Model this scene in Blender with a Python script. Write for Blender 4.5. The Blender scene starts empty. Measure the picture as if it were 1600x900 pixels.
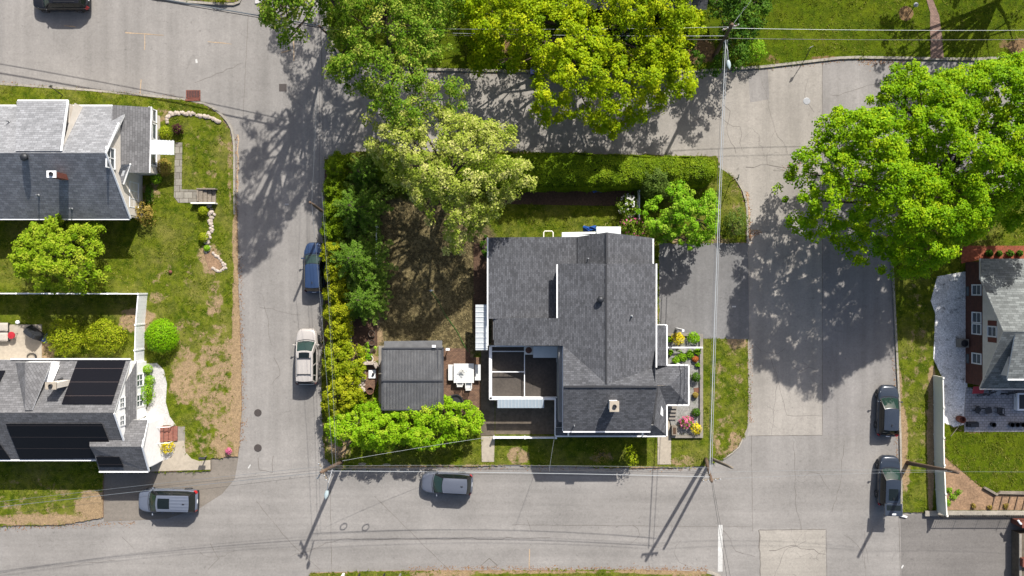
import bpy, math, random
import numpy as np
from mathutils import Vector, Matrix

random.seed(7)
RNG = np.random.default_rng(11)
SC = bpy.context.scene
COL = SC.collection
S, H = 0.055, 72.0            # metres per photo pixel on the road, camera height
LZ = 0.13                     # lawn level above the road


def P(x, y, h=0.0):
    k = S * (1 - h / H)
    return ((x - 800) * k, (450 - y) * k)


def P3(x, y, h=0.0):
    a, b = P(x, y, h)
    return (a, b, h)


# ------------------------------------------------------------------ materials
def lin(c):
    c = c / 255.0
    return c / 12.92 if c <= 0.04045 else ((c + 0.055) / 1.055) ** 2.4


GAIN = 2.1


def A(r, g, b, k=1.0):
    """base colour of a surface that reads as this sRGB value in full sun"""
    return tuple(min(0.85, lin(v) / GAIN * k) for v in (r, g, b)) + (1.0,)


def new_mat(name):
    m = bpy.data.materials.new(name)
    m.use_nodes = True
    nt = m.node_tree
    b = nt.nodes['Principled BSDF']
    return m, nt, b


def N(nt, kind, **kw):
    n = nt.nodes.new(kind)
    for k, v in kw.items():
        if k in n.inputs:
            n.inputs[k].default_value = v
        else:
            setattr(n, k, v)
    return n


def L(nt, a, b):
    nt.links.new(a, b)


def mixc(nt, fac, a, b, mode='MIX'):
    n = nt.nodes.new('ShaderNodeMix')
    n.data_type = 'RGBA'
    n.blend_type = mode
    for sock, v in ((n.inputs[0], fac), (n.inputs[6], a), (n.inputs[7], b)):
        if hasattr(v, 'is_output'):
            nt.links.new(v, sock)
        else:
            sock.default_value = v
    return n.outputs[2]


def ramp(nt, src, lo, hi, a=0.0, b=1.0):
    n = nt.nodes.new('ShaderNodeMapRange')
    n.inputs[1].default_value = lo
    n.inputs[2].default_value = hi
    n.inputs[3].default_value = a
    n.inputs[4].default_value = b
    nt.links.new(src, n.inputs[0])
    return n.outputs[0]


def pos(nt):
    return nt.nodes.new('ShaderNodeNewGeometry').outputs['Position']


def noise(nt, vec, scale, detail=3.0, rough=0.55):
    n = N(nt, 'ShaderNodeTexNoise', Scale=scale, Detail=detail, Roughness=rough)
    L(nt, vec, n.inputs['Vector'])
    return n.outputs['Fac']


def bump(nt, b, h, strength, dist=0.02):
    n = N(nt, 'ShaderNodeBump', Strength=strength, Distance=dist)
    L(nt, h, n.inputs['Height'])
    L(nt, n.outputs[0], b.inputs['Normal'])


def mottled(name, col, rough=0.85, big=(0.35, 0.18), small=(9.0, 0.2), grain=(60.0, 0.12), bumps=0.25,
            spec=0.3, metallic=0.0, stain=None):
    m, nt, b = new_mat(name)
    p = pos(nt)
    c = None
    base = col
    for sc, am in (big, small, grain):
        if am <= 0:
            continue
        f = noise(nt, p, sc)
        lo = tuple(v * (1 - am) for v in col[:3]) + (1,)
        fac = ramp(nt, f, 0.3, 0.7, 1 - am, 1 + am)
        mx = nt.nodes.new('ShaderNodeVectorMath')
        mx.operation = 'SCALE'
        if c is None:
            mx.inputs[0].default_value = col[:3]
        else:
            L(nt, c, mx.inputs[0])
        L(nt, fac, mx.inputs['Scale'])
        c = mx.outputs[0]
    if stain:
        scol, ssc, lo, hi = stain
        f = ramp(nt, noise(nt, p, ssc, 5, 0.65), lo, hi)
        c = mixc(nt, f, c, scol)
    if c is not None:
        L(nt, c, b.inputs['Base Color'])
    else:
        b.inputs['Base Color'].default_value = col
    b.inputs['Roughness'].default_value = rough
    b.inputs['Specular IOR Level'].default_value = spec
    b.inputs['Metallic'].default_value = metallic
    if bumps:
        bump(nt, b, noise(nt, p, 25.0, 4), bumps)
    return m


def asphalt(name, col, crack=0.0, light=0.0):
    """old asphalt: aggregate grain, broad patches, worn lanes, tar-dark blots, hairline cracks"""
    m, nt, b = new_mat(name)
    p = pos(nt)
    g = noise(nt, p, 5.5, 6, 0.85)
    s = noise(nt, p, 2.2, 6, 0.65)
    w = noise(nt, p, 0.16, 4, 0.6)
    f = ramp(nt, g, 0.3, 0.7, 0.82, 1.18)
    f2 = ramp(nt, s, 0.3, 0.7, 0.93, 1.07)
    f3 = ramp(nt, w, 0.3, 0.7, 0.85, 1.13)
    mu = N(nt, 'ShaderNodeMath', operation='MULTIPLY')
    L(nt, f, mu.inputs[0]); L(nt, f2, mu.inputs[1])
    mu2 = N(nt, 'ShaderNodeMath', operation='MULTIPLY')
    L(nt, mu.outputs[0], mu2.inputs[0]); L(nt, f3, mu2.inputs[1])
    v = N(nt, 'ShaderNodeVectorMath', operation='SCALE')
    v.inputs[0].default_value = col[:3]
    L(nt, mu2.outputs[0], v.inputs['Scale'])
    c = v.outputs[0]
    # worn wheel tracks: long streaks along each street
    sx = N(nt, 'ShaderNodeSeparateXYZ'); L(nt, p, sx.inputs[0])
    st = []
    for q in ((0.035, 0.9, 0), (0.9, 0.035, 0)):
        vm0 = N(nt, 'ShaderNodeVectorMath', operation='MULTIPLY'); L(nt, p, vm0.inputs[0]); vm0.inputs[1].default_value = q
        st.append(noise(nt, vm0.outputs[0], 1.0, 4, 0.6))
    sel = ramp(nt, sx.outputs['Y'], -16.5, -14.0)
    mf = N(nt, 'ShaderNodeMix'); L(nt, sel, mf.inputs[0]); L(nt, st[0], mf.inputs[2]); L(nt, st[1], mf.inputs[3])
    v2 = N(nt, 'ShaderNodeVectorMath', operation='SCALE'); L(nt, c, v2.inputs[0]); L(nt, ramp(nt, mf.outputs[0], 0.3, 0.7, 0.86, 1.11), v2.inputs['Scale'])
    c = v2.outputs[0]
    blot = ramp(nt, noise(nt, p, 0.55, 5, 0.7), 0.58, 0.74, 0, 0.42)
    c = mixc(nt, blot, c, tuple(x * 0.6 for x in col[:3]) + (1,))
    drip = ramp(nt, noise(nt, p, 2.6, 2, 0.5), 0.66, 0.76, 0, 0.4)
    c = mixc(nt, drip, c, tuple(x * 0.45 for x in col[:3]) + (1,))
    if crack > 0:
        wv = N(nt, 'ShaderNodeTexNoise', Scale=0.9, Detail=5.0)
        L(nt, p, wv.inputs['Vector'])
        vm = N(nt, 'ShaderNodeVectorMath', operation='MULTIPLY_ADD')
        L(nt, wv.outputs['Color'], vm.inputs[0])
        vm.inputs[1].default_value = (1.6, 1.6, 0)
        L(nt, p, vm.inputs[2])
        vo = N(nt, 'ShaderNodeTexVoronoi', Scale=0.42, feature='DISTANCE_TO_EDGE')
        L(nt, vm.outputs[0], vo.inputs['Vector'])
        line = ramp(nt, vo.outputs['Distance'], 0.002, 0.011, 1, 0)
        area = ramp(nt, noise(nt, p, 0.22, 2), 0.5, 0.62, 0, crack)
        mm = N(nt, 'ShaderNodeMath', operation='MULTIPLY')
        L(nt, line, mm.inputs[0]); L(nt, area, mm.inputs[1])
        c = mixc(nt, mm.outputs[0], c, tuple(x * 0.55 for x in col[:3]) + (1,))
    L(nt, c, b.inputs['Base Color'])
    b.inputs['Roughness'].default_value = 0.93
    b.inputs['Specular IOR Level'].default_value = 0.2
    bump(nt, b, g, 0.3, 0.01)
    return m


def lawn_mat(name, dark, mid, light, soil, dry):
    m, nt, b = new_mat(name)
    p = pos(nt)
    big = noise(nt, p, 0.35, 4, 0.6)
    med = noise(nt, p, 1.7, 5, 0.7)
    fine = noise(nt, p, 14.0, 4, 0.75)
    c = mixc(nt, ramp(nt, med, 0.40, 0.58), dark, mid)
    c = mixc(nt, ramp(nt, big, 0.45, 0.70, 0, 0.5), c, light)
    c = mixc(nt, ramp(nt, noise(nt, p, 4.5, 3, 0.8), 0.60, 0.70, 0, 0.6), c, tuple(min(0.6, v * 1.25) for v in light[:3]) + (1,))
    a2 = N(nt, 'ShaderNodeAttribute', attribute_name='dry')
    s2 = N(nt, 'ShaderNodeMath', operation='ADD')
    L(nt, a2.outputs['Fac'], s2.inputs[0])
    L(nt, ramp(nt, med, 0.2, 0.8, -0.35, 0.35), s2.inputs[1])
    dcol = mixc(nt, ramp(nt, noise(nt, p, 3.3, 5, 0.7), 0.46, 0.64), tuple(x * 0.33 for x in dry[:3]) + (1,), dry)
    c = mixc(nt, ramp(nt, s2.outputs[0], 0.4, 0.65), c, dcol)
    a1 = N(nt, 'ShaderNodeAttribute', attribute_name='dirt')
    s1 = N(nt, 'ShaderNodeMath', operation='ADD')
    L(nt, a1.outputs['Fac'], s1.inputs[0])
    L(nt, ramp(nt, noise(nt, p, 1.1, 6, 0.72), 0.2, 0.8, -0.55, 0.55), s1.inputs[1])
    so = mixc(nt, ramp(nt, noise(nt, p, 5.0, 5, 0.7), 0.35, 0.7), tuple(x * 0.62 for x in soil[:3]) + (1,), soil)
    c = mixc(nt, ramp(nt, s1.outputs[0], 0.42, 0.62), c, so)
    v = N(nt, 'ShaderNodeVectorMath', operation='SCALE')
    L(nt, c, v.inputs[0]); L(nt, ramp(nt, fine, 0.3, 0.7, 0.62, 1.38), v.inputs['Scale'])
    L(nt, v.outputs[0], b.inputs['Base Color'])
    b.inputs['Roughness'].default_value = 0.95
    b.inputs['Specular IOR Level'].default_value = 0.1
    bump(nt, b, fine, 0.9, 0.06)
    return m


def shingle_mat(name, col, var=0.35, row=0.16, width=0.42, streak=0.12):
    m, nt, b = new_mat(name)
    uv = nt.nodes.new('ShaderNodeUVMap')
    br = N(nt, 'ShaderNodeTexBrick', Scale=1.0, offset=0.37, offset_frequency=2)
    br.inputs['Brick Width'].default_value = width
    br.inputs['Row Height'].default_value = row
    br.inputs['Mortar Size'].default_value = 0.012
    br.inputs['Mortar Smooth'].default_value = 0.3
    br.inputs['Color1'].default_value = (0, 0, 0, 1)
    br.inputs['Color2'].default_value = (1, 1, 1, 1)
    br.inputs['Mortar'].default_value = (0, 0, 0, 1)
    L(nt, uv.outputs[0], br.inputs['Vector'])
    sep = N(nt, 'ShaderNodeSeparateColor')
    L(nt, br.outputs['Color'], sep.inputs[0])
    f = ramp(nt, sep.outputs[0], 0, 1, 1 - var, 1 + var * 1.1)
    p = pos(nt)
    f2 = ramp(nt, noise(nt, p, 0.5, 5, 0.7), 0.3, 0.7, 1 - streak, 1 + streak)
    f3 = ramp(nt, noise(nt, p, 12.0, 4, 0.8), 0.3, 0.7, 0.85, 1.15)
    # rain streaks running down the slope
    vs = N(nt, 'ShaderNodeVectorMath', operation='MULTIPLY'); L(nt, uv.outputs[0], vs.inputs[0]); vs.inputs[1].default_value = (1.6, 0.16, 1)
    f4 = ramp(nt, noise(nt, vs.outputs[0], 1.0, 4, 0.65), 0.3, 0.7, 0.91, 1.08)
    a0 = N(nt, 'ShaderNodeMath', operation='MULTIPLY'); L(nt, f, a0.inputs[0]); L(nt, f4, a0.inputs[1]); f = a0.outputs[0]
    a = N(nt, 'ShaderNodeMath', operation='MULTIPLY'); L(nt, f, a.inputs[0]); L(nt, f2, a.inputs[1])
    c = N(nt, 'ShaderNodeMath', operation='MULTIPLY'); L(nt, a.outputs[0], c.inputs[0]); L(nt, f3, c.inputs[1])
    v = N(nt, 'ShaderNodeVectorMath', operation='SCALE')
    v.inputs[0].default_value = col[:3]
    L(nt, c.outputs[0], v.inputs['Scale'])
    cc = mixc(nt, br.outputs['Fac'], v.outputs[0], tuple(x * 0.45 for x in col[:3]) + (1,))
    L(nt, cc, b.inputs['Base Color'])
    b.inputs['Roughness'].default_value = 0.9
    b.inputs['Specular IOR Level'].default_value = 0.25
    bump(nt, b, sep.outputs[0], 0.4, 0.02)
    return m


def brick_mat(name, c1, c2, mortar, w=0.3, h=0.1, use_uv=True, ms=0.01, rough=0.9):
    m, nt, b = new_mat(name)
    br = N(nt, 'ShaderNodeTexBrick', Scale=1.0)
    br.inputs['Brick Width'].default_value = w
    br.inputs['Row Height'].default_value = h
    br.inputs['Mortar Size'].default_value = ms
    br.inputs['Color1'].default_value = c1
    br.inputs['Color2'].default_value = c2
    br.inputs['Mortar'].default_value = mortar
    p = pos(nt)
    if use_uv:
        L(nt, nt.nodes.new('ShaderNodeUVMap').outputs[0], br.inputs['Vector'])
    else:
        L(nt, p, br.inputs['Vector'])
    f = ramp(nt, noise(nt, p, 3.0, 5, 0.7), 0.3, 0.7, 0.75, 1.25)
    v = N(nt, 'ShaderNodeVectorMath', operation='SCALE')
    L(nt, br.outputs['Color'], v.inputs[0]); L(nt, f, v.inputs['Scale'])
    L(nt, v.outputs[0], b.inputs['Base Color'])
    b.inputs['Roughness'].default_value = rough
    bump(nt, b, br.outputs['Fac'], -0.4, 0.01)
    return m


def plain(name, col, rough=0.5, spec=0.4, metallic=0.0, coat=0.0, wear=0.08):
    m, nt, b = new_mat(name)
    p = pos(nt)
    f = ramp(nt, noise(nt, p, 3.0, 5, 0.7), 0.3, 0.7, 1 - wear, 1 + wear)
    v = N(nt, 'ShaderNodeVectorMath', operation='SCALE')
    v.inputs[0].default_value = col[:3]
    L(nt, f, v.inputs['Scale'])
    L(nt, v.outputs[0], b.inputs['Base Color'])
    b.inputs['Roughness'].default_value = rough
    b.inputs['Specular IOR Level'].default_value = spec
    b.inputs['Metallic'].default_value = metallic
    b.inputs['Coat Weight'].default_value = coat
    b.inputs['Coat Roughness'].default_value = 0.06
    return m


def leaf_mat(name, c_dark, c_mid, c_light, trans=0.35, rough=0.6, k=1.42):
    c_dark, c_mid, c_light = [tuple(min(0.7, v * k) for v in c[:3]) + (1,) for c in (c_dark, c_mid, c_light)]
    m, nt, b = new_mat(name)
    a = N(nt, 'ShaderNodeAttribute', attribute_name='tint')
    cr = nt.nodes.new('ShaderNodeValToRGB')
    e = cr.color_ramp.elements
    e[0].position = 0.0; e[0].color = c_dark
    e[1].position = 1.0; e[1].color = c_light
    k = e.new(0.5); k.color = c_mid
    L(nt, a.outputs['Fac'], cr.inputs[0])
    L(nt, cr.outputs[0], b.inputs['Base Color'])
    b.inputs['Roughness'].default_value = rough
    b.inputs['Specular IOR Level'].default_value = 0.1
    t = nt.nodes.new('ShaderNodeBsdfTranslucent')
    L(nt, cr.outputs[0], t.inputs['Color'])
    mx = nt.nodes.new('ShaderNodeMixShader')
    mx.inputs[0].default_value = trans
    L(nt, b.outputs[0], mx.inputs[1]); L(nt, t.outputs[0], mx.inputs[2])
    L(nt, mx.outputs[0], nt.nodes['Material Output'].inputs['Surface'])
    return m


def glass_mat(name, col, rough=0.05):
    m, nt, b = new_mat(name)
    b.inputs['Base Color'].default_value = col
    b.inputs['Roughness'].default_value = rough
    b.inputs['Specular IOR Level'].default_value = 0.45
    return m


M = {}
M['road'] = asphalt('asphalt', A(170, 165, 159), 0.35)
M['road_pale'] = asphalt('asphalt_old_pale', A(185, 178, 168), 0.6)
M['road_dark'] = asphalt('asphalt_newer', A(169, 164, 159), 0.25)
M['road_patch'] = asphalt('asphalt_patch', A(184, 177, 166), 0.8)
M['drive'] = asphalt('driveway_asphalt', A(146, 144, 142), 0.15)
M['drive_tan'] = asphalt('driveway_dusty', A(150, 141, 130), 0.2)
M['drive_dark'] = asphalt('driveway_dark', A(142, 137, 132), 0.2)
M['crack'] = plain('tar', A(134, 127, 120), 0.9, 0.2)
M['paint'] = mottled('road_paint_white', A(232, 230, 224), 0.7, small=(6, 0.12))
M['paint_orange'] = mottled('road_paint_orange', A(204, 178, 146), 0.8, small=(6, 0.2))
M['kerb'] = mottled('kerb_concrete', A(186, 178, 164), 0.9, big=(0.6, 0.15), small=(5, 0.18))
M['concrete'] = mottled('concrete', A(205, 192, 172), 0.9, big=(0.5, 0.08), small=(4, 0.1))
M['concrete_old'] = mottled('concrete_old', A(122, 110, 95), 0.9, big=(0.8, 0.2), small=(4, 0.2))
M['concrete_grey'] = mottled('concrete_grey', A(168, 160, 148), 0.9, big=(0.8, 0.15), small=(4, 0.15))
M['lawn'] = lawn_mat('lawn_turf', A(74, 96, 8), A(122, 134, 30), A(168, 156, 88), A(206, 176, 136), A(170, 153, 108))
M['lawn_lush'] = lawn_mat('lawn_turf_lush', A(70, 92, 4), A(100, 120, 8), A(126, 134, 24), A(170, 138, 100), A(120, 92, 52))
M['soil'] = mottled('soil', A(170, 138, 108), 0.95, big=(0.8, 0.2), small=(6, 0.3), grain=(30, 0.25), bumps=0.6)
M['mulch'] = mottled('mulch', A(104, 80, 62), 0.95, big=(0.8, 0.2), small=(6, 0.35), grain=(30, 0.4), bumps=0.8)
M['mulch_red'] = mottled('mulch_red', A(164, 92, 66), 0.95, big=(0.8, 0.2), small=(6, 0.3), grain=(30, 0.3), bumps=0.8)
M['gravel_white'] = mottled('gravel_white', (0.60, 0.59, 0.58, 1), 0.9, big=(0.8, 0.12), small=(9, 0.25), grain=(22, 0.45), bumps=0.8,
                            stain=(A(120, 118, 114), 2.5, 0.55, 0.75))
M['gravel_pale'] = mottled('gravel_pale', A(226, 222, 218), 0.9, big=(0.8, 0.1), small=(6, 0.12), grain=(22, 0.25), bumps=0.6)
M['gravel_grey'] = mottled('gravel_grey', A(170, 168, 162), 0.9, big=(0.8, 0.12), small=(9, 0.25), grain=(22, 0.4), bumps=0.8,
                           stain=(A(90, 110, 50), 1.8, 0.56, 0.7))
M['stone'] = mottled('stone_pale', A(214, 198, 182), 0.9, big=(1.5, 0.2), small=(6, 0.2), bumps=0.5)
M['flagstone'] = brick_mat('flagstone', A(176, 170, 156), A(150, 144, 132), A(112, 104, 90), 0.75, 0.55, False, 0.025)
M['pavers_red'] = brick_mat('pavers_red', A(150, 114, 88), A(122, 90, 70), A(90, 72, 58), 0.22, 0.11, False, 0.01)
M['pavers_grey'] = brick_mat('pavers_grey', A(214, 211, 212), A(188, 186, 190), A(130, 128, 128), 0.32, 0.22, False, 0.015)
M['path_brick'] = brick_mat('path_brick', A(176, 142, 124), A(146, 116, 102), A(110, 92, 80), 0.24, 0.12, False, 0.012)
M['brick_steps'] = brick_mat('brick_steps', A(178, 112, 92), A(156, 92, 76), A(150, 120, 106), 0.24, 0.12, False, 0.01)
M['roof_main'] = shingle_mat('shingles_charcoal', A(108, 109, 113), 0.28, 0.15, 0.30, 0.14)
M['roof_light'] = shingle_mat('shingles_grey', A(166, 167, 170), 0.2, 0.2, 0.4, 0.12)
M['roof_mid'] = shingle_mat('shingles_mid_grey', A(132, 131, 132), 0.2, 0.2, 0.4, 0.12)
M['roof_east'] = shingle_mat('shingles_weathered', A(138, 142, 140), 0.3, 0.2, 0.45)
M['white'] = plain('white_trim', (0.66, 0.66, 0.65, 1), 0.5, wear=0.03)
M['vinyl'] = plain('white_vinyl', (0.72, 0.72, 0.72, 1), 0.4, wear=0.03)
M['fence_beige'] = plain('beige_vinyl', (0.68, 0.65, 0.56, 1), 0.5, wear=0.05)
M['wall_cream'] = mottled('siding_cream', (0.58, 0.53, 0.46, 1), 0.8, big=(0.5, 0.05), small=(4, 0.06), grain=(30, 0.04))
M['wall_white'] = mottled('siding_white', (0.78, 0.77, 0.75, 1), 0.8, big=(0.5, 0.04), small=(4, 0.05), grain=(30, 0.03))
M['wall_grey'] = mottled('siding_grey', A(160, 160, 160), 0.8, big=(0.5, 0.05), small=(4, 0.06), grain=(30, 0.04))
M['brick'] = brick_mat('brick_wall', A(120, 62, 46), A(92, 46, 36), A(110, 84, 72), 0.24, 0.08)
M['pane'] = glass_mat('window_glass', (0.06, 0.075, 0.085, 1), 0.03)
M['solar'] = None
M['garden_white'] = plain('garden_white', (0.52, 0.52, 0.50, 1), 0.5, wear=0.08)
M['awning'] = plain('awning_white', (0.42, 0.44, 0.44, 1), 0.5, wear=0.05)
M['awning_grey'] = plain('awning_grey', (0.30, 0.35, 0.38, 1), 0.5, wear=0.05)
M['membrane'] = mottled('roof_membrane', A(98, 90, 82), 0.85, big=(0.8, 0.12), small=(5, 0.18))
M['black'] = plain('black_plastic', (0.015, 0.015, 0.017, 1), 0.5)
M['dark_metal'] = plain('dark_metal', A(66, 68, 72), 0.5, metallic=0.3)
M['galv'] = plain('galvanised_metal', A(190, 192, 194), 0.45, metallic=0.4)
M['wood_pole'] = mottled('weathered_pole', A(128, 106, 88), 0.9, big=(0.8, 0.15), small=(8, 0.25))
M['wood_old'] = mottled('weathered_timber', A(160, 148, 132), 0.9, small=(8, 0.25))
M['bark'] = mottled('bark', A(104, 90, 76), 0.95, big=(1.5, 0.2), small=(9, 0.35), bumps=0.8)
M['red'] = plain('red_plastic', A(205, 50, 60), 0.45)
M['blue'] = plain('blue_tarp', A(30, 90, 180), 0.5)
M['navy'] = plain('navy_plastic', A(28, 44, 100), 0.5)
M['pink'] = plain('pink_plastic', A(225, 130, 140), 0.5)
M['cushion'] = plain('pale_cushion', A(214, 204, 190), 0.9)
M['terracotta'] = plain('terracotta', A(140, 96, 76), 0.85)
M['wire'] = plain('wire_black', (0.02, 0.02, 0.022, 1), 0.5)
M['wire_pale'] = plain('wire_aluminium', A(150, 156, 160), 0.4, metallic=0.3)
M['wire_light'] = plain('wire_light', A(200, 204, 206), 0.5)
M['rib'] = plain('rib_metal', A(92, 93, 96), 0.5, metallic=0.2)
M['hose'] = plain('green_hose', A(70, 120, 40), 0.5)
M['rust'] = mottled('rusty_iron', A(140, 84, 70), 0.8, small=(9, 0.3))
M['iron'] = plain('cast_iron', A(96, 88, 84), 0.7, metallic=0.3)
M['tire'] = plain('tyre_rubber', (0.018, 0.018, 0.019, 1), 0.8)
M['rim'] = plain('alloy_rim', A(180, 182, 186), 0.3, metallic=0.8)
M['carglass'] = glass_mat('car_glass', (0.006, 0.009, 0.009, 1), 0.02)
M['screen'] = glass_mat('windscreen_glass', (0.012, 0.028, 0.022, 1), 0.03)
M['lamp_clear'] = glass_mat('headlamp', (0.55, 0.57, 0.6, 1), 0.08)
M['lamp_red'] = glass_mat('tail_lamp', (0.35, 0.01, 0.015, 1), 0.1)
M['lens'] = plain('street_lamp_lens', A(205, 222, 224), 0.25)


def solar():
    m, nt, b = new_mat('solar_cells')
    uv = nt.nodes.new('ShaderNodeUVMap')
    br = N(nt, 'ShaderNodeTexBrick', Scale=1.0, offset=0.0)
    br.inputs['Brick Width'].default_value = 30.0
    br.inputs['Row Height'].default_value = 1.25
    br.inputs['Mortar Size'].default_value = 0.012
    br.inputs['Color1'].default_value = (0.006, 0.006, 0.008, 1)
    br.inputs['Color2'].default_value = (0.007, 0.007, 0.009, 1)
    br.inputs['Mortar'].default_value = (0.085, 0.065, 0.06, 1)
    L(nt, uv.outputs[0], br.inputs['Vector'])
    L(nt, br.outputs['Color'], b.inputs['Base Color'])
    b.inputs['Roughness'].default_value = 0.3
    b.inputs['Specular IOR Level'].default_value = 0.08
    return m


M['solar'] = solar()


def poly_roof():
    m, nt, b = new_mat('tinted_polycarbonate')
    p = pos(nt)
    f = ramp(nt, noise(nt, p, 1.1, 5, 0.7), 0.3, 0.7, 0.7, 1.25)
    v = N(nt, 'ShaderNodeVectorMath', operation='SCALE')
    v.inputs[0].default_value = A(134, 134, 134)[:3]
    L(nt, f, v.inputs['Scale'])
    L(nt, v.outputs[0], b.inputs['Base Color'])
    b.inputs['Roughness'].default_value = 0.35
    t = nt.nodes.new('ShaderNodeBsdfTransparent')
    t.inputs[0].default_value = (0.75, 0.77, 0.8, 1)
    mx = nt.nodes.new('ShaderNodeMixShader')
    mx.inputs[0].default_value = 0.28
    L(nt, b.outputs[0], mx.inputs[1]); L(nt, t.outputs[0], mx.inputs[2])
    L(nt, mx.outputs[0], nt.nodes['Material Output'].inputs['Surface'])
    return m


M['polyroof'] = poly_roof()

LF = {}
LF['maple'] = leaf_mat('leaves_maple', A(88, 136, 2), A(134, 178, 6), A(186, 206, 26), 0.3)
LF['yellow'] = leaf_mat('leaves_yellow_maple', A(112, 146, 2), A(156, 182, 4), A(206, 210, 26), 0.3)
LF['green'] = leaf_mat('leaves_green', A(80, 120, 14), A(116, 152, 30), A(198, 200, 90), 0.3)
LF['olive'] = leaf_mat('leaves_olive', A(118, 146, 30), A(168, 182, 66), A(228, 224, 140), 0.3)
LF['bright'] = leaf_mat('leaves_bright', A(96, 152, 14), A(136, 186, 30), A(184, 208, 70), 0.3)
LF['lawn_tree'] = leaf_mat('leaves_lawn_tree', A(104, 140, 14), A(146, 176, 28), A(190, 198, 62), 0.3)
LF['locust'] = leaf_mat('leaves_locust', A(104, 154, 8), A(146, 190, 22), A(194, 212, 60), 0.3)
LF['hedge'] = leaf_mat('leaves_arborvitae', A(78, 104, 4), A(110, 138, 10), A(150, 168, 30), 0.2)
LF['thuja'] = leaf_mat('leaves_thuja', A(104, 124, 8), A(150, 160, 18), A(192, 188, 40), 0.2)
LF['conifer'] = leaf_mat('needles', A(64, 100, 12), A(100, 136, 34), A(158, 176, 82), 0.2)
LF['dark'] = leaf_mat('leaves_dark', A(44, 78, 10), A(66, 104, 18), A(108, 140, 36), 0.2)
LF['box'] = leaf_mat('leaves_boxwood', A(86, 140, 2), A(124, 176, 6), A(160, 200, 24), 0.15)
LF['shrub'] = leaf_mat('leaves_shrub', A(104, 130, 8), A(146, 162, 20), A(194, 192, 52), 0.2)
LF['gold'] = leaf_mat('leaves_gold', A(200, 178, 10), A(236, 214, 20), A(250, 236, 70), 0.2)
LF['dome'] = leaf_mat('leaves_grey_green', A(62, 86, 22), A(92, 118, 40), A(134, 150, 70), 0.2)
LF['purple'] = leaf_mat('leaves_purple', A(50, 26, 34), A(72, 36, 44), A(96, 52, 56), 0.1)
LF['bronze'] = leaf_mat('leaves_bronze', A(116, 104, 40), A(158, 138, 62), A(190, 162, 90), 0.2)
LF['pinkf'] = leaf_mat('petals_pink', A(200, 70, 120), A(234, 120, 160), A(244, 170, 190), 0.2)
LF['whitef'] = leaf_mat('petals_white', A(210, 210, 200), A(236, 234, 228), A(248, 248, 245), 0.2)
LF['rust'] = leaf_mat('leaves_rust', A(140, 70, 30), A(180, 100, 50), A(200, 130, 70), 0.2)


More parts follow.
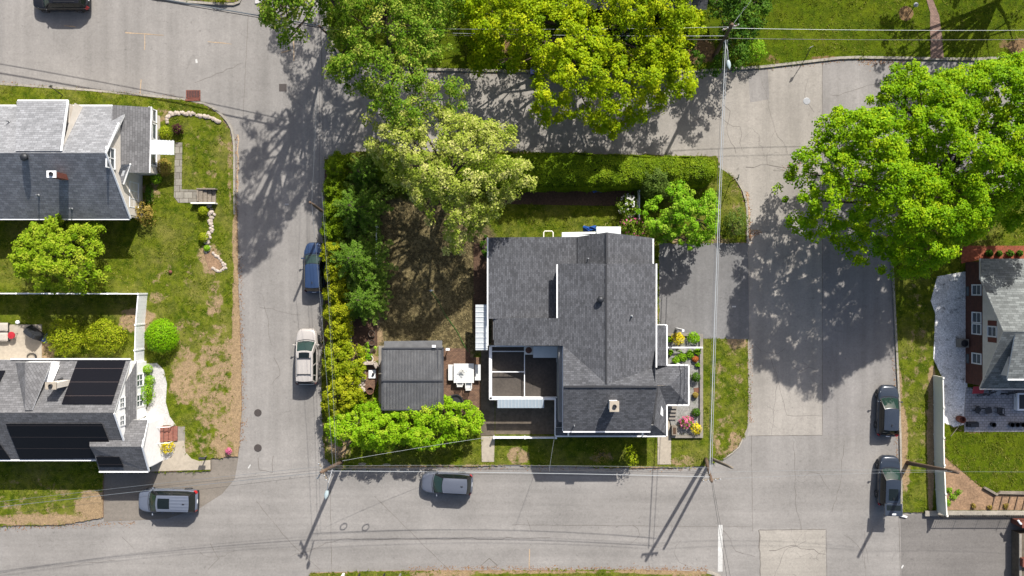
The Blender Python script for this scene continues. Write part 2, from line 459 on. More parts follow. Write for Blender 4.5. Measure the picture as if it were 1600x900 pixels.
# ------------------------------------------------------------------ mesh tools
class MB:
    def __init__(s):
        s.v, s.f, s.m, s.uv = [], [], [], []

    def face(s, pts, m=0, uv=None):
        i = len(s.v)
        s.v += [tuple(p) for p in pts]
        s.f.append(tuple(range(i, i + len(pts))))
        s.m.append(m)
        s.uv.append(uv)

    def box(s, x0, x1, y0, y1, z0, z1, m=0, rot=0.0, c=None):
        if x0 > x1: x0, x1 = x1, x0
        if y0 > y1: y0, y1 = y1, y0
        pts = [(x0, y0), (x1, y0), (x1, y1), (x0, y1)]
        if rot:
            cx, cy = c or ((x0 + x1) / 2, (y0 + y1) / 2)
            cs, sn = math.cos(rot), math.sin(rot)
            pts = [(cx + (x - cx) * cs - (y - cy) * sn, cy + (x - cx) * sn + (y - cy) * cs) for x, y in pts]
        s.prism(pts, z0, z1, m)

    def prism(s, pts, z0, z1, m=0, ms=None, cap=True):
        """2-D outline (counter-clockwise or not) from z0 to z1"""
        a = sum(pts[i][0] * pts[(i + 1) % len(pts)][1] - pts[(i + 1) % len(pts)][0] * pts[i][1] for i in range(len(pts)))
        if a < 0:
            pts = pts[::-1]
        n = len(pts)
        ms = m if ms is None else ms
        if cap:
            s.face([(x, y, z1) for x, y in pts], m, [(x, y) for x, y in pts])
            s.face([(x, y, z0) for x, y in pts[::-1]], m, [(x, y) for x, y in pts[::-1]])
        d = 0
        for i in range(n):
            a, b = pts[i], pts[(i + 1) % n]
            l = math.hypot(b[0] - a[0], b[1] - a[1])
            s.face([(a[0], a[1], z0), (b[0], b[1], z0), (b[0], b[1], z1), (a[0], a[1], z1)], ms,
                   [(d, z0), (d + l, z0), (d + l, z1), (d, z1)])
            d += l

    def slab(s, pts, t=0.14, m=0, ms=1):
        """sloping roof plane with thickness; uv follow the courses"""
        V = [Vector(p) for p in pts]
        n = Vector((0, 0, 0))
        for i in range(len(V)):
            n += V[i].cross(V[(i + 1) % len(V)])
        if n.z < 0:
            V = V[::-1]; n = -n
        n.normalize()
        u = Vector((0, 0, 1)).cross(n)
        u = u.normalized() if u.length > 1e-3 else Vector((1, 0, 0))
        w = n.cross(u)
        s.face(V, m, [(p.dot(u), p.dot(w)) for p in V])
        B = [p - Vector((0, 0, t)) for p in V]
        s.face(B[::-1], ms, [(0, 0)] * len(V))
        for i in range(len(V)):
            j = (i + 1) % len(V)
            s.face([B[i], B[j], V[j], V[i]], ms, [(0, 0)] * 4)

    def beam(s, a, b, w, h, m=0):
        a, b = Vector(a), Vector(b)
        d = (b - a).normalized()
        r = d.cross(Vector((0, 0, 1)))
        r = r.normalized() if r.length > 1e-4 else Vector((1, 0, 0))
        u = r.cross(d)
        q = [(-w / 2, -h / 2), (w / 2, -h / 2), (w / 2, h / 2), (-w / 2, h / 2)]
        A_ = [a + r * x + u * y for x, y in q]
        B_ = [b + r * x + u * y for x, y in q]
        s.face(A_[::-1], m); s.face(B_, m)
        for i in range(4):
            j = (i + 1) % 4
            s.face([A_[i], A_[j], B_[j], B_[i]], m)

    def tube(s, path, rad, n=8, m=0, cap=True):
        path = [Vector(p) for p in path]
        if not hasattr(rad, '__len__'):
            rad = [rad] * len(path)
        rings = []
        for i, p in enumerate(path):
            d = (path[min(i + 1, len(path) - 1)] - path[max(i - 1, 0)]).normalized()
            ref = Vector((0, 0, 1)) if abs(d.z) < 0.9 else Vector((1, 0, 0))
            r = d.cross(ref).normalized(); u = r.cross(d)
            rings.append([p + (r * math.cos(2 * math.pi * k / n) + u * math.sin(2 * math.pi * k / n)) * rad[i] for k in range(n)])
        base = len(s.v)
        for r in rings:
            s.v += [tuple(q) for q in r]
        for i in range(len(rings) - 1):
            for k in range(n):
                a = base + i * n + k; b = base + i * n + (k + 1) % n
                s.f.append((a, b, b + n, a + n)); s.m.append(m); s.uv.append(None)
        if cap:
            s.f.append(tuple(base + k for k in range(n))[::-1]); s.m.append(m); s.uv.append(None)
            e = base + (len(rings) - 1) * n
            s.f.append(tuple(e + k for k in range(n))); s.m.append(m); s.uv.append(None)

    def lathe(s, c, prof, n=20, m=0, axis='z', sx=1.0, sy=1.0):
        base = len(s.v)
        for r, z in prof:
            for k in range(n):
                t = 2 * math.pi * k / n
                a, b = r * math.cos(t) * sx, r * math.sin(t) * sy
                if axis == 'z': s.v.append((c[0] + a, c[1] + b, c[2] + z))
                elif axis == 'y': s.v.append((c[0] + a, c[1] + z, c[2] + b))
                else: s.v.append((c[0] + z, c[1] + a, c[2] + b))
        for i in range(len(prof) - 1):
            for k in range(n):
                a = base + i * n + k; b = base + i * n + (k + 1) % n
                s.f.append((a, b, b + n, a + n)); s.m.append(m); s.uv.append(None)
        s.f.append(tuple(base + k for k in range(n))[::-1]); s.m.append(m); s.uv.append(None)
        e = base + (len(prof) - 1) * n
        s.f.append(tuple(e + k for k in range(n))); s.m.append(m); s.uv.append(None)

    def grid(s, fn, nu, nv, m=0):
        base = len(s.v)
        for i in range(nu + 1):
            for j in range(nv + 1):
                s.v.append(tuple(fn(i / nu, j / nv)))
        for i in range(nu):
            for j in range(nv):
                a = base + i * (nv + 1) + j
                s.f.append((a, a + nv + 1, a + nv + 2, a + 1)); s.m.append(m); s.uv.append(None)

    def rock(s, c, r, m=0, seed=0, flat=0.6):
        rn = random.Random(seed)
        base = len(s.v)
        rings = [(-0.6, 0.75), (0.0, 1.0), (0.55, 0.8), (0.95, 0.3)]
        n = 7
        for z, q in rings:
            for k in range(n):
                t = 2 * math.pi * k / n
                j = q * r * rn.uniform(0.8, 1.15)
                s.v.append((c[0] + j * math.cos(t), c[1] + j * math.sin(t), c[2] + z * r * flat))
        for i in range(3):
            for k in range(n):
                a = base + i * n + k; b = base + i * n + (k + 1) % n
                s.f.append((a, b, b + n, a + n)); s.m.append(m); s.uv.append(None)
        e = base + 3 * n
        s.f.append(tuple(e + k for k in range(n))); s.m.append(m); s.uv.append(None)


ORI = {}


def link_mesh(name, mb, mats, origin=(0, 0, 0), smooth=False):
    me = bpy.data.meshes.new(name)
    o = origin
    me.from_pydata([(x - o[0], y - o[1], z - o[2]) for x, y, z in mb.v], [], mb.f)
    if not isinstance(mats, (list, tuple)):
        mats = [mats]
    for m in mats:
        me.materials.append(m)
    me.polygons.foreach_set('material_index', [min(i, len(mats) - 1) for i in mb.m])
    if any(u is not None for u in mb.uv):
        uvl = me.uv_layers.new(name='UVMap')
        flat = []
        for f, u in zip(mb.f, mb.uv):
            for k in range(len(f)):
                flat += list(u[k]) if u is not None else [0.0, 0.0]
        uvl.data.foreach_set('uv', flat)
    if smooth:
        me.polygons.foreach_set('use_smooth', [True] * len(me.polygons))
    me.update()
    ob = bpy.data.objects.new(name, me)
    COL.objects.link(ob)
    return ob


def tag(o, label=None, cat=None, group=None, kind=None):
    if label: o['label'] = label
    if cat: o['category'] = cat
    if group: o['group'] = group
    if kind: o['kind'] = kind
    return o


def thing(name, label, cat, loc, rot=0.0, group=None):
    o = bpy.data.objects.new(name, None)
    o.empty_display_size = 0.3
    COL.objects.link(o)
    o.location = loc
    o.rotation_euler = (0, 0, rot)
    ORI[o.name] = (0, 0, 0) if rot else tuple(loc)
    return tag(o, label, cat, group)


def part(name, mb, mats, parent, label=None, smooth=False):
    og = ORI[parent.name]
    o = link_mesh(name, mb, mats, og, smooth)
    o.parent = parent
    ORI[o.name] = og
    if label: o['label'] = label
    return o


def single(name, mb, mats, label, cat, group=None, kind=None, smooth=False):
    a = np.array(mb.v)
    org = ((a[:, 0].min() + a[:, 0].max()) / 2, (a[:, 1].min() + a[:, 1].max()) / 2, a[:, 2].min())
    o = link_mesh(name, mb, mats, org, smooth)
    o.location = org
    ORI[o.name] = org
    return tag(o, label, cat, group, kind)


def struct(name, mb, mats):
    return tag(link_mesh(name, mb, mats), kind='structure')


PADS = []


def sheet(name, pix, z, mat):
    mb = MB()
    pts = [P(x, y) for x, y in pix]
    if z > 0.1: PADS.append(pts)
    a = sum(pts[i][0] * pts[(i + 1) % len(pts)][1] - pts[(i + 1) % len(pts)][0] * pts[i][1] for i in range(len(pts)))
    if a < 0: pts = pts[::-1]
    mb.face([(x, y, z) for x, y in pts], 0, pts)
    return struct(name, mb, mat)


def pad(name, pix, z0, z1, mat):
    mb = MB()
    pts = [P(x, y) for x, y in pix]
    if z1 > LZ: z1 += 0.016
    mb.prism(pts, z0, z1)
    PADS.append(pts)
    return struct(name, mb, mat)


def copy_tree(o, parent=None):
    c = o.copy()
    COL.objects.link(c)
    c.parent = parent
    for ch in list(o.children):
        copy_tree(ch, c)
    return c


# ------------------------------------------------------------------ 2-D helpers
def in_poly(px, py, poly):
    x0 = np.array([p[0] for p in poly]); y0 = np.array([p[1] for p in poly])
    x1 = np.roll(x0, -1); y1 = np.roll(y0, -1)
    c = np.zeros(len(px), int)
    for a, b, d, e in zip(x0, y0, x1, y1):
        cond = ((b > py) != (e > py))
        with np.errstate(divide='ignore', invalid='ignore'):
            xi = (d - a) * (py - b) / (e - b + 1e-12) + a
        c += (cond & (px < xi))
    return c % 2 == 1


def edge_dist(px, py, poly):
    d = np.full(len(px), 1e9)
    n = len(poly)
    for i in range(n):
        ax, ay = poly[i]; bx, by = poly[(i + 1) % n]
        vx, vy = bx - ax, by - ay
        t = np.clip(((px - ax) * vx + (py - ay) * vy) / (vx * vx + vy * vy + 1e-9), 0, 1)
        d = np.minimum(d, np.hypot(px - ax - t * vx, py - ay - t * vy))
    return d


def vnoise(x, y, scale, seed):
    r = np.random.default_rng(seed).random((128, 128))
    u, v = x / scale, y / scale
    i, j = np.floor(u).astype(int), np.floor(v).astype(int)
    f, g = u - i, v - j
    f = f * f * (3 - 2 * f); g = g * g * (3 - 2 * g)
    a = r[i % 128, j % 128]; b = r[(i + 1) % 128, j % 128]; c = r[i % 128, (j + 1) % 128]; d = r[(i + 1) % 128, (j + 1) % 128]
    return (a * (1 - f) + b * f) * (1 - g) + (c * (1 - f) + d * f) * g


def quads_mesh(name, V, F, mat, attrs, smooth=False):
    me = bpy.data.meshes.new(name)
    nv, nf, k = len(V), len(F), F.shape[1]
    me.vertices.add(nv)
    me.vertices.foreach_set('co', V.astype(np.float32).ravel())
    me.loops.add(nf * k)
    me.loops.foreach_set('vertex_index', F.astype(np.int32).ravel())
    me.polygons.add(nf)
    me.polygons.foreach_set('loop_start', np.arange(0, nf * k, k, dtype=np.int32))
    me.polygons.foreach_set('loop_total', np.full(nf, k, dtype=np.int32))
    for an, av in attrs.items():
        at = me.attributes.new(an, 'FLOAT', 'POINT')
        at.data.foreach_set('value', av.astype(np.float32))
    me.materials.append(mat)
    me.update(calc_edges=True)
    ob = bpy.data.objects.new(name, me)
    COL.objects.link(ob)
    return ob


# ------------------------------------------------------------------ lawns
GRASS = []      # (x, y, z, dry) for tufts


def lawn(pix, dirt=(), dry=(), mat='lawn', holes=(), cell=0.14, tuft=30, z=LZ):
    poly = [P(x, y) for x, y in pix]
    base = MB()
    base.prism(poly, -0.02, z - 0.012)
    struct('soil', base, M['soil'])
    xs = [p[0] for p in poly]; ys = [p[1] for p in poly]
    x0, x1, y0, y1 = max(min(xs), -62), min(max(xs), 62), max(min(ys), -50), min(max(ys), 60)
    nx, ny = int((x1 - x0) / cell) + 1, int((y1 - y0) / cell) + 1
    gx, gy = np.meshgrid(x0 + np.arange(nx + 1) * cell, y0 + np.arange(ny + 1) * cell, indexing='ij')
    gx = gx + RNG.uniform(-0.045, 0.045, gx.shape); gy = gy + RNG.uniform(-0.045, 0.045, gy.shape)
    cx = (gx[:-1, :-1] + gx[1:, 1:]) / 2; cy = (gy[:-1, :-1] + gy[1:, 1:]) / 2
    ok = in_poly(cx.ravel(), cy.ravel(), poly)
    for h in holes:
        hp = [P(x, y) for x, y in h]
        ok &= ~in_poly(cx.ravel(), cy.ravel(), hp)
    ok = ok.reshape(cx.shape)
    I, J = np.nonzero(ok)
    idx = np.arange((nx + 1) * (ny + 1)).reshape(nx + 1, ny + 1)
    F = np.stack([idx[I, J], idx[I + 1, J], idx[I + 1, J + 1], idx[I, J + 1]], 1)
    used, inv = np.unique(F.ravel(), return_inverse=True)
    VX, VY = gx.ravel()[used], gy.ravel()[used]

    def weight(lst):
        w = np.zeros(len(VX))
        for (ax, ay, rx, ry, q) in lst:
            a, b = P(ax, ay)
            d = ((VX - a) / (rx * S)) ** 2 + ((VY - b) / (ry * S)) ** 2
            w = np.maximum(w, q * np.clip(1.35 - 0.85 * d, 0, 1))
        return w
    wd, wy = weight(dirt), weight(dry)
    VZ = z + RNG.uniform(-0.012, 0.018, len(VX))
    ob = quads_mesh('lawn', np.stack([VX, VY, VZ], 1), inv.reshape(-1, 4), M[mat], {'dirt': wd, 'dry': wy})
    tag(ob, kind='structure')
    fr = ob
    n = int(len(I) * cell * cell * tuft)
    k = RNG.integers(0, len(VX), n)
    keep = (RNG.random(n) > wd[k] * 1.1)
    if x0 < 50:
        GRASS.append(np.stack([VX[k], VY[k], np.full(n, z), np.clip(wy[k], 0, 1), np.full(n, 1.0 if mat == 'lawn_lush' else 0.0)], 1)[keep])
    return fr


def build_grass():
    B = np.concatenate(GRASS)
    for q in PADS:
        B = B[~in_poly(B[:, 0], B[:, 1], q)]
    per = 3
    B = np.repeat(B, per, 0)
    n = len(B)
    x = B[:, 0] + RNG.normal(0, 0.06, n); y = B[:, 1] + RNG.normal(0, 0.06, n)
    a = RNG.uniform(0, 2 * np.pi, n)
    big = (vnoise(x + 500, y + 500, 0.5, 8) > 0.66)
    l = RNG.uniform(0.06, 0.15, n) * (1 + 0.8 * big); w = RNG.uniform(0.012, 0.03, n) * (1 + 0.5 * big); h = RNG.uniform(0.04, 0.11, n) * (1 + 0.7 * big)
    dx, dy = np.cos(a), np.sin(a)
    V = np.empty((n, 3, 3))
    V[:, 0] = np.stack([x - dy * w, y + dx * w, B[:, 2] - 0.01], 1)
    V[:, 1] = np.stack([x + dy * w, y - dx * w, B[:, 2] - 0.01], 1)
    V[:, 2] = np.stack([x + dx * l, y + dy * l, B[:, 2] + h], 1)
    t = np.clip(RNG.normal(0.35, 0.18, n) + 0.35 * (vnoise(x + 500, y + 500, 1.3, 5) - 0.4), 0, 1)
    F = np.arange(n * 3).reshape(-1, 3)
    for nm, sel, mt in (('grass', (B[:, 3] < 0.45), M['blade']), ('dry_grass', (B[:, 3] >= 0.45), M['blade_dry'])):
        k = np.nonzero(sel)[0]
        Vs = V[k].reshape(-1, 3)
        ob = quads_mesh(nm, Vs, np.arange(len(Vs)).reshape(-1, 3), mt, {'tint': np.repeat(t[k], 3)})
        tag(ob, 'short tufted grass covering the lawns' if nm == 'grass' else 'brown dry grass in the fenced back yard', 'grass', kind='stuff')


M['blade'] = leaf_mat('grass_blades', A(92, 118, 10), A(140, 150, 36), A(206, 194, 116), 0.25, k=1.0)
M['blade_dry'] = leaf_mat('grass_blades_dry', A(112, 104, 70), A(164, 150, 104), A(222, 200, 148), 0.2, k=1.0)


# ------------------------------------------------------------------ foliage
def leaf_quads(C, Nrm, size, rng, aspect=0.75):
    n = len(C)
    Nrm = Nrm / (np.linalg.norm(Nrm, axis=1, keepdims=True) + 1e-9)
    r = rng.normal(size=(n, 3))
    u = np.cross(Nrm, r); u /= (np.linalg.norm(u, axis=1, keepdims=True) + 1e-9)
    w = np.cross(Nrm, u)
    s = (size * rng.uniform(0.6, 1.3, n))[:, None]
    V = np.empty((n, 4, 3))
    V[:, 0] = C - u * s * 0.5
    V[:, 1] = C - w * s * 0.5 * aspect - Nrm * s * 0.12
    V[:, 2] = C + u * s * 0.5
    V[:, 3] = C + w * s * 0.5 * aspect - Nrm * s * 0.12
    return V


def leaves_obj(name, V, tint, mat, parent):
    og = ORI[parent.name]
    n = len(V)
    ob = quads_mesh(name, V.reshape(-1, 3) - np.array(og), np.arange(n * 4).reshape(-1, 4), mat, {'tint': np.repeat(np.clip(tint, 0, 1), 4)})
    ob.parent = parent
    ORI[ob.name] = og
    return ob


def crown_clumps(poly, zlow, ztop, R, area_per, rng, seed, lobe=2.2, gap=0.0, low=0.35, lobe_scale=3.0):
    xs = [p[0] for p in poly]; ys = [p[1] for p in poly]
    area = abs(sum(poly[i][0] * poly[(i + 1) % len(poly)][1] - poly[(i + 1) % len(poly)][0] * poly[i][1] for i in range(len(poly)))) / 2
    n = int(area / area_per)
    bb = (max(xs) - min(xs)) * (max(ys) - min(ys))
    m = int(n * bb / area * 1.1)
    x = rng.uniform(min(xs), max(xs), m); y = rng.uniform(min(ys), max(ys), m)
    k = in_poly(x, y, poly)
    x, y = x[k], y[k]
    g = vnoise(x + 300, y + 300, lobe_scale * 0.62, seed + 1)
    k = g > gap
    x, y, g = x[k], y[k], g[k]
    d = edge_dist(x, y, poly)
    dome = np.sqrt(np.clip(1 - (1 - np.minimum(d / R, 1)) ** 2, 0, 1))
    lb = vnoise(x + 300, y + 300, lobe_scale, seed) - 0.5 + 0.5 * (vnoise(x + 300, y + 300, lobe_scale * 0.45, seed + 7) - 0.5)
    pf = vnoise(x + 300, y + 300, lobe_scale * 0.28, seed + 11)
    top = zlow + (ztop - zlow) * dome + lb * lobe + (np.minimum(pf, 0.7) - 0.5) * lobe * 0.9
    t = rng.random(len(x))
    z = np.where(t > low, top - rng.uniform(0, 0.5, len(x)), zlow + (top - zlow) * rng.uniform(0.05, 0.85, len(x)))
    z = np.maximum(z, zlow - 0.8)
    keep = (pf > 0.24) | (rng.random(len(x)) < 0.2)
    return np.stack([x, y, z], 1)[keep]


def clump_leaves(C, cr, n_leaf, ls, rng, flat=0.8, up=0.45):
    n = len(C)
    r = cr * rng.uniform(0.55, 1.3, n)
    idx = np.repeat(np.arange(n), n_leaf)
    D = rng.normal(size=(len(idx), 3))
    D /= np.linalg.norm(D, axis=1, keepdims=True)
    D[:, 2] = np.where(D[:, 2] < -0.35, -D[:, 2], D[:, 2])
    q = rng.uniform(0.5, 1.08, len(idx))
    pos_ = C[idx] + D * (r[idx] * q)[:, None] * np.array([1, 1, flat])
    nr = D * 0.75 + rng.normal(size=D.shape) * 0.45 + np.array([0, 0, up])
    V = leaf_quads(pos_, nr, ls, rng)
    tint = (0.5 + rng.normal(0, 0.16, n))[idx] + rng.normal(0, 0.14, len(idx))
    return V, tint


def limb(mb, a, b, r0, r1, rng, bend=0.25, seg=6):
    a, b = np.array(a, float), np.array(b, float)
    d = np.linalg.norm(b - a)
    off = rng.normal(0, bend * d * 0.25, 3)
    pts = []
    for i in range(seg + 1):
        t = i / seg
        p = a + (b - a) * t + off * math.sin(math.pi * t) + np.array([0, 0, -0.06 * d * math.sin(math.pi * t)])
        pts.append(tuple(p))
    mb.tube(pts, [r0 + (r1 - r0) * i / seg for i in range(seg + 1)], 6)
    return pts


def tree(label, pix, hmid, zlow, ztop, R, leaf, base_px, seed, area_per=0.33, cr=0.55, n_leaf=55, ls=0.24, lobe=2.2, gap=0.0,
         low=0.35, trunk_r=0.3, n_limb=16, cat='tree', name='broadleaf_tree', extra=(), lobe_scale=3.0, up=0.75, group=None):
    rng = np.random.default_rng(seed)
    bx, by = P(*base_px)
    t = thing(name, label, cat, (bx, by, LZ), group=group)
    Cs = []
    for pl in [pix] + list(extra):
        poly = [P(x, y, hmid) for x, y in pl]
        Cs.append(crown_clumps(poly, zlow, ztop, R, area_per, rng, seed, lobe, gap, low, lobe_scale))
    C = np.concatenate(Cs)
    V, tint = clump_leaves(C, cr, n_leaf, ls, rng, up=up)
    leaves_obj('crown', V, tint, LF[leaf], t)
    mb = MB()
    cx, cy = C[:, 0].mean(), C[:, 1].mean()
    fork = (bx + (cx - bx) * 0.35, by + (cy - by) * 0.35, zlow * 0.75 + 0.3)
    mb.tube([(bx, by, LZ - 0.1), (bx, by, LZ + 0.25), (bx + (fork[0] - bx) * 0.5, by + (fork[1] - by) * 0.5, fork[2] * 0.55), fork],
            [trunk_r * 1.5, trunk_r, trunk_r * 0.85, trunk_r * 0.75], 10)
    ends = C[rng.integers(0, len(C), n_limb)]
    for e in ends:
        pts = limb(mb, fork, e - np.array([0, 0, 0.25]), trunk_r * 0.5, 0.035, rng)
        for q in range(2):
            near = C[np.argsort(((C - np.array(pts[4])) ** 2).sum(1))[rng.integers(min(5, len(C) - 1), min(60, len(C)))]]
            limb(mb, pts[3 + q], near, 0.06, 0.02, rng, seg=4)
    part('trunk', mb, M['bark'], t, smooth=True)
    return t


def ball_shrub(label, px, py, r_px, h, leaf, seed, ry_px=None, n=None, ls=0.1, rough=0.08, cat='shrub', name='shrub', flowers=None, nfl=60, group=None, z0=LZ, fls=0.14):
    rng = np.random.default_rng(seed)
    x, y = P(px, py, h * 0.5)
    rx = r_px * S; ry = (ry_px or r_px) * S
    t = thing(name, label, cat, (x, y, z0), group=group)
    if n is None:
        n = int(max(500, min(6000, 3.2 * rx * ry * 3.14 * 2 / (ls * ls))))
    D = rng.normal(size=(n, 3)); D /= np.linalg.norm(D, axis=1, keepdims=True)
    D[:, 2] = np.where(D[:, 2] < -0.3, -D[:, 2], D[:, 2])
    q = rng.uniform(0.82, 1.04, n) * (1 + rough * 2.6 * (vnoise(D[:, 0] * 2.2 + 9, D[:, 1] * 2.2 + D[:, 2] * 1.7 + 9, 0.55, seed) - 0.5))
    zc = z0 + h * 0.42
    C = np.stack([x + D[:, 0] * rx * q, y + D[:, 1] * ry * q, np.maximum(zc + D[:, 2] * h * 0.56 * q, z0 + 0.03)], 1)
    V = leaf_quads(C, D * 0.9 + rng.normal(size=D.shape) * (0.3 + rough) + np.array([0, 0, 0.25]), ls, rng)
    tint = 0.5 + rng.normal(0, 0.2, n)
    leaves_obj('foliage', V, tint, LF[leaf], t)
    mb = MB()
    for k in range(5):
        a = rng.uniform(0, 6.28)
        mb.tube([(x, y, z0 - 0.05), (x + 0.4 * rx * math.cos(a), y + 0.4 * ry * math.sin(a), z0 + h * 0.35),
                 (x + 0.75 * rx * math.cos(a), y + 0.75 * ry * math.sin(a), z0 + h * 0.6)], [0.03, 0.02, 0.01], 5)
    part('stem', mb, M['bark'], t)
    if flowers:
        cl = rng.normal(size=(nfl, 3)); cl /= np.linalg.norm(cl, axis=1, keepdims=True); cl[:, 2] = np.abs(cl[:, 2])
        idx = np.repeat(np.arange(nfl), 7)
        Cf = np.stack([x + cl[idx, 0] * rx * 1.02, y + cl[idx, 1] * ry * 1.02, zc + cl[idx, 2] * h * 0.6], 1) + rng.normal(0, 0.05, (nfl * 7, 3))
        leaves_obj('blossom', leaf_quads(Cf, cl[idx] + rng.normal(size=(nfl * 7, 3)) * 0.4, fls, rng), 0.5 + rng.normal(0, 0.2, nfl * 7), LF[flowers], t)
    return t


def conifer(label, px, py, r_px, h, seed, leaf='conifer'):
    rng = np.random.default_rng(seed)
    x, y = P(px, py, h * 0.45)
    R = r_px * S
    t = thing('conifer', label, 'tree', (x, y, LZ), group=None)
    mb = MB()
    mb.tube([(x, y, LZ - 0.1), (x, y, h)], [0.14, 0.02], 7)
    Cs, Ns = [], []
    nl = int(h / 0.38)
    for i in range(nl):
        z = 0.5 + (h - 0.7) * i / nl
        rad = R * (1 - (i / nl)) ** 0.75 + 0.12
        nb = int(5 + 6 * (1 - i / nl))
        a0 = rng.uniform(0, 6.28)
        for b in range(nb):
            a = a0 + 2 * math.pi * b / nb + rng.uniform(-0.25, 0.25)
            rr = rad * rng.uniform(0.7, 1.12)
            e = np.array([x + rr * math.cos(a), y + rr * math.sin(a), z + rr * 0.12])
            mb.tube([(x, y, z), tuple(e)], [0.03, 0.008], 4, cap=False)
            m = int(24 * rr / 0.5) + 8
            s = np.sqrt(rng.uniform(0.03, 1, m))
            side = rng.normal(0, 1, m) * 0.16 * rr * (1.15 - s)
            px_ = x + rr * s * math.cos(a) - math.sin(a) * side
            py_ = y + rr * s * math.sin(a) + math.cos(a) * side
            pz = z + rr * 0.12 * s + rng.normal(0, 0.04, m) - np.abs(side) * 0.3
            Cs.append(np.stack([px_, py_, pz], 1))
            Ns.append(np.stack([0.25 * math.cos(a) + rng.normal(0, .3, m), 0.25 * math.sin(a) + rng.normal(0, .3, m), np.ones(m)], 1))
    C, Nn = np.concatenate(Cs), np.concatenate(Ns)
    V = leaf_quads(C, Nn, 0.17, rng, 0.45)
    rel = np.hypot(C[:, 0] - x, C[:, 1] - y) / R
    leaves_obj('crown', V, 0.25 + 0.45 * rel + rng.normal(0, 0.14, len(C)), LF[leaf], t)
    part('trunk', mb, M['bark'], t)
    return t


def hedge_block(label, pix, z1, leaf, seed, per=260, ls=0.13, rough=0.22, name='hedge', cat='hedge', hproj=None, group=None, taper=0.12):
    """clipped hedge: leaves over the top and sides of an outline, dark twiggy core inside"""
    rng = np.random.default_rng(seed)
    hp = z1 if hproj is None else hproj
    poly = [P(x, y, hp) for x, y in pix]
    cx = sum(p[0] for p in poly) / len(poly); cy = sum(p[1] for p in poly) / len(poly)
    t = thing(name, label, cat, (cx, cy, LZ), group=group)
    xs = [p[0] for p in poly]; ys = [p[1] for p in poly]
    area = abs(sum(poly[i][0] * poly[(i + 1) % len(poly)][1] - poly[(i + 1) % len(poly)][0] * poly[i][1] for i in range(len(poly)))) / 2
    bb = (max(xs) - min(xs)) * (max(ys) - min(ys))
    m = int(area * per * bb / area)
    x = rng.uniform(min(xs), max(xs), m); y = rng.uniform(min(ys), max(ys), m)
    k = in_poly(x, y, poly); x, y = x[k], y[k]
    d = edge_dist(x, y, poly)
    nz = vnoise(x + 400, y + 400, 0.75, seed) + 0.5 * vnoise(x + 400, y + 400, 0.35, seed + 3)
    rim = np.clip(d / 1.15, 0, 1)
    z = z1 - 1.0 * (1 - np.sqrt(1 - (1 - rim) ** 2)) + (nz - 0.75) * rough * 2.4 - rng.uniform(0, 0.14, len(x))
    C = [np.stack([x, y, z], 1)]
    Nn = [np.stack([rng.normal(0, .4, len(x)), rng.normal(0, .4, len(x)), np.ones(len(x))], 1)]
    n = len(poly)
    for i in range(n):
        a, b = np.array(poly[i]), np.array(poly[(i + 1) % n])
        l = np.linalg.norm(b - a)
        q = int(l * (z1 - 0.2) * per * 0.8)
        if q < 1: continue
        s = rng.random(q); zz = rng.uniform(LZ, z1 - 0.7, q)
        nrm = np.array([b[1] - a[1], a[0] - b[0]]) / (l + 1e-9)
        mid = (a + b) / 2 + nrm * 0.05
        if in_poly(np.array([mid[0]]), np.array([mid[1]]), poly)[0]: nrm = -nrm
        xy = a + (b - a) * s[:, None]
        o = rough * (vnoise(s * l + 50, zz + 50, 0.6, seed + i + 9) - 0.6) + rng.normal(0, 0.04, q) + taper * (1 - zz / z1)
        xy = xy + nrm * o[:, None]
        C.append(np.stack([xy[:, 0], xy[:, 1], zz], 1))
        Nn.append(np.stack([nrm[0] + rng.normal(0, .4, q), nrm[1] + rng.normal(0, .4, q), 0.5 + rng.normal(0, .3, q)], 1))
    C, Nn = np.concatenate(C), np.concatenate(Nn)
    leaves_obj('foliage', leaf_quads(C, Nn, ls, rng), 0.5 + rng.normal(0, 0.2, len(C)) + 0.5 * (vnoise(C[:, 0] + 400, C[:, 1] + 400, 0.9, seed + 5) - 0.5), LF[leaf], t)
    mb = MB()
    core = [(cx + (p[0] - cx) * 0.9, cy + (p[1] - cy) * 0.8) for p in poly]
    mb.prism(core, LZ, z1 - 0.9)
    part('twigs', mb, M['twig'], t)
    return t


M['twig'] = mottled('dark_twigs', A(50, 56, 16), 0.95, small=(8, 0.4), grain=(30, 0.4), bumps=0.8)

# ------------------------------------------------------------------ world, sun, camera
SUN_EL = math.radians(42.0)
DX, DY = 0.38, 0.925          # horizontal direction towards the sun (picture right / picture up)
w = bpy.data.worlds.new('World'); SC.world = w; w.use_nodes = True
nt = w.node_tree
sky = nt.nodes.new('ShaderNodeTexSky')
sky.sky_type = 'NISHITA'; sky.sun_disc = False
sky.sun_elevation = SUN_EL
sky.sun_rotation = math.atan2(DX, DY)
sky.air_density = 0.9; sky.dust_density = 3.0; sky.ozone_density = 1.0
bg = nt.nodes['Background']
nt.links.new(sky.outputs[0], bg.inputs['Color'])
bg.inputs['Strength'].default_value = 0.10
sd = bpy.data.lights.new('sun', 'SUN'); sd.energy = 4.7; sd.angle = math.radians(0.55); sd.color = (1.0, 0.965, 0.91)
so = bpy.data.objects.new('sun', sd); COL.objects.link(so)
hl = math.hypot(DX, DY)
dirv = Vector((DX / hl * math.cos(SUN_EL), DY / hl * math.cos(SUN_EL), math.sin(SUN_EL)))
so.rotation_euler = dirv.to_track_quat('Z', 'Y').to_euler()
so.location = (20, 40, 60)
cam = bpy.data.cameras.new('camera'); co = bpy.data.objects.new('camera', cam); COL.objects.link(co)
co.location = (0, 0, H); co.rotation_euler = (0, 0, 0)
cam.sensor_width = 36; cam.lens = 18 * H / (800 * S)
cam.clip_start = 0.5; cam.clip_end = 2000
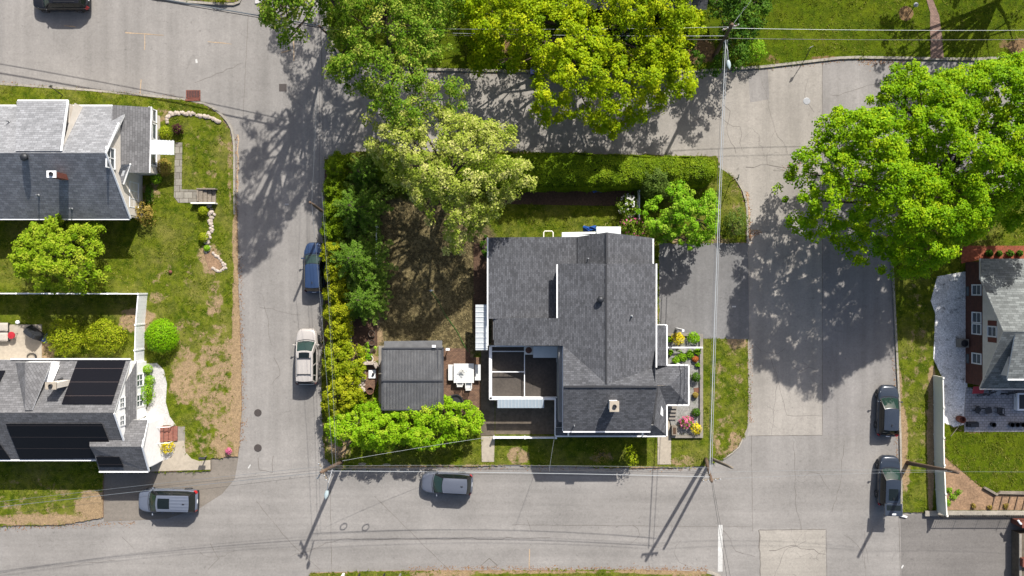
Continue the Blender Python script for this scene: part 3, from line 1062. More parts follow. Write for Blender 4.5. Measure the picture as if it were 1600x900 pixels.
SC.camera = co
SC.view_settings.view_transform = 'Standard'; SC.view_settings.look = 'None'
SC.view_settings.gamma = 1.0; SC.view_settings.use_curve_mapping = False
SC.view_settings.exposure = 0.88
SC.cycles.max_bounces = 6; SC.cycles.transparent_max_bounces = 8
SC.cycles.use_denoising = True

# ------------------------------------------------------------------ ground and roads
mb = MB(); mb.face([(-700, -700, -0.06), (700, -700, -0.06), (700, 700, -0.06), (-700, 700, -0.06)]); struct('ground', mb, M['lawn'])
mb = MB(); mb.face([(-110, -80, 0), (110, -80, 0), (110, 90, 0), (-110, 90, 0)]); struct('road', mb, M['road'])
sheet('road_lane', [(1170, 112), (1285, 96), (1285, 680), (1168, 681), (1172, 640), (1170, 530), (1168, 380), (1167, 330), (1160, 297), (1140, 272), (1122, 258), (1135, 112)], 0.004, M['road_pale'])
sheet('road_lane', [(1285, 96), (1420, 94), (1420, 300), (1396, 350), (1393, 405), (1400, 600), (1401, 680), (1285, 680)], 0.004, M['road_dark'])
sheet('road_lane', [(560, 101), (800, 112), (1090, 112), (1135, 112), (1122, 258), (1120, 246), (810, 240), (560, 238), (540, 180)], 0.004, M['road_pale'])
sheet('road_patch', [(1186, 828), (1290, 827), (1291, 905), (1188, 905)], 0.004, M['road_patch'])
sheet('road_patch', [(1169, 112), (1200, 108), (1202, 155), (1172, 160)], 0.008, M['road_dark'])
sheet('driveway', [(1029, 380), (1168, 380), (1170, 530), (1120, 529), (1029, 528)], LZ + 0.006, M['drive'])
pad('driveway_base', [(1029, 380), (1168, 380), (1170, 530), (1120, 529), (1029, 528)], -0.01, LZ, M['drive'])
sheet('driveway', [(162, 737), (240, 735), (330, 733), (330, 716), (373, 713), (367, 748), (347, 772), (312, 794), (262, 810), (215, 813), (162, 815)], 0.012, M['drive_tan'])
sheet('driveway', [(1407, 806), (1455, 799), (1700, 799), (1700, 1000), (1410, 1000)], 0.012, M['drive_dark'])

HOLE_H3 = [(768, 380), (1022, 380), (1030, 570), (1060, 580), (1060, 630), (1030, 672), (880, 672), (768, 540)]
lawn([(-420, 125), (0, 133), (145, 143), (288, 157), (320, 164), (345, 182), (359, 202), (364, 228), (366, 300), (371, 340), (372, 400),
      (372, 440), (375, 500), (377, 560), (378, 640), (374, 700), (372, 712), (330, 716), (330, 735), (235, 737), (162, 737), (162, 808),
      (100, 819), (0, 821), (-420, 830)],
     dirt=[(340, 600, 46, 95, 0.60), (358, 690, 26, 60, 0.70), (372, 620, 10, 130, 1.0), (372, 560, 9, 200, 1.0), (370, 380, 7, 60, 0.9), (300, 520, 40, 30, 0.35), (335, 470, 16, 28, 0.6),
           (245, 465, 20, 12, 0.55), (215, 500, 30, 22, 0.75), (330, 405, 20, 26, 0.7), (345, 640, 35, 40, 0.55), (290, 590, 24, 50, 0.7), (310, 695, 45, 22, 0.5),
           (150, 790, 34, 26, 0.9), (40, 780, 120, 40, 0.36), (300, 440, 80, 40, 0.3), (320, 240, 40, 70, 0.3), (60, 812, 110, 10, 0.8), (110, 770, 60, 20, 0.25), (360, 260, 5, 70, 0.45), (250, 180, 20, 12, 0.6), (100, 515, 30, 14, 0.4), (75, 545, 14, 20, 0.8), (235, 300, 20, 20, 0.45)],
     dry=[(250, 430, 120, 22, 0.18)])
lawn([(508, 250), (560, 237), (810, 238), (1120, 245), (1126, 262), (1145, 278), (1158, 300), (1165, 330), (1166, 380), (1030, 381), (1030, 528),
      (1120, 528), (1168, 530), (1169, 640), (1166, 672), (1152, 698), (1128, 717), (1098, 728), (1000, 731), (890, 728), (800, 726), (700, 728),
      (525, 733), (508, 715), (503, 640), (505, 500)],
     dirt=[(1150, 535, 18, 14, 0.8), (1135, 590, 34, 70, 0.34), (1130, 680, 40, 40, 0.4), (1148, 690, 14, 22, 0.65), (1150, 330, 16, 50, 0.4), (810, 712, 18, 16, 0.7), (940, 715, 22, 10, 0.5), (1070, 720, 30, 10, 0.5), (700, 730, 220, 5, 0.7), (1000, 732, 60, 4, 0.8),
           (560, 520, 40, 60, 0.9), (680, 600, 80, 60, 0.9), (1090, 375, 60, 10, 0.5), (1060, 290, 50, 20, 0.5), (530, 690, 22, 30, 0.7)],
     dry=[(672, 440, 110, 130, 1.4), (735, 520, 40, 30, 1.2), (610, 330, 30, 20, 1.2)], holes=[HOLE_H3])
lawn([(512, -700), (512, 50), (524, 78), (544, 95), (560, 101), (660, 109), (800, 112), (1090, 112), (1190, 106), (1310, 92), (1340, 91), (1520, 94),
      (1575, 91), (1760, 91), (1760, -700)], mat='lawn_lush',
     dirt=[(1415, 22, 11, 11, 1.3), (1595, 75, 22, 14, 1.0), (1570, 70, 16, 8, 0.6), (1290, 92, 30, 5, 0.6), (1205, 95, 12, 10, 0.5), (1090, 80, 30, 20, 1.0), (800, 60, 60, 30, 0.6)])
lawn([(1393, 405), (1398, 500), (1403, 600), (1405, 660), (1407, 800), (1453, 800), (1475, 797), (1760, 797), (1760, 300), (1450, 300), (1412, 318), (1394, 350)],
     dirt=[(1409, 690, 9, 60, 1.0), (1453, 700, 5, 110, 1.2), (1455, 590, 6, 20, 0.9), (1413, 740, 10, 30, 0.7), (1430, 600, 26, 200, 0.36), (1404, 610, 5, 40, 0.7)],)
lawn([(485, 895), (640, 891), (800, 891), (1000, 890), (1105, 893), (1113, 902), (1113, 1070), (485, 1070)],
     dirt=[(1050, 892, 90, 5, 0.9), (800, 893, 180, 3.5, 0.7), (690, 897, 60, 6, 0.7), (1080, 900, 40, 12, 0.6)])
lawn([(-420, -60), (215, -12), (245, -3), (340, 4), (372, 3), (376, -12), (376, -700), (-420, -700)], dirt=[(345, 0, 20, 8, 0.5)])
# lush yard of the brick house
pix = [(1474, 660), (1476, 712), (1500, 733), (1530, 758), (1553, 770), (1760, 770), (1760, 640), (1600, 672), (1508, 676)]
lawn(pix, mat='lawn_lush', z=LZ + 0.05, tuft=45)


def kerb(pix, w=0.17, h=0.15, mat='kerb'):
    mb = MB()
    pts = [Vector((*P(x, y), 0)) for x, y in pix]
    Lf, Rt = [], []
    for i, p in enumerate(pts):
        d = (pts[min(i + 1, len(pts) - 1)] - pts[max(i - 1, 0)]).normalized()
        n = Vector((-d.y, d.x, 0)) * w / 2
        Lf.append(p + n); Rt.append(p - n)
    for i in range(len(pts) - 1):
        a, b, c, d = Lf[i], Lf[i + 1], Rt[i + 1], Rt[i]
        q = [(v.x, v.y) for v in (d, c, b, a)]
        # joint every length: a hair's gap between stones
        mb.prism(q, -0.02, h)
    struct('kerb', mb, M[mat])


def dense(pix, step=34):
    out = []
    for (a, b), (c, d) in zip(pix[:-1], pix[1:]):
        n = max(1, int(math.hypot(c - a, d - b) / step))
        for i in range(n):
            out.append((a + (c - a) * i / n, b + (d - b) * i / n))
    return out + [pix[-1]]


kerb(dense([(-300, 119), (0, 131.5), (145, 141.5), (288, 155.5), (320, 162), (333, 169), (347, 180), (356, 190), (362, 201), (365, 213), (366.5, 227), (367, 335)]))
kerb(dense([(1122, 260), (1134, 267), (1147, 277), (1155, 288), (1161, 299), (1165, 313), (1167, 330), (1168, 380)]))
kerb(dense([(512, 40), (516, 56), (524, 77), (533, 87), (544, 95), (560, 100), (660, 108.5), (800, 111.5), (1090, 111.5), (1190, 105), (1310, 91), (1340, 90), (1520, 93), (1575, 90), (1700, 90)]), 0.22)
kerb(dense([(1450, 300), (1412, 318), (1397, 342), (1393, 360), (1393, 405), (1398, 500), (1403, 600), (1406, 680), (1408, 800)]))
kerb(dense([(1169, 530), (1170, 640), (1168, 668), (1154, 698), (1143, 708), (1130, 717)]), 0.1, 0.14)
kerb(dense([(1104, 893), (1115, 896), (1124, 900), (1130, 908), (1132, 930)]), 0.22)
kerb(dense([(238, -4), (290, 3), (345, 7), (366, 7), (374, 4), (378, -6)]), 0.2)


# cracks, seams and old paint in the asphalt
def crack_strip(pix, width, seed, jit=1.2, z=0.009, name='road_crack', mat='crack', step=9):
    rn = random.Random(seed)
    pts = []
    for (a, b), (c, d) in zip(pix[:-1], pix[1:]):
        n = max(1, int(math.hypot(c - a, d - b) / step))
        for i in range(n):
            pts.append((a + (c - a) * i / n + rn.uniform(-jit, jit), b + (d - b) * i / n + rn.uniform(-jit, jit)))
    pts.append(pix[-1])
    mb = MB()
    q = [Vector((*P(x, y), z)) for x, y in pts]
    for i in range(len(q) - 1):
        d = (q[i + 1] - q[i])
        if d.length < 1e-4: continue
        n = Vector((-d.y, d.x, 0)).normalized() * width / 2 * rn.uniform(0.5, 1.2)
        mb.face([q[i] - n, q[i + 1] - n, q[i + 1] + n, q[i] + n])
    return mb


def cracks(specs, name='road_crack', mat='crack'):
    mb = MB()
    for k, (pix, wd, jit) in enumerate(specs):
        t = crack_strip(pix, wd, 100 + k, jit)
        o = len(mb.v)
        mb.v += t.v; mb.f += [tuple(i + o for i in f) for f in t.f]; mb.m += t.m; mb.uv += t.uv
    struct(name, mb, M[mat])


rn = random.Random(5)
spec = [([(1168, 382), (1170, 640)], 0.05, 0.4), ([(1285, 100), (1285, 680)], 0.05, 0.3), ([(1170, 681), (1285, 680)], 0.05, 0.4), ([(1401, 690), (1407, 900)], 0.05, 0.3),
        ([(1174, 680), (1176, 830)], 0.035, 0.4), ([(1186, 828), (1290, 827)], 0.05, 0.4), ([(1291, 828), (1292, 900)], 0.04, 0.3), ([(1186, 828), (1188, 900)], 0.09, 1.2),
        ([(500, 128), (498, 330)], 0.03, 0.4), ([(388, 20), (380, 180)], 0.03, 0.3), ([(516, 760), (518, 890)], 0.04, 0.5), ([(400, 783), (455, 850), (500, 890)], 0.03, 0.8),
        ([(585, 775), (640, 830), (700, 889)], 0.035, 0.7), ([(800, 820), (1175, 823)], 0.03, 0.5), ([(305, 130), (380, 98)], 0.025, 1.2), ([(455, 870), (530, 842), (700, 842), (860, 840)], 0.03, 1.6),
        ([(1210, 575), (1230, 650), (1285, 650)], 0.03, 1.5), ([(1205, 560), (1215, 600), (1205, 680)], 0.03, 2.0), ([(1240, 690), (1243, 780), (1252, 828)], 0.035, 1.6),
        ([(1318, 690), (1312, 760), (1300, 800)], 0.03, 1.8), ([(1350, 830), (1352, 900)], 0.025, 1.4), ([(1204, 860), (1240, 852), (1290, 866)], 0.05, 2.5), ([(1210, 900), (1225, 860), (1260, 845)], 0.03, 2.5),
        ([(330, 850), (340, 875), (325, 890)], 0.04, 2.0), ([(310, 862), (337, 872), (370, 860)], 0.03, 2.5), ([(190, 690 + 150), (210, 858)], 0.03, 1.2), ([(100, 885), (180, 875)], 0.03, 1.6),
        ([(1085, 190), (1110, 180), (1130, 185), (1155, 200), (1160, 235)], 0.04, 3.0), ([(1120, 150), (1140, 175), (1135, 200), (1150, 240)], 0.04, 3.0), ([(1190, 120), (1205, 190), (1230, 240)], 0.03, 3.0),
        ([(1165, 262), (1200, 258), (1230, 262), (1262, 250)], 0.06, 2.0), ([(1215, 262), (1245, 275)], 0.04, 2.0), ([(1300, 150), (1330, 140), (1400, 122)], 0.03, 2.5), ([(410, 460), (425, 540)], 0.03, 2.0),
        ([(428, 560), (440, 585), (425, 600)], 0.04, 2.5), ([(405, 480), (470, 492)], 0.03, 2.0), ([(403, 715), (405, 735), (425, 738), (427, 712)], 0.04, 1.0), ([(990, 820), (1000, 835), (985, 850)], 0.03, 2.0),
        ([(1130, 828), (1150, 860), (1180, 870)], 0.03, 2.0), ([(825, 812), (830, 830)], 0.03, 1.2), ([(750, 885), (765, 872), (778, 884), (768, 887), (752, 887)], 0.06, 0.6)]
for k in range(14):
    x, y = rn.choice([(rn.uniform(1175, 1280), rn.uniform(400, 680)), (rn.uniform(1180, 1390), rn.uniform(690, 890)), (rn.uniform(1170, 1280), rn.uniform(110, 300)), (rn.uniform(1000, 1160), rn.uniform(800, 880))])
    a = rn.uniform(0, 6.28); pts = [(x, y)]
    for i in range(4):
        a += rn.uniform(-0.8, 0.8); x += 14 * math.cos(a); y += 14 * math.sin(a); pts.append((x, y))
    ok = all((1172 < p[0] < 1392 or p[1] > 770) and p[1] < 888 for p in pts)
    if ok: spec.append((pts, 0.025, 1.5))
cracks(spec)
mb = MB()
for q in ([(1122, 820), (1129, 820), (1129, 893), (1121.5, 893)], [(1143, 478), (1149, 478), (1149, 480), (1143, 480)], [(305, 93), (308, 92), (309, 98), (306, 99)],
          [(445, 318), (451, 318), (451, 320), (445, 320)], [(387, 731), (391, 725), (392, 727), (389, 732)], [(1408, 886), (1411, 882), (1412, 884), (1409, 889)]):
    z = LZ + 0.011 if 1100 < q[0][0] < 1160 and q[0][1] < 500 else 0.014
    mb.face([(*P(x, y), z) for x, y in q[::-1]])
struct('road_marking', mb, M['paint'])
cracks([([(196, 51), (256, 55)], 0.09, 0.4), ([(226, 54), (226, 78)], 0.07, 0.4), ([(221, 124), (219, 148)], 0.09, 0.5), ([(324, 65), (362, 69)], 0.07, 0.4), ([(100, 40), (118, 42)], 0.1, 0.3),
        ([(827, 858), (827, 889)], 0.12, 0.5), ([(459, 55), (459, 95)], 0.1, 0.4), ([(372, 210), (371, 300)], 0.16, 1.2), ([(440, 82), (455, 78)], 0.1, 0.4), ([(1168, 300), (1171, 372)], 0.2, 1.6), ([(1170, 360), (1185, 360)], 0.1, 1.5)],
       'road_marking', 'paint_orange')

# paths, patios and beds
up = LZ + 0.03
pad('footpath', [(752, 681), (773, 681), (772, 721), (753, 721)], 0.0, LZ + 0.02, M['concrete'])
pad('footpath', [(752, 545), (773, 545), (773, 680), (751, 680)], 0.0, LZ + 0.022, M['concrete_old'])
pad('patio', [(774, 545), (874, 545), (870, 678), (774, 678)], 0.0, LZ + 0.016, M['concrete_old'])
pad('patio', [(692, 544), (735, 544), (735, 558), (751, 558), (751, 650), (692, 650)], 0.0, LZ + 0.02, M['pavers_red'])
pad('patio', [(592, 540), (692, 540), (692, 645), (592, 645)], 0.0, LZ + 0.026, M['concrete_grey'])
pad('footpath', [(1027, 633), (1042, 633), (1048, 664), (1048, 725), (1027, 725)], 0.0, LZ + 0.02, M['concrete'])
pad('gravel_bed', [(1041, 525), (1092, 525), (1092, 679), (1049, 679), (1042, 640)], 0.0, LZ + 0.02, M['gravel_grey'])
pad('mulch_bed', [(786, 292), (990, 290), (990, 318), (955, 322), (786, 319)], 0.0, LZ + 0.02, M['mulch'])
pad('mulch_bed', [(508, 262), (590, 262), (590, 540), (508, 560)], 0.0, LZ + 0.016, M['mulch'])
pad('mulch_bed', [(740, 380), (760, 380), (760, 545), (752, 545), (740, 520)], 0.0, LZ + 0.012, M['mulch'])
pad('mulch_bed', [(1500, 384), (1760, 384), (1760, 406), (1530, 406), (1500, 412)], 0.0, LZ + 0.02, M['mulch_red'])
pad('gravel_bed', [(1463, 432), (1508, 424), (1510, 610), (1509, 662), (1480, 669), (1471, 655), (1470, 588), (1457, 560), (1460, 490), (1453, 470)], 0.0, LZ + 0.02, M['gravel_white'])
pad('patio', [(1508, 605), (1760, 605), (1760, 674), (1505, 674), (1505, 640)], 0.0, LZ + 0.08, M['pavers_grey'])
pad('garden_soil', [(1474, 713), (1500, 735), (1530, 760), (1553, 772), (1760, 772), (1760, 796), (1474, 796)], 0.0, LZ + 0.03, M['soil'])
pad('patio', [(-200, 507), (67, 507), (67, 562), (-200, 562)], 0.0, LZ + 0.04, M['concrete'])
pad('gravel_path', [(228, 568), (246, 567), (257, 578), (262, 600), (260, 628), (266, 650), (276, 664), (228, 664), (229, 640), (240, 620)], 0.0, LZ + 0.02, M['gravel_pale'])
pad('gravel_bed', [(243, 686), (272, 686), (272, 708), (262, 718), (246, 722)], 0.0, LZ + 0.02, M['gravel_pale'])
pad('footpath', [(271, 690), (289, 688), (291, 706), (300, 716), (312, 720), (330, 718), (330, 733), (236, 736), (240, 720), (262, 718), (272, 708)], 0.0, LZ + 0.026, M['concrete'])
pad('footpath', [(279, 666), (290, 666), (290, 690), (271, 690), (279, 688)], 0.0, LZ + 0.022, M['concrete_grey'])
pad('footpath', [(275, 223), (286, 223), (285, 296), (313, 297), (313, 317), (280, 317), (273, 308)], 0.0, LZ + 0.03, M['flagstone'])
pad('brick_path', [(1380, -420), (1428, -60), (1440, -20), (1452, 20), (1452, 60), (1453, 92), (1473, 92), (1471, 60), (1466, 25), (1456, 0), (1444, -60), (1396, -420)], 0.0, LZ + 0.02, M['path_brick'])

pad('gravel_bed', [(398, -40), (399, 6), (424, 3), (428, -40)], 0.0, 0.1, M['gravel_pale'])

# ------------------------------------------------------------------ cars
M['pillar'] = plain('black_pillar', (0.012, 0.013, 0.014, 1), 0.25)


def make_car(label, loc, rot, Lc, W, Ht, paint, cat='car', style='suv', sunroof=False, rails=False, ribs=0, open_gate=False, group='cars parked along the kerb', name='parked_car',
             roof_paint=None, hood_len=1.15, trim_dark=True):
    t = thing(name, label, cat, loc, rot, group)
    ORI[t.name] = (0, 0, 0)
    hx = Lc / 2
    wheel_r = 0.345 if style != 'hatch' else 0.32
    wf, wr = hx - 0.88, -hx + 0.9
    cow = hx - hood_len                      # base of the windscreen
    belt = 0.60 * Ht
    tail_b = -hx + (0.10 if style != 'hatch' else 0.16)
    hoodz = belt - 0.03
    rh = 0.73 if rails == 'rack' else 0.675
    rf = cow - (0.78 if style != 'hatch' else 0.82)
    rr = tail_b + (0.32 if style != 'hatch' else 0.5)

    def halfw(x):
        e = 1.0
        if x > hx - 1.1: u_ = (x - (hx - 1.1)) / 1.1; e = 1 - 0.26 * u_ ** 2.2 - 0.22 * u_ ** 9
        if x < -hx + 0.7: u_ = (-hx + 0.7 - x) / 0.7; e = 1 - 0.12 * u_ ** 2.2 - 0.16 * u_ ** 8
        return W / 2 * e

    def topz(x):
        if x > cow:
            u = (x - cow) / (hx - cow)
            return hoodz - 0.13 * u ** 2.0 - (0.14 * ((u - 0.85) / 0.15) ** 2 if u > 0.85 else 0)
        if x < tail_b + 0.02:
            return belt - 0.1
        return belt

    def botz(x):
        z = 0.24 + (0.12 * max(0, (abs(x) - hx + 0.35) / 0.35) ** 2)
        for wx in (wf, wr):
            d = abs(x - wx); r = wheel_r + 0.07
            if d < r: z = max(z, wheel_r + math.sqrt(r * r - d * d) - 0.02)
        return z
    xs = sorted(set([round(-hx + Lc * i / 60, 4) for i in range(61)] + [wf - 0.4, wf + 0.4, wr - 0.4, wr + 0.4]))
    ncs = 13

    def sect(x):
        w, tz, bz = halfw(x), topz(x), botz(x)
        half = [(0, tz + 0.0), (0.5 * w, tz - 0.008), (0.80 * w, tz - 0.03), (0.91 * w, tz - 0.07), (0.97 * w, tz - 0.16), (1.0 * w, max(bz, tz - 0.32)), (0.985 * w, max(bz, 0.42)), (0.955 * w, bz), (0.6 * w, max(0.22, bz - 0.02)), (0, max(0.22, bz - 0.02))]
        return half
    mb = MB()
    rows = []
    for x in xs:
        h = sect(x)
        ring = [(x, y, z) for y, z in h] + [(x, -y, z) for y, z in h[-2:0:-1]]
        rows.append(ring)
    n = len(rows[0])
    for r in rows: mb.v += r
    for i in range(len(rows) - 1):
        for k in range(n):
            a = i * n + k; b = i * n + (k + 1) % n
            mb.f.append((a, b, b + n, a + n)); mb.m.append(0); mb.uv.append(None)
    mb.f.append(tuple(range(n))[::-1]); mb.m.append(0); mb.uv.append(None)
    e = (len(rows) - 1) * n
    mb.f.append(tuple(e + k for k in range(n))); mb.m.append(0); mb.uv.append(None)
    body = part('body', mb, paint, t, smooth=True)
    # greenhouse
    wb = W / 2 * 0.93
    wt = W / 2 * rh
    zt = Ht - 0.06
    zb = belt - 0.03
    bow = 0.14

    def side(k, s, q):
        """k: 0 front 1 rear 2 left 3 right; s along, q from belt (0) to roof (1)"""
        if k == 0:
            y = (s * 2 - 1) * (wb * 0.95 * (1 - q) + wt * q)
            f = 1 - (s * 2 - 1) ** 2
            x = (cow + bow * f) * (1 - q) + (rf + bow * 0.7 * f) * q
        elif k == 1:
            y = (s * 2 - 1) * (wb * 0.93 * (1 - q) + wt * q)
            f = 1 - (s * 2 - 1) ** 2
            x = (tail_b - 0.04 * f) * (1 - q) + (rr - 0.06 * f) * q
        else:
            sg = 1 if k == 2 else -1
            x0 = cow * (1 - q) + rf * q; x1 = tail_b * (1 - q) + rr * q
            x = x0 + (x1 - x0) * s
            ends = (0.95 if s < 0.5 else 0.93)
            yb = wb * (ends + (1 - ends) * min(1, 4 * min(s, 1 - s) + 0.0))
            y = sg * (yb * (1 - q) + wt * q + 0.035 * math.sin(math.pi * q))
        z = zb + (zt - zb) * q + (0.02 * math.sin(math.pi * q) if k < 2 else 0)
        return Vector((x, y, z))
    mb = MB()
    for k in range(4):
        mb.grid(lambda s, q, k=k: side(k, s, q), 10, 4)
    part('cabin_frame', mb, paint if rails == 'rack' else M['pillar'], t, smooth=True)

    def pane(nm, k, s0, s1, q0, q1, mat):
        mb = MB()
        c = Vector((0, 0, 0))

        def fn(a, b):
            s = s0 + (s1 - s0) * a; q = q0 + (q1 - q0) * b
            p = side(k, s, q)
            du = side(k, min(1, s + .02), q) - side(k, max(0, s - .02), q)
            dv = side(k, s, min(1, q + .05)) - side(k, s, max(0, q - .05))
            nn = du.cross(dv).normalized()
            ctr = Vector(((cow + tail_b) / 2, 0, belt))
            if nn.dot(p - ctr) < 0: nn = -nn
            return p + nn * 0.012
        mb.grid(fn, 10, 4)
        return part(nm, mb, mat, t, smooth=True)
    pane('windscreen', 0, 0.05, 0.95, 0.02, 0.95, M['screen'])
    if not open_gate:
        pane('rear_window', 1, 0.08, 0.92, 0.12, 0.92, M['carglass'])
    else:
        pane('boot_opening', 1, 0.06, 0.94, 0.0, 0.97, M['black'])
    for k in (2, 3):
        pane('side_window', k, 0.10, 0.46, 0.12, 0.86, M['carglass'])
        pane('side_window', k, 0.50, 0.78, 0.12, 0.86, M['carglass'])
        pane('side_window', k, 0.81, 0.95, 0.16, 0.84, M['carglass'])
    # roof
    rp = roof_paint or paint
    mb = MB()

    def roof(a, b):
        y = (b * 2 - 1)
        f = 1 - y * y
        x = (rf + bow * 0.7 * f) + ((rr - 0.06 * f) - (rf + bow * 0.7 * f)) * a
        z = zt + 0.065 * (1 - abs(y) ** 3) * (1 - 0.55 * abs(2 * a - 1) ** 3)
        if ribs and 0.42 < a < 0.95:
            z += 0.014 * (1 if math.sin((y + 1) * math.pi * ribs) > 0.2 else 0)
        return Vector((x, y * (wt + 0.012), z))
    mb.grid(roof, 16, 40 if ribs else 14)
    rf_o = part('roof', mb, rp, t, smooth=True)
    if sunroof:
        mb = MB()
        s0, s1 = sunroof
        mb.grid(lambda a, b: roof(s0 + (s1 - s0) * a, 0.18 + 0.64 * b) + Vector((0, 0, 0.012)), 8, 8)
        part('sunroof', mb, M['carglass'], t, smooth=True)
    if rails:
        for sg in (-1, 1):
            mb = MB()
            y = sg * wt * 0.86
            mb.tube([(rf - 0.25, y, zt + 0.02), (rf - 0.35, y, zt + 0.10), (rr + 0.45, y, zt + 0.10), (rr + 0.35, y, zt + 0.02)], 0.025, 6)
            part('roof_rail', mb, M['black'] if rails == 'black' else M['galv'], t)
        if rails == 'rack':
            for xx in (rf - 0.5, rr + 0.55):
                mb = MB(); mb.beam((xx, -wt * 0.86, zt + 0.125), (xx, wt * 0.86, zt + 0.125), 0.07, 0.03)
                part('roof_crossbar', mb, M['dark_metal'], t)
    else:
        mb = MB(); mb.box(rr + 0.3, rr + 0.48, -0.03, 0.03, zt + 0.06, zt + 0.12)
        part('antenna', mb, M['black'], t)
    # lights, grille, plate
    for sg in (-1, 1):
        def hl(a, b, sg=sg):
            y = sg * (0.52 + 0.42 * a) * W / 2 * 0.9
            xx = hx - 0.03 - 0.5 * a ** 1.6
            return Vector((xx - 0.10 * b, y, topz(xx) - 0.115 + 0.09 * b))
        mb = MB(); mb.grid(hl, 6, 3)
        part('headlight', mb, M['lamp_clear'], t, smooth=True)

        def tl(a, b, sg=sg):
            y = sg * (0.72 + 0.25 * a) * W / 2 * 0.99
            return Vector((-hx - 0.012 + 0.20 * a ** 2.5 + 0.03 * b, y, belt - 0.36 + 0.40 * b))
        mb = MB(); mb.grid(tl, 6, 3)
        part('tail_light', mb, M['lamp_red'], t, smooth=True)
        mb = MB()
        mb.lathe((cow - 0.22, sg * (W / 2 + 0.11), belt + 0.06), [(0.01, -0.1), (0.08, -0.08), (0.095, 0.0), (0.08, 0.07), (0.01, 0.09)], 10, axis='y', sx=0.7)
        mb.beam((cow - 0.2, sg * (W / 2 - 0.08), belt), (cow - 0.22, sg * (W / 2 + 0.06), belt + 0.05), 0.06, 0.04)
        part('wing_mirror', mb, paint, t, smooth=True)
        for xx in (cow - 0.95, cow - 1.85):
            mb = MB(); mb.box(xx - 0.1, xx + 0.1, sg * (W / 2 - 0.012), sg * (W / 2 + 0.03), belt - 0.2, belt - 0.17)
            part('door_handle', mb, M['galv'] if not trim_dark else paint, t)
        for wx in (wf, wr):
            y0 = sg * (W / 2 - 0.11)
            mb = MB()
            mb.lathe((wx, y0, wheel_r), [(wheel_r * 0.62, -0.11), (wheel_r * 0.96, -0.11), (wheel_r, -0.07), (wheel_r, 0.07), (wheel_r * 0.96, 0.11), (wheel_r * 0.62, 0.11)], 24, axis='y')
            wh = part('wheel', mb, M['tire'], t, smooth=False)
            mb = MB()
            mb.lathe((wx, y0 + sg * 0.085, wheel_r), [(wheel_r * 0.63, -0.02), (wheel_r * 0.63, 0.015), (wheel_r * 0.2, 0.03)][::1], 20, axis='y')
            for k in range(5):
                a = 2 * math.pi * k / 5
                mb.beam((wx, y0 + sg * 0.115, wheel_r), (wx + wheel_r * 0.6 * math.cos(a), y0 + sg * 0.105, wheel_r + wheel_r * 0.6 * math.sin(a)), 0.07, 0.03)
            part('rim', mb, M['rim'], wh)
    mb = MB()
    mb.grid(lambda a, b: Vector((hx + 0.006 - 0.05 * (2 * a - 1) ** 2, (2 * a - 1) * W * 0.26, 0.42 + 0.2 * b)), 8, 2)
    part('grille', mb, M['black'], t)
    mb = MB(); mb.box(-hx - 0.025, -hx + 0.02, -0.16, 0.16, 0.66, 0.8)
    if not open_gate: part('licence_plate', mb, M['white'], t)
    mb = MB()
    mb.grid(lambda a, b: Vector((-hx - 0.03 - 0.05 * (1 - (2 * a - 1) ** 4) + 0.05 * b, (2 * a - 1) * W * 0.46, 0.46 + 0.16 * b)), 10, 2)
    mb.grid(lambda a, b: Vector((-hx + 0.02 - 0.05 * (1 - (2 * a - 1) ** 4) + 0.1 * b, (2 * a - 1) * W * 0.46, 0.62)), 10, 1)
    part('rear_bumper', mb, M['black'] if style == 'suv' else paint, t, smooth=True)
    mb = MB()
    for y in (-0.3, 0.25):
        a = side(0, 0.5 + y / W, 0.04) + Vector((0.03, 0, 0.03)); b = side(0, 0.5 + (y + 0.5) / W * 0.9, 0.22) + Vector((0.03, 0, 0.03))
        mb.beam(a, b, 0.03, 0.02)
    part('windscreen_wiper', mb, M['black'], t)
    # hood shut line
    mb = MB()
    mb.grid(lambda a, b: Vector((cow + 0.08 + bow * 0.9 * (1 - (2 * a - 1) ** 2) + 0.05 * b, (2 * a - 1) * W * 0.41, topz(cow + 0.14) + 0.004)), 12, 1)
    part('cowl', mb, M['black'], t)
    for xx in (cow - 0.15, cow - 1.2):
        pass
    if open_gate:
        mb = MB()
        a = Vector((rr - 0.02, 0, zt + 0.05)); q = Vector((rr - 0.98, 0, zt + 0.20))
        mb.beam(a, q, W * 0.80, 0.09)
        mb.beam(q, q + Vector((-0.05, 0, -0.32)), W * 0.80, 0.08)
        g = part('tailgate', mb, paint, t, label='raised tailgate')
        mb = MB(); mb.beam(a + Vector((-0.12, 0, 0.062)), a + Vector((-0.55, 0, 0.126)), W * 0.66, 0.012)
        part('rear_window', mb, M['carglass'], g)
        mb = MB(); mb.beam(q + Vector((0.12, -0.17, 0.035)), q + Vector((0.12, 0.17, 0.035)), 0.13, 0.012)
        part('licence_plate', mb, M['white'], g)
    return t


def paint(nm, c, metallic=0.35, rough=0.32):
    return plain(nm, c, rough, 0.4, metallic, 0.45, 0.03)


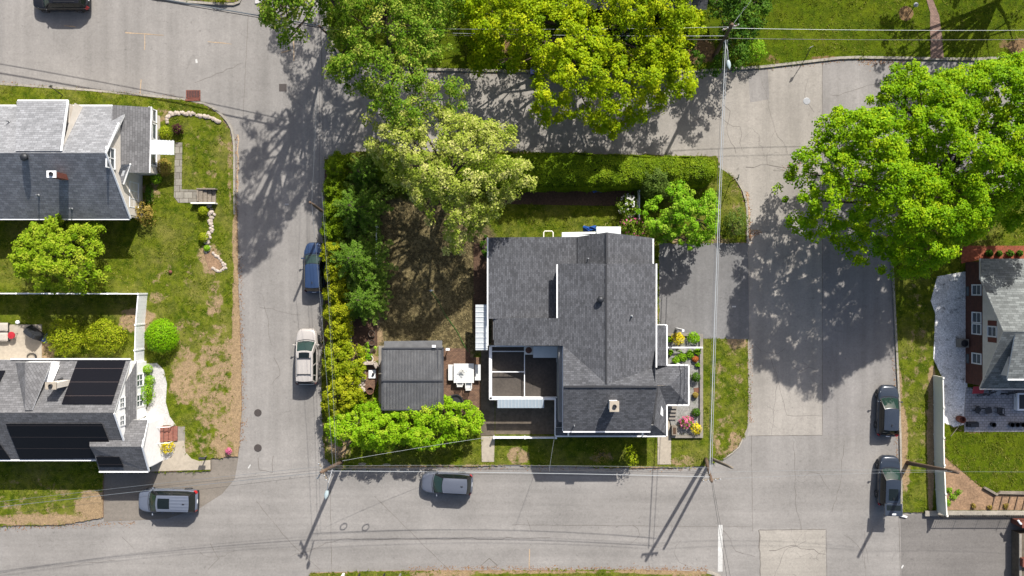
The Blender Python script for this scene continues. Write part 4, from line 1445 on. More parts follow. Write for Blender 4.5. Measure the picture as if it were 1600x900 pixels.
UPW = math.pi / 2
g = 'cars parked along the streets'
x, y = P(102, 3)
make_car('black SUV at the upper left picture edge, only one side in view', (x, y, 0), math.pi, 4.75, 1.9, 1.68, paint('paint_black', (0.012, 0.012, 0.014, 1)), 'suv', rails='black', group=g)
x, y = P(494, 418)
make_car('dark blue hatchback car parked beside the tall hedge on the narrow street', (x, y, 0), UPW, 4.25, 1.72, 1.5, paint('paint_blue', A(64, 88, 128), 0.3), 'car', style='wagon', group=g)
x, y = P(483, 556)
make_car('white SUV with roof rack and small sunroof parked beside the leafy hedge', (x, y, 0), UPW, 4.75, 1.86, 1.8, paint('paint_white', A(222, 214, 206), 0.1), 'suv', sunroof=(0.04, 0.24), rails='rack', ribs=4, group=g)
x, y = P(268, 779)
make_car('large grey SUV with dark panoramic sunroof standing across the tan driveway', (x, y, 0.012), math.pi - 0.02, 5.0, 1.98, 1.75, paint('paint_grey', A(136, 144, 160), 0.3), 'suv', sunroof=(0.06, 0.42), ribs=5, group=g)
x, y = P(699, 752)
make_car('compact silver grey SUV with red tail lights parked on the street below the shrubs', (x, y, 0), math.pi - 0.05, 4.3, 1.82, 1.68, paint('paint_silver', A(124, 130, 144), 0.3), 'suv', style='wagon', group=g)
x, y = P(1382, 640)
make_car('black hatchback car with closed boot by the grass verge, nearer the big tree', (x, y, 0), UPW - 0.03, 4.35, 1.8, 1.5, paint('paint_black_sky_tint', (0.028, 0.036, 0.05, 1), 0.2, 0.25), 'car', style='hatch', group=g)  # bluish base colour stands in for sky reflected in black paint
x, y = P(1383, 748)
make_car('black SUV with its tailgate raised, parked by the leaning pole and verge', (x, y, 0), UPW - 0.03, 4.25, 1.82, 1.68, paint('paint_black_sky_blue', (0.024, 0.032, 0.046, 1), 0.2, 0.25), 'suv', style='wagon', sunroof=(0.38, 0.86), open_gate=True, group=g)  # black paint with the blue sky reflection put into its base colour

# ------------------------------------------------------------------ houses
def window(parent, c, wd, ht, face, sashes=1, shutter=None, horiz=False):
    """c: centre on the wall plane; face '+x' '-x' '+y' '-y'"""
    sg = 1 if face[0] == '+' else -1
    ax = face[1]

    def bx(mb, a0, a1, z0, z1, d0, d1):
        if ax == 'x': mb.box(c[0] + sg * d0, c[0] + sg * d1, c[1] + a0, c[1] + a1, c[2] + z0, c[2] + z1)
        else: mb.box(c[0] + a0, c[0] + a1, c[1] + sg * d0, c[1] + sg * d1, c[2] + z0, c[2] + z1)
    f = 0.09
    mb = MB()
    bx(mb, -wd / 2 - f, wd / 2 + f, ht / 2, ht / 2 + f, -0.02, 0.07)
    bx(mb, -wd / 2 - f, wd / 2 + f, -ht / 2 - f, -ht / 2, -0.02, 0.10)
    for s in (-1, 1):
        bx(mb, s * wd / 2 - (f if s < 0 else 0), s * wd / 2 + (f if s > 0 else 0), -ht / 2, ht / 2, -0.02, 0.06)
    for k in range(1, sashes):
        a = -wd / 2 + wd * k / sashes
        bx(mb, a - 0.04, a + 0.04, -ht / 2, ht / 2, -0.02, 0.055)
    bx(mb, -wd / 2, wd / 2, -0.025, 0.025, -0.02, 0.045)
    o = part('window', mb, M['white'], parent)
    mb = MB(); bx(mb, -wd / 2, wd / 2, -ht / 2, ht / 2, -0.03, 0.02)
    part('pane', mb, M['pane'], o)
    return o


def gable_ew(x0, x1, yr, zr, yn, zn, ys, zs):
    """wall solid under an east-west ridge"""
    mb = MB()
    sec = [(ys, LZ), (yn, LZ), (yn, zn), (yr, zr), (ys, zs)]
    a = [(x0, y, z) for y, z in sec]; b = [(x1, y, z) for y, z in sec]
    mb.face(a[::-1], 0, [(y, z) for y, z in sec[::-1]]); mb.face(b, 0, [(y, z) for y, z in sec])
    for i in range(5):
        j = (i + 1) % 5
        mb.face([a[i], a[j], b[j], b[i]], 0, [(x0, sec[i][1]), (x0, sec[j][1]), (x1, sec[j][1]), (x1, sec[i][1])])
    return mb


def wallbox(x0, x1, y0, y1, z0, z1):
    mb = MB(); mb.box(x0, x1, y0, y1, z0, z1); return mb


def slabs(lst, t=0.16):
    mb = MB()
    for p in lst: mb.slab([P3(*q) for q in p], t)
    return mb


def gutter(parent, a, b, wdt=0.13, m='white'):
    mb = MB(); mb.beam(P3(*a), P3(*b), wdt, 0.12)
    return part('gutter', mb, M[m], parent)


def vent_pipe(parent, q, h=0.35, r=0.05, m='galv'):
    x, y, z = P3(*q)
    mb = MB(); mb.lathe((x, y, z - 0.1), [(r * 2.2, 0.05), (r * 1.6, 0.12), (r, 0.14), (r, h + 0.1)], 10)
    return part('vent_pipe', mb, M[m], parent)


def chimney(parent, q, sx, sy, z0, z1, mat, cap='concrete_grey'):
    x, y = P(q[0], q[1], z1)
    mb = MB(); mb.box(x - sx / 2, x + sx / 2, y - sy / 2, y + sy / 2, z0, z1 - 0.1)
    c = part('chimney', mb, M[mat], parent)
    mb = MB(); mb.box(x - sx / 2 - .06, x + sx / 2 + .06, y - sy / 2 - .06, y + sy / 2 + .06, z1 - 0.1, z1)
    part('chimney_cap', mb, M[cap], c)
    mb = MB(); mb.lathe((x + 0.02, y, z1), [(0.16, 0.0), (0.16, 0.14), (0.12, 0.15), (0.12, 0.06)], 12)
    part('flue', mb, M['dark_metal'], c)


def turbine(parent, q, r=0.24):
    x, y, z = P3(*q)
    mb = MB(); mb.lathe((x, y, z - 0.12), [(r * 0.7, 0), (r * 0.7, 0.22), (r * 1.05, 0.25), (r * 1.15, 0.36), (r * 0.9, 0.46), (r * 0.4, 0.52), (0.02, 0.53)], 18)
    return part('roof_vent', mb, M['dark_metal'], parent, smooth=True)


def solar_array(parent, q, off=0.10):
    pts = [Vector(P3(*p)) for p in q]
    n = (pts[1] - pts[0]).cross(pts[2] - pts[1]).normalized()
    if n.z < 0: n = -n
    mb = MB(); mb.slab([tuple(p + n * off) for p in pts], 0.04, 0, 1)
    return part('solar_panel', mb, [M['solar'], M['black']], parent)


# --- main corner house
cx, cy = P(900, 520)
h3 = thing('corner_house', 'large charcoal shingled corner house between the back yard and the asphalt driveway', 'house', (cx, cy, LZ))
mb = MB()
mb.box(3.75, 10.85, -10.75, 1.75, LZ, 4.8)
mb.box(4.2, 10.6, 1.75, 3.65, LZ, 3.75)
mb.box(-1.55, 3.75, -4.25, 3.6, LZ, 3.2)
mb.box(10.85, 12.0, -6.3, -3.2, LZ, 2.9)
mb.face([P3(873, 412.5, 5.10), P3(1023, 412.5, 4.90), P3(948, 412.5, 6.50)])
mb.face([P3(881, 672, 5.00), P3(881, 604, 6.50), P3(881, 541, 5.20)])
mb.face([P3(1016, 672, 5.00), P3(1024, 604, 6.50), P3(1024, 541, 5.00)])
mb.face([P3(902, 366, 4.00), P3(1019, 372, 4.00), P3(948, 364.5, 5.70)])
mb.face([P3(872, 498, 3.90), P3(872, 498, 5.10), P3(773, 498, 3.10)])
part('wall', mb, M['wall_grey'], h3)
R = slabs([
    [(948, 412, 6.60), (948, 600, 6.60), (1024, 574, 5.02), (1024, 412, 5.00)],
    [(948, 412, 6.60), (872, 412, 5.22), (872, 497, 5.22), (772, 497, 3.32), (772, 540, 3.32), (880, 540, 5.38), (947, 600, 6.60)],
    [(880, 540, 5.39), (948, 600, 6.61), (1024, 574, 5.04), (1027, 604, 6.60), (880, 604, 6.60)],
    [(880, 604, 6.60), (1027, 604, 6.60), (1016, 673, 5.00), (880, 673, 5.00)],
    [(948, 363, 5.80), (948, 413, 5.80), (1020, 413, 4.15), (1020, 372, 4.15)],
    [(948, 363, 5.80), (902, 370, 4.12), (902, 413, 4.12), (948, 413, 5.80)],
    [(763, 371, 3.40), (904, 370, 4.02), (904, 412, 4.02), (873, 412, 3.90), (873, 498, 3.90), (763, 498, 3.40)]])
R2 = R
part('roof', R2, [M['roof_main'], M['roof_main']], h3)
R = slabs([
    [(1024, 508, 3.9), (1041, 508, 3.25), (1041, 571.5, 3.25), (1024, 571.5, 3.9)],
    [(1024, 571, 3.12), (1075, 571, 3.1), (1047, 602, 3.95), (1024, 602, 3.97)],
    [(1075, 571, 3.1), (1075, 632, 3.1), (1047, 602, 3.95)],
    [(1024, 603, 3.97), (1047, 602, 3.95), (1075, 632, 3.1), (1041, 632, 3.1)],
    [(1029, 603, 4.0), (1041, 632, 3.1), (1041, 680, 3.1), (1022, 664, 3.9)],
    [(1022, 664, 3.9), (1041, 680, 3.1), (1012, 680.5, 3.1), (1012, 664, 3.9)],
    [(1029, 603, 4.0), (1022, 664, 3.9), (1012, 664, 3.3), (1012, 603, 3.3)],
    [(868, 668, 3.7), (1014, 668, 3.7), (1014, 680.5, 3.05), (868, 680.5, 3.05)],
    [(868, 622, 3.1), (886, 622, 3.5), (886, 668, 3.5), (868, 680, 3.05)]], 0.13)
part('porch_roof', R, [M['roof_main'], M['white']], h3)
for a, b in (((1025.5, 412, 5.00), (1025.5, 574, 5.00)), ((870.5, 413, 5.12), (870.5, 497, 5.12)), ((1020.5, 373, 4.10), (1020.5, 412, 4.10)), ((762, 371, 3.35), (762, 540, 3.30)),
             ((880, 674.5, 4.90), (1016, 674.5, 4.90)), ((879.5, 541, 4.90), (879.5, 673, 4.85)), ((1042, 508, 3.2), (1042, 571, 3.2)), ((1026, 508, 3.3), (1042, 508, 3.25)),
             ((1042, 570.5, 3.1), (1076, 570.5, 3.1)), ((1076, 570, 3.1), (1076, 633, 3.1)), ((1042, 633, 3.1), (1076, 633, 3.1)), ((1042, 633, 3.1), (1042, 681, 3.1)), ((868, 681.5, 3.0), (1041, 681.5, 3.0)),
             ((888, 674, 4.80), (888, 681, 3.2)), ((1004, 674, 4.80), (1004, 681, 3.2)), ((867.5, 623, 3.05), (867.5, 681, 3.0))):
    gutter(h3, a, b, 0.11)
mb = MB()
for a, b in (((947.5, 413, 6.66), (947.5, 600, 6.66)), ((882, 604, 6.66), (1027, 604, 6.66)), ((948, 363, 5.86), (948, 411, 5.86))):
    mb.beam(P3(*a), P3(*b), 0.16, 0.012)
part('ridge_cap', mb, M['roof_main'], h3)
chimney(h3, (960, 635), 0.62, 0.72, 5.3, 7.1, 'wall_white', 'concrete')
turbine(h3, (938, 468, 6.55))
vent_pipe(h3, (987, 494, 5.90)); vent_pipe(h3, (919, 404, 4.70)); vent_pipe(h3, (897, 664, 5.15), 0.45)
for yy in (-9.2, -6.8, -2.0, 0.2):
    window(h3, (10.85, yy, 3.4), 1.0, 1.3, '+x', 1)
for xx in (5.0, 7.2, 7.80):
    window(h3, (xx, -10.75, 3.6), 1.0, 1.3, '-y')
    window(h3, (xx, -10.75, 1.5), 1.0, 1.3, '-y')
for yy in (1.0, -1.5):
    window(h3, (-1.55, yy, 2.2), 1.0, 1.2, '-x')
window(h3, (6.4, 3.65, 2.2), 1.1, 1.3, '+y')
mb = MB(); mb.box(10.85, 10.93, -1.2, 1.3, LZ, 2.4)
part('garage_door', mb, M['white'], h3)
# front porch: posts and door
mb = MB(); mb.box(12.0, 12.06, -5.6, -4.6, LZ + 0.3, 2.4); part('front_door', mb, M['dark_metal'], h3)
for yy in (-3.5, -6.5):
    x_, y_ = 14.1, yy
    mb = MB(); mb.box(x_ - 0.09, x_ + 0.09, y_ * 1.0 - 0.09, y_ + 0.09, LZ, 3.0); part('porch_post', mb, M['white'], h3)
mb = MB()
for k in range(4):
    y1 = P(1050, 633 + 6 * k, 0.5)[1]
    mb.box(P(1042, 0)[0], P(1055, 0)[0], y1 - 0.28, y1, LZ, LZ + 0.62 - 0.15 * k)
part('front_steps', mb, M['concrete_grey'], h3)
# roof terrace on the west side
mb = MB(); mb.prism([P(767, 540, 1.6), P(879, 540, 1.6), P(879, 621, 1.6), P(767, 621, 1.6)], 1.4, 1.6)
ter = part('terrace_deck', mb, M['membrane'], h3)
mb = MB(); mb.prism([P(771, 541, 1.4), P(876, 541, 1.4), P(876, 616, 1.4), P(771, 616, 1.4)], LZ, 1.4)
part('terrace_wall', mb, M['wall_white'], h3)
for a, b, wd, hh in (((766.5, 541, 1.9), (766.5, 623, 1.9), 0.24, 0.7), ((765, 622, 1.9), (879, 622, 1.9), 0.22, 0.7), ((765, 540.5, 1.9), (820, 540.5, 1.9), 0.1, 0.7)):
    mb = MB(); mb.beam(P3(*a), P3(*b), wd, hh); part('parapet', mb, M['white'], h3)
for a, b in (((819.5, 542, 2.1), (819.5, 620, 2.1)), ((768, 581, 2.1), (819, 581, 2.1)), ((768, 549, 2.1), (819, 549, 2.1))):
    mb = MB(); mb.beam(P3(*a), P3(*b), 0.07, 0.06)
    n = 6
    for k in range(n):
        p = Vector(P3(*a)).lerp(Vector(P3(*b)), (k + 0.5) / n); mb.beam((p.x, p.y, 1.6), (p.x, p.y, 2.1), 0.03, 0.03)
    part('terrace_railing', mb, M['white'], h3)
mb = MB(); mb.slab([P3(833, 541, 2.9), P3(873, 541, 2.9), P3(873, 559, 2.6), P3(833, 559, 2.6)], 0.06)
part('door_canopy', mb, [M['awning'], M['awning']], h3)
mb = MB(); mb.box(*[P(871, 0, 3)[0], P(880, 0, 3)[0]], P(0, 568, 3)[1], P(0, 556, 3)[1], 1.6, 2.0)
part('cupboard', mb, M['white'], h3)
mb = MB(); mb.slab([P3(777, 624, 2.55), P3(850, 624, 2.55), P3(850, 637.5, 2.35), P3(777, 637.5, 2.35)], 0.05)
for k in range(14):
    x_ = 778 + 5.3 * k
    mb.beam(P3(x_, 624, 2.57), P3(x_, 637, 2.37), 0.05, 0.03, 1)
part('awning', mb, [M['awning_grey'], M['awning']], h3)
mb = MB(); mb.slab([P3(762, 476, 2.75), P3(743, 476, 2.45), P3(743, 547, 2.45), P3(762, 547, 2.75)], 0.06)
for k in range(9):
    y_ = 479 + 8 * k
    mb.beam(P3(762, y_, 2.78), P3(743, y_, 2.48), 0.05, 0.03, 1)
part('awning', mb, [M['awning'], M['white']], h3)
mb = MB(); mb.slab([P3(878, 363, 2.5), P3(932, 362, 2.5), P3(932, 375, 2.7), P3(878, 375, 2.7)], 0.06)
mb.slab([P3(932, 354, 2.6), P3(970, 354, 2.6), P3(970, 375, 2.8), P3(932, 375, 2.8)], 0.06)
part('awning', mb, [M['awning'], M['white']], h3)

# air conditioner on the terrace
x, y = P(826, 547, 2.1)
t = thing('air_conditioner', 'beige box air conditioner on the dark roof terrace', 'air conditioner', (x, y, 1.6))
mb = MB(); mb.box(x - .36, x + .36, y - .36, y + .36, 1.63, 2.3); part('casing', mb, M['fence_beige'], t)
mb = MB(); mb.lathe((x, y, 2.3), [(0.27, 0.0), (0.27, 0.03), (0.2, 0.035), (0.05, 0.05)], 20); part('fan_grille', mb, M['terracotta'], t)

# --- upper left house (cape cod with dormer)
X1 = -(800 - 165) * S * (1 - 6.9 / H)
yr = P(0, 239, 6.9)[1]; yn = P(0, 166, 3.4)[1]; ys = P(0, 341, 3.2)[1]
h1 = thing('dormer_house', 'pale grey roofed house with cream gable and front porch roof, at the upper left', 'house', (X1 - 6, yr, LZ))
part('wall', gable_ew(-52, X1 - 0.12, yr, 6.7, yn - 0.35, 3.4, ys + 0.35, 3.2), M['wall_cream'], h1)
R = slabs([[(-160, 239, 6.9), (165, 239, 6.9), (203, 341.5, 3.2), (-160, 341.5, 3.2)],
           [(-160, 239, 6.9), (165, 239, 6.9), (201, 166, 3.4), (-160, 166, 3.4)]], 0.18)
part('roof', R, [M['roof_light'], M['white']], h1)
# shed dormer on the north slope
mb = MB(); mb.slab([P3(24, 236, 6.95), P3(95, 236, 6.95), P3(106, 158, 4.9), P3(26, 158, 4.9)], 0.16)
o = part('dormer_roof', mb, [M['roof_light'], M['white']], h1)
mb = MB(); xa, xb = P(30, 0, 5.2)[0], P(103, 0, 5.2)[0]
mb.box(xa, xb, P(0, 200, 5)[1], P(0, 160.5, 5.0)[1], 3.3, 4.7); part('dormer_wall', mb, M['wall_cream'], o)
mb = MB(); xs_ = P(95, 236, 6.9)[0] - 0.05
mb.face([(xs_, P(0, 234, 6.6)[1], 6.65), (xs_, P(0, 160.5, 4.8)[1], 4.75), (xs_, P(0, 160.5, 5.0)[1], 3.4), (xs_, P(0, 234, 6.6)[1], 6.3)]); part('dormer_cheek', mb, M['wall_cream'], o)
# front porch wing
mb = MB(); mb.slab([P3(176, 164, 4.5), P3(236, 167.5, 2.9), P3(233.5, 270, 2.9), P3(168, 269, 4.7)], 0.15)
part('porch_roof', mb, [M['roof_mid'], M['white']], h1)
mb = MB(); mb.slab([P3(178, 287, 4.3), P3(202, 255, 4.3), P3(192, 287, 3.6)], 0.1)
mb.slab([P3(178, 289, 4.0), P3(193, 287, 4.0), P3(203, 257, 4.6), P3(190, 257, 4.9)], 0.12)
part('porch_roof', mb, [M['roof_light'], M['white']], h1)
xw0, xw1 = P(190, 0, 3)[0], P(234, 0, 2.9)[0] - 0.3
part('porch_wall', wallbox(xw0, xw1, P(0, 267, 2.9)[1], P(0, 171, 2.9)[1], LZ, 2.75), M['wall_cream'], h1)
part('bay_wall', wallbox(xw0, P(223, 300, 0)[0], P(0, 338, 2.5)[1], P(0, 269, 2.5)[1], LZ, 3.0), M['wall_cream'], h1)
window(h1, (P(223, 300, 0)[0], P(0, 305, 1.6)[1], 1.75), 2.0, 1.5, '+x', 3)
window(h1, (X1 - 0.12, P(0, 248, 5.5)[1], 5.9), 1.5, 1.25, '+x', 2)
for yy, ww in ((205, 1.2), (248, 1.0), (180, 0.9)):
    window(h1, (xw1, P(0, yy, 1.6)[1], 1.7), ww, 1.3, '+x', 1)
mb = MB(); yb = P(0, 229, 2.4)[1]
mb.slab([P3(236, 218, 2.75), P3(272, 220, 2.4), P3(272, 242, 2.4), P3(236, 241, 2.75)], 0.06)
for k in range(7):
    xx = 239 + 5.2 * k
    mb.beam(P3(xx, 219, 2.76 - 0.05 * k), P3(xx, 241, 2.76 - 0.05 * k), 0.05, 0.03, 1)
part('awning', mb, [M['awning'], M['white']], h1)
for a, b in (((-160, 342.5, 3.1), (203, 342.5, 3.1)), ((107, 165, 3.35), (176, 165, 3.35)), ((-60, 165, 3.35), (25, 165, 3.35)), ((236.5, 167, 2.85), (234, 270, 2.85)), ((165.5, 239, 6.85), (204, 341, 3.2)),
             ((165.5, 239, 6.85), (186, 193, 4.8)), ((96, 236, 6.9), (106.5, 158, 4.87)), ((28, 157, 4.85), (107, 157, 4.85)), ((193.5, 288, 3.95), (204, 256, 4.55))):
    gutter(h1, a, b, 0.12)
chimney(h1, (80, 272), 0.6, 0.42, 4.6, 7.4, 'rust', 'white')
turbine(h1, (40, 246, 6.7), 0.27); vent_pipe(h1, (60, 305, 4.6)); vent_pipe(h1, (112, 326, 3.8)); vent_pipe(h1, (14, 190, 4.7), 0.4)

# --- lower left house with solar panels
X2 = -(800 - 178) * S * (1 - 5.9 / H)
yr = P(0, 645, 5.9)[1]; yn = P(0, 562, 3.1)[1]; ys = P(0, 718, 3.2)[1]
h2 = thing('solar_house', 'grey house with black solar panels on both roof slopes and white front', 'house', (X2 - 6, yr, LZ))
part('wall', gable_ew(-52, X2 - 0.1, yr, 5.7, yn - 0.35, 3.05, ys + 0.35, 3.2), M['wall_white'], h2)
R = slabs([[(-160, 645, 5.9), (178, 645, 5.9), (204, 562, 3.1), (-160, 562, 3.1)],
           [(-160, 645, 5.9), (178, 645, 5.9), (205, 718, 3.1), (-160, 718, 3.2)]], 0.18)
part('roof', R, [M['roof_mid'], M['white']], h2)
# dormer on the north slope
mb = MB()
mb.slab([P3(39.5, 641, 5.86), P3(26, 567, 4.2), P3(38, 566, 5.2)], 0.1)
mb.slab([P3(39, 641, 5.95), P3(39, 566, 5.3), P3(80, 566, 4.4), P3(50, 641, 5.9)], 0.12)
mb.slab([P3(39, 641, 5.95), P3(24, 566, 4.4), P3(39, 566, 5.3)], 0.12)
part('dormer_roof', mb, [M['roof_mid'], M['white']], h2)
part('dormer_wall', wallbox(P(26, 0, 5)[0], P(76, 0, 4.9)[0], P(0, 600, 5)[1], P(0, 568, 5)[1], 3.0, 4.3), M['wall_white'], h2)
# front cross wing
y5 = P(0, 698, 4.6)[1]; n5 = P(0, 656, 3.2)[1]; s5 = P(0, 736, 3.0)[1]
Xg = -(800 - 222) * S * (1 - 4.5 / H)
R = slabs([[(140, 698, 4.6), (222, 698, 4.6), (231, 656, 3.2), (140, 656, 3.2)], [(140, 698, 4.6), (222, 698, 4.6), (232, 736, 3.0), (155, 736, 3.0), (148, 712, 3.9)]], 0.15)
part('porch_roof', R, [M['roof_mid'], M['white']], h2)
part('porch_wall', gable_ew(X2 - 2.5, Xg - 0.12, y5, 4.4, n5 - 0.3, 3.0, s5 + 0.3, 2.85), M['wall_white'], h2)
xe = X2 + 0.05
part('front_wall', wallbox(X2 - 1, xe, P(0, 656, 2.5)[1], P(0, 568, 2.5)[1], LZ, 2.9), M['wall_white'], h2)
mb = MB(); mb.slab([(X2 - 0.1, P(0, 598, 3.7)[1], 3.75), (X2 + 0.45, P(0, 564, 2.95)[1], 2.9), (X2 + 0.45, P(0, 657, 2.95)[1], 2.9), (X2 - 0.1, P(0, 690, 3.7)[1], 3.75)], 0.1); part('skirt_roof', mb, [M['roof_mid'], M['white']], h2)
part('porch_enclosure', wallbox(Xg - 0.6, P(249, 0, 0)[0], P(0, 727, 1.0)[1], P(0, 661, 1.0)[1], LZ, 1.7), M['wall_white'], h2)
for yy in (668, 684, 700, 716):
    mb = MB(); y_ = P(0, yy, 1.7)[1]; x_ = P(249, 0, 0)[0]; mb.box(x_ - 0.12, x_ + 0.03, y_ - 0.07, y_ + 0.07, LZ, 2.6); part('porch_post', mb, M['white'], h2)
for yy in (594, 626): window(h2, (xe, P(0, yy, 1.5)[1], 1.5), 0.9, 1.1, '+x', 2)
for yy in (629, 657): window(h2, (X2 - 0.1, P(0, yy, 4.3)[1], 4.35), 0.7, 0.75, '+x', 2)
for yy in (676, 692, 708): window(h2, (P(249, 0, 0)[0], P(0, yy, 1.0)[1], 1.0), 0.55, 0.7, '+x', 1)
solar_array(h2, [(122, 564, 3.2), (197, 564, 3.2), (175, 632, 5.5), (97, 632, 5.5)])
solar_array(h2, [(10, 661, 5.35), (160, 661, 5.35), (181, 714, 3.3), (32, 716, 3.2)])
solar_array(h2, [(-120, 661, 5.35), (-22, 661, 5.35), (17, 716, 3.2), (-90, 716, 3.2)])
solar_array(h2, [(-100, 580, 3.75), (9, 580, 3.75), (-3, 604, 4.6), (-100, 604, 4.6)])
mb = MB(); mb.slab([P3(150, 714, 4.02), P3(186, 714, 4.02), P3(193, 730, 3.37), P3(155, 730, 3.37)], 0.05); part('solar_panel', mb, [M['solar'], M['black']], h2)
for a, b in (((-160, 719, 3.1), (155, 719, 3.1)), ((17, 561, 3.2), (204, 561, 3.2)), ((155, 737, 2.95), (232, 737, 2.95)), ((222.5, 698, 4.55), (233, 736, 2.95)), ((222.5, 698, 4.55), (231.5, 656, 3.1)), ((178.5, 646, 5.87), (194, 690, 4.2))):
    gutter(h2, a, b, 0.12)
chimney(h2, (79, 603), 0.75, 0.45, 4.0, 6.4, 'wall_cream', 'concrete')
vent_pipe(h2, (96, 592, 4.25), 0.5, 0.06, 'dark_metal')
mb = MB(); mb.slab([P3(82, 571, 3.6), P3(93, 571, 3.6), P3(83, 595, 4.45)], 0.05); part('skylight', mb, [M['white'], M['white']], h2)

# --- brick house at the right edge
Xw = P(1507, 0, 0)[0]
yr = P(0, 518, 6.3)[1]; yn = P(0, 404, 3.0)[1]; ys = P(0, 607, 3.0)[1]
h4 = thing('brick_house', 'brown brick house with beige gable and weathered grey roof at the right edge', 'house', (Xw + 6, yr, LZ))
mb = wallbox(Xw, 54, ys + 0.15, yn - 0.2, LZ, 2.9)
part('wall', mb, M['brick'], h4)
mb = MB(); xg = Xw - 0.06
mb.face([(xg, ys - 0.05, 2.9), (xg, yr, 6.15), (xg, P(0, 437, 3)[1], 4.0), (xg, P(0, 437, 3)[1], 2.9)])
mb.box(xg + 0.001, xg + 0.3, ys + 0.2, P(0, 440, 3)[1], 2.88, 2.95)
part('gable', mb, M['wall_cream'], h4)
R = slabs([[(1568, 518, 6.3), (1740, 518, 6.3), (1740, 404, 3.0), (1532.5, 404, 3.0), (1532.5, 437, 4.05)],
           [(1568, 518, 6.3), (1740, 518, 6.3), (1740, 607, 3.0), (1531, 607, 3.0)]], 0.14)
part('roof', R, [M['roof_east'], M['wall_cream']], h4)
mb = MB(); mb.slab([P3(1587, 520, 6.2), P3(1740, 520, 6.2), P3(1740, 592, 5.0), P3(1574, 592, 5.0)], 0.14)
o = part('dormer_roof', mb, [M['roof_east'], M['white']], h4)
xd = P(1574, 0, 5.0)[0] + 0.15
mb = MB(); mb.prism([(xd, P(0, 588, 5)[1]), (54, P(0, 588, 5)[1]), (54, yr), (xd, yr)], 3.2, 4.9)
part('dormer_wall', mb, M['wall_cream'], o)
for yy in (453, 499, 541): pass
for yy in (453, 496, 514, 560): window(h4, (Xw, P(0, yy, 1.8)[1], 1.95), 0.75, 1.2, '-x', 1)
wv = window(h4, (xg, P(0, 518, 4.3)[1], 4.3), 0.7, 1.1, '-x', 1)
for s in (-1, 1):
    mb = MB(); yy = P(0, 518, 4.3)[1] + s * 0.68; mb.box(xg - 0.05, xg, yy - 0.2, yy + 0.2, 3.7, 4.9); part('shutter', mb, M['rust'], wv)
for yy in (455, 560):
    mb = MB(); y_ = P(0, yy, 0.4)[1]; mb.box(Xw - 0.05, Xw + 0.02, y_ - 0.4, y_ + 0.4, 0.35, 0.75); part('cellar_window', mb, M['pane'], h4)
mb = MB(); mb.tube([(Xw - 0.12, P(0, 430, 0)[1], 0.12), (Xw - 0.12, P(0, 604, 0)[1], 0.12), (Xw + 0.15, P(0, 606, 0)[1], 0.12)], 0.05, 6); part('drain_pipe', mb, M['white'], h4)
gutter(h4, (1531.5, 404, 2.95), (1531.5, 437, 2.95), 0.1)
gutter(h4, (1574, 593, 4.95), (1740, 593, 4.95), 0.12); gutter(h4, (1531, 608, 2.95), (1740, 608, 2.95), 0.1, 'wall_cream')
x, y = P(1503, 536, 0.5)
t = thing('air_conditioner', 'grey air conditioner with round fan beside the brown brick wall', 'air conditioner', (x, y, LZ + 0.05))
mb = MB(); mb.box(x - .36, x + .36, y - .36, y + .36, LZ + 0.05, 0.95); part('casing', mb, M['concrete_grey'], t)
mb = MB(); mb.lathe((x, y, 0.95), [(0.3, 0.0), (0.3, 0.03), (0.24, 0.03), (0.05, 0.06)], 20); part('fan_grille', mb, M['black'], t)

# --- house behind the yellow maple
yf = P(0, 36, 0)[1]
h5 = thing('porch_house', 'white porched brick house mostly hidden behind the yellow maple', 'house', (P(960, 0)[0], yf + 5, LZ))
part('wall', wallbox(P(880, 0)[0], P(1075, 0)[0], yf, yf + 9, LZ, 5.2), M['brick'], h5)
mb = MB()
mb.slab([(P(872, 0)[0], yf - 0.5, 5.1), (P(1083, 0)[0], yf - 0.5, 5.1), (P(1083, 0)[0], yf + 4.5, 8), (P(872, 0)[0], yf + 4.5, 8)])
mb.slab([(P(872, 0)[0], yf + 9.5, 5.1), (P(1083, 0)[0], yf + 9.5, 5.1), (P(1083, 0)[0], yf + 4.5, 8), (P(872, 0)[0], yf + 4.5, 8)])
part('roof', mb, [M['roof_main'], M['white']], h5)
mb = MB(); mb.box(P(972, 0)[0], P(1006, 0)[0], yf - 0.05, yf, LZ, 4.6); part('porch_panel', mb, M['wall_white'], h5)
mb = MB(); mb.box(P(974, 0)[0], P(1004, 0)[0], P(0, 56)[1], yf - 0.06, LZ, 0.7); part('front_steps', mb, M['concrete'], h5)
mb = MB(); mb.slab([(P(970, 0)[0], yf - 1.3, 2.9), (P(1006, 0)[0], yf - 1.3, 2.9), (P(1006, 0)[0], yf, 3.3), (P(970, 0)[0], yf, 3.3)], 0.15); part('porch_roof', mb, [M['white'], M['white']], h5)
for xx in (972, 1004):
    mb = MB(); x_ = P(xx, 0)[0]; mb.box(x_ - 0.1, x_ + 0.1, yf - 1.2, yf - 1.0, LZ, 2.8); part('porch_post', mb, M['white'], h5)
for xx in (900, 940, 1035): window(h5, (P(xx, 0)[0], yf, 3.6), 1.0, 1.4, '-y')
pad('footpath', [(982, 56), (998, 56), (1000, 106), (984, 106)], 0.0, LZ + 0.02, M['concrete'])

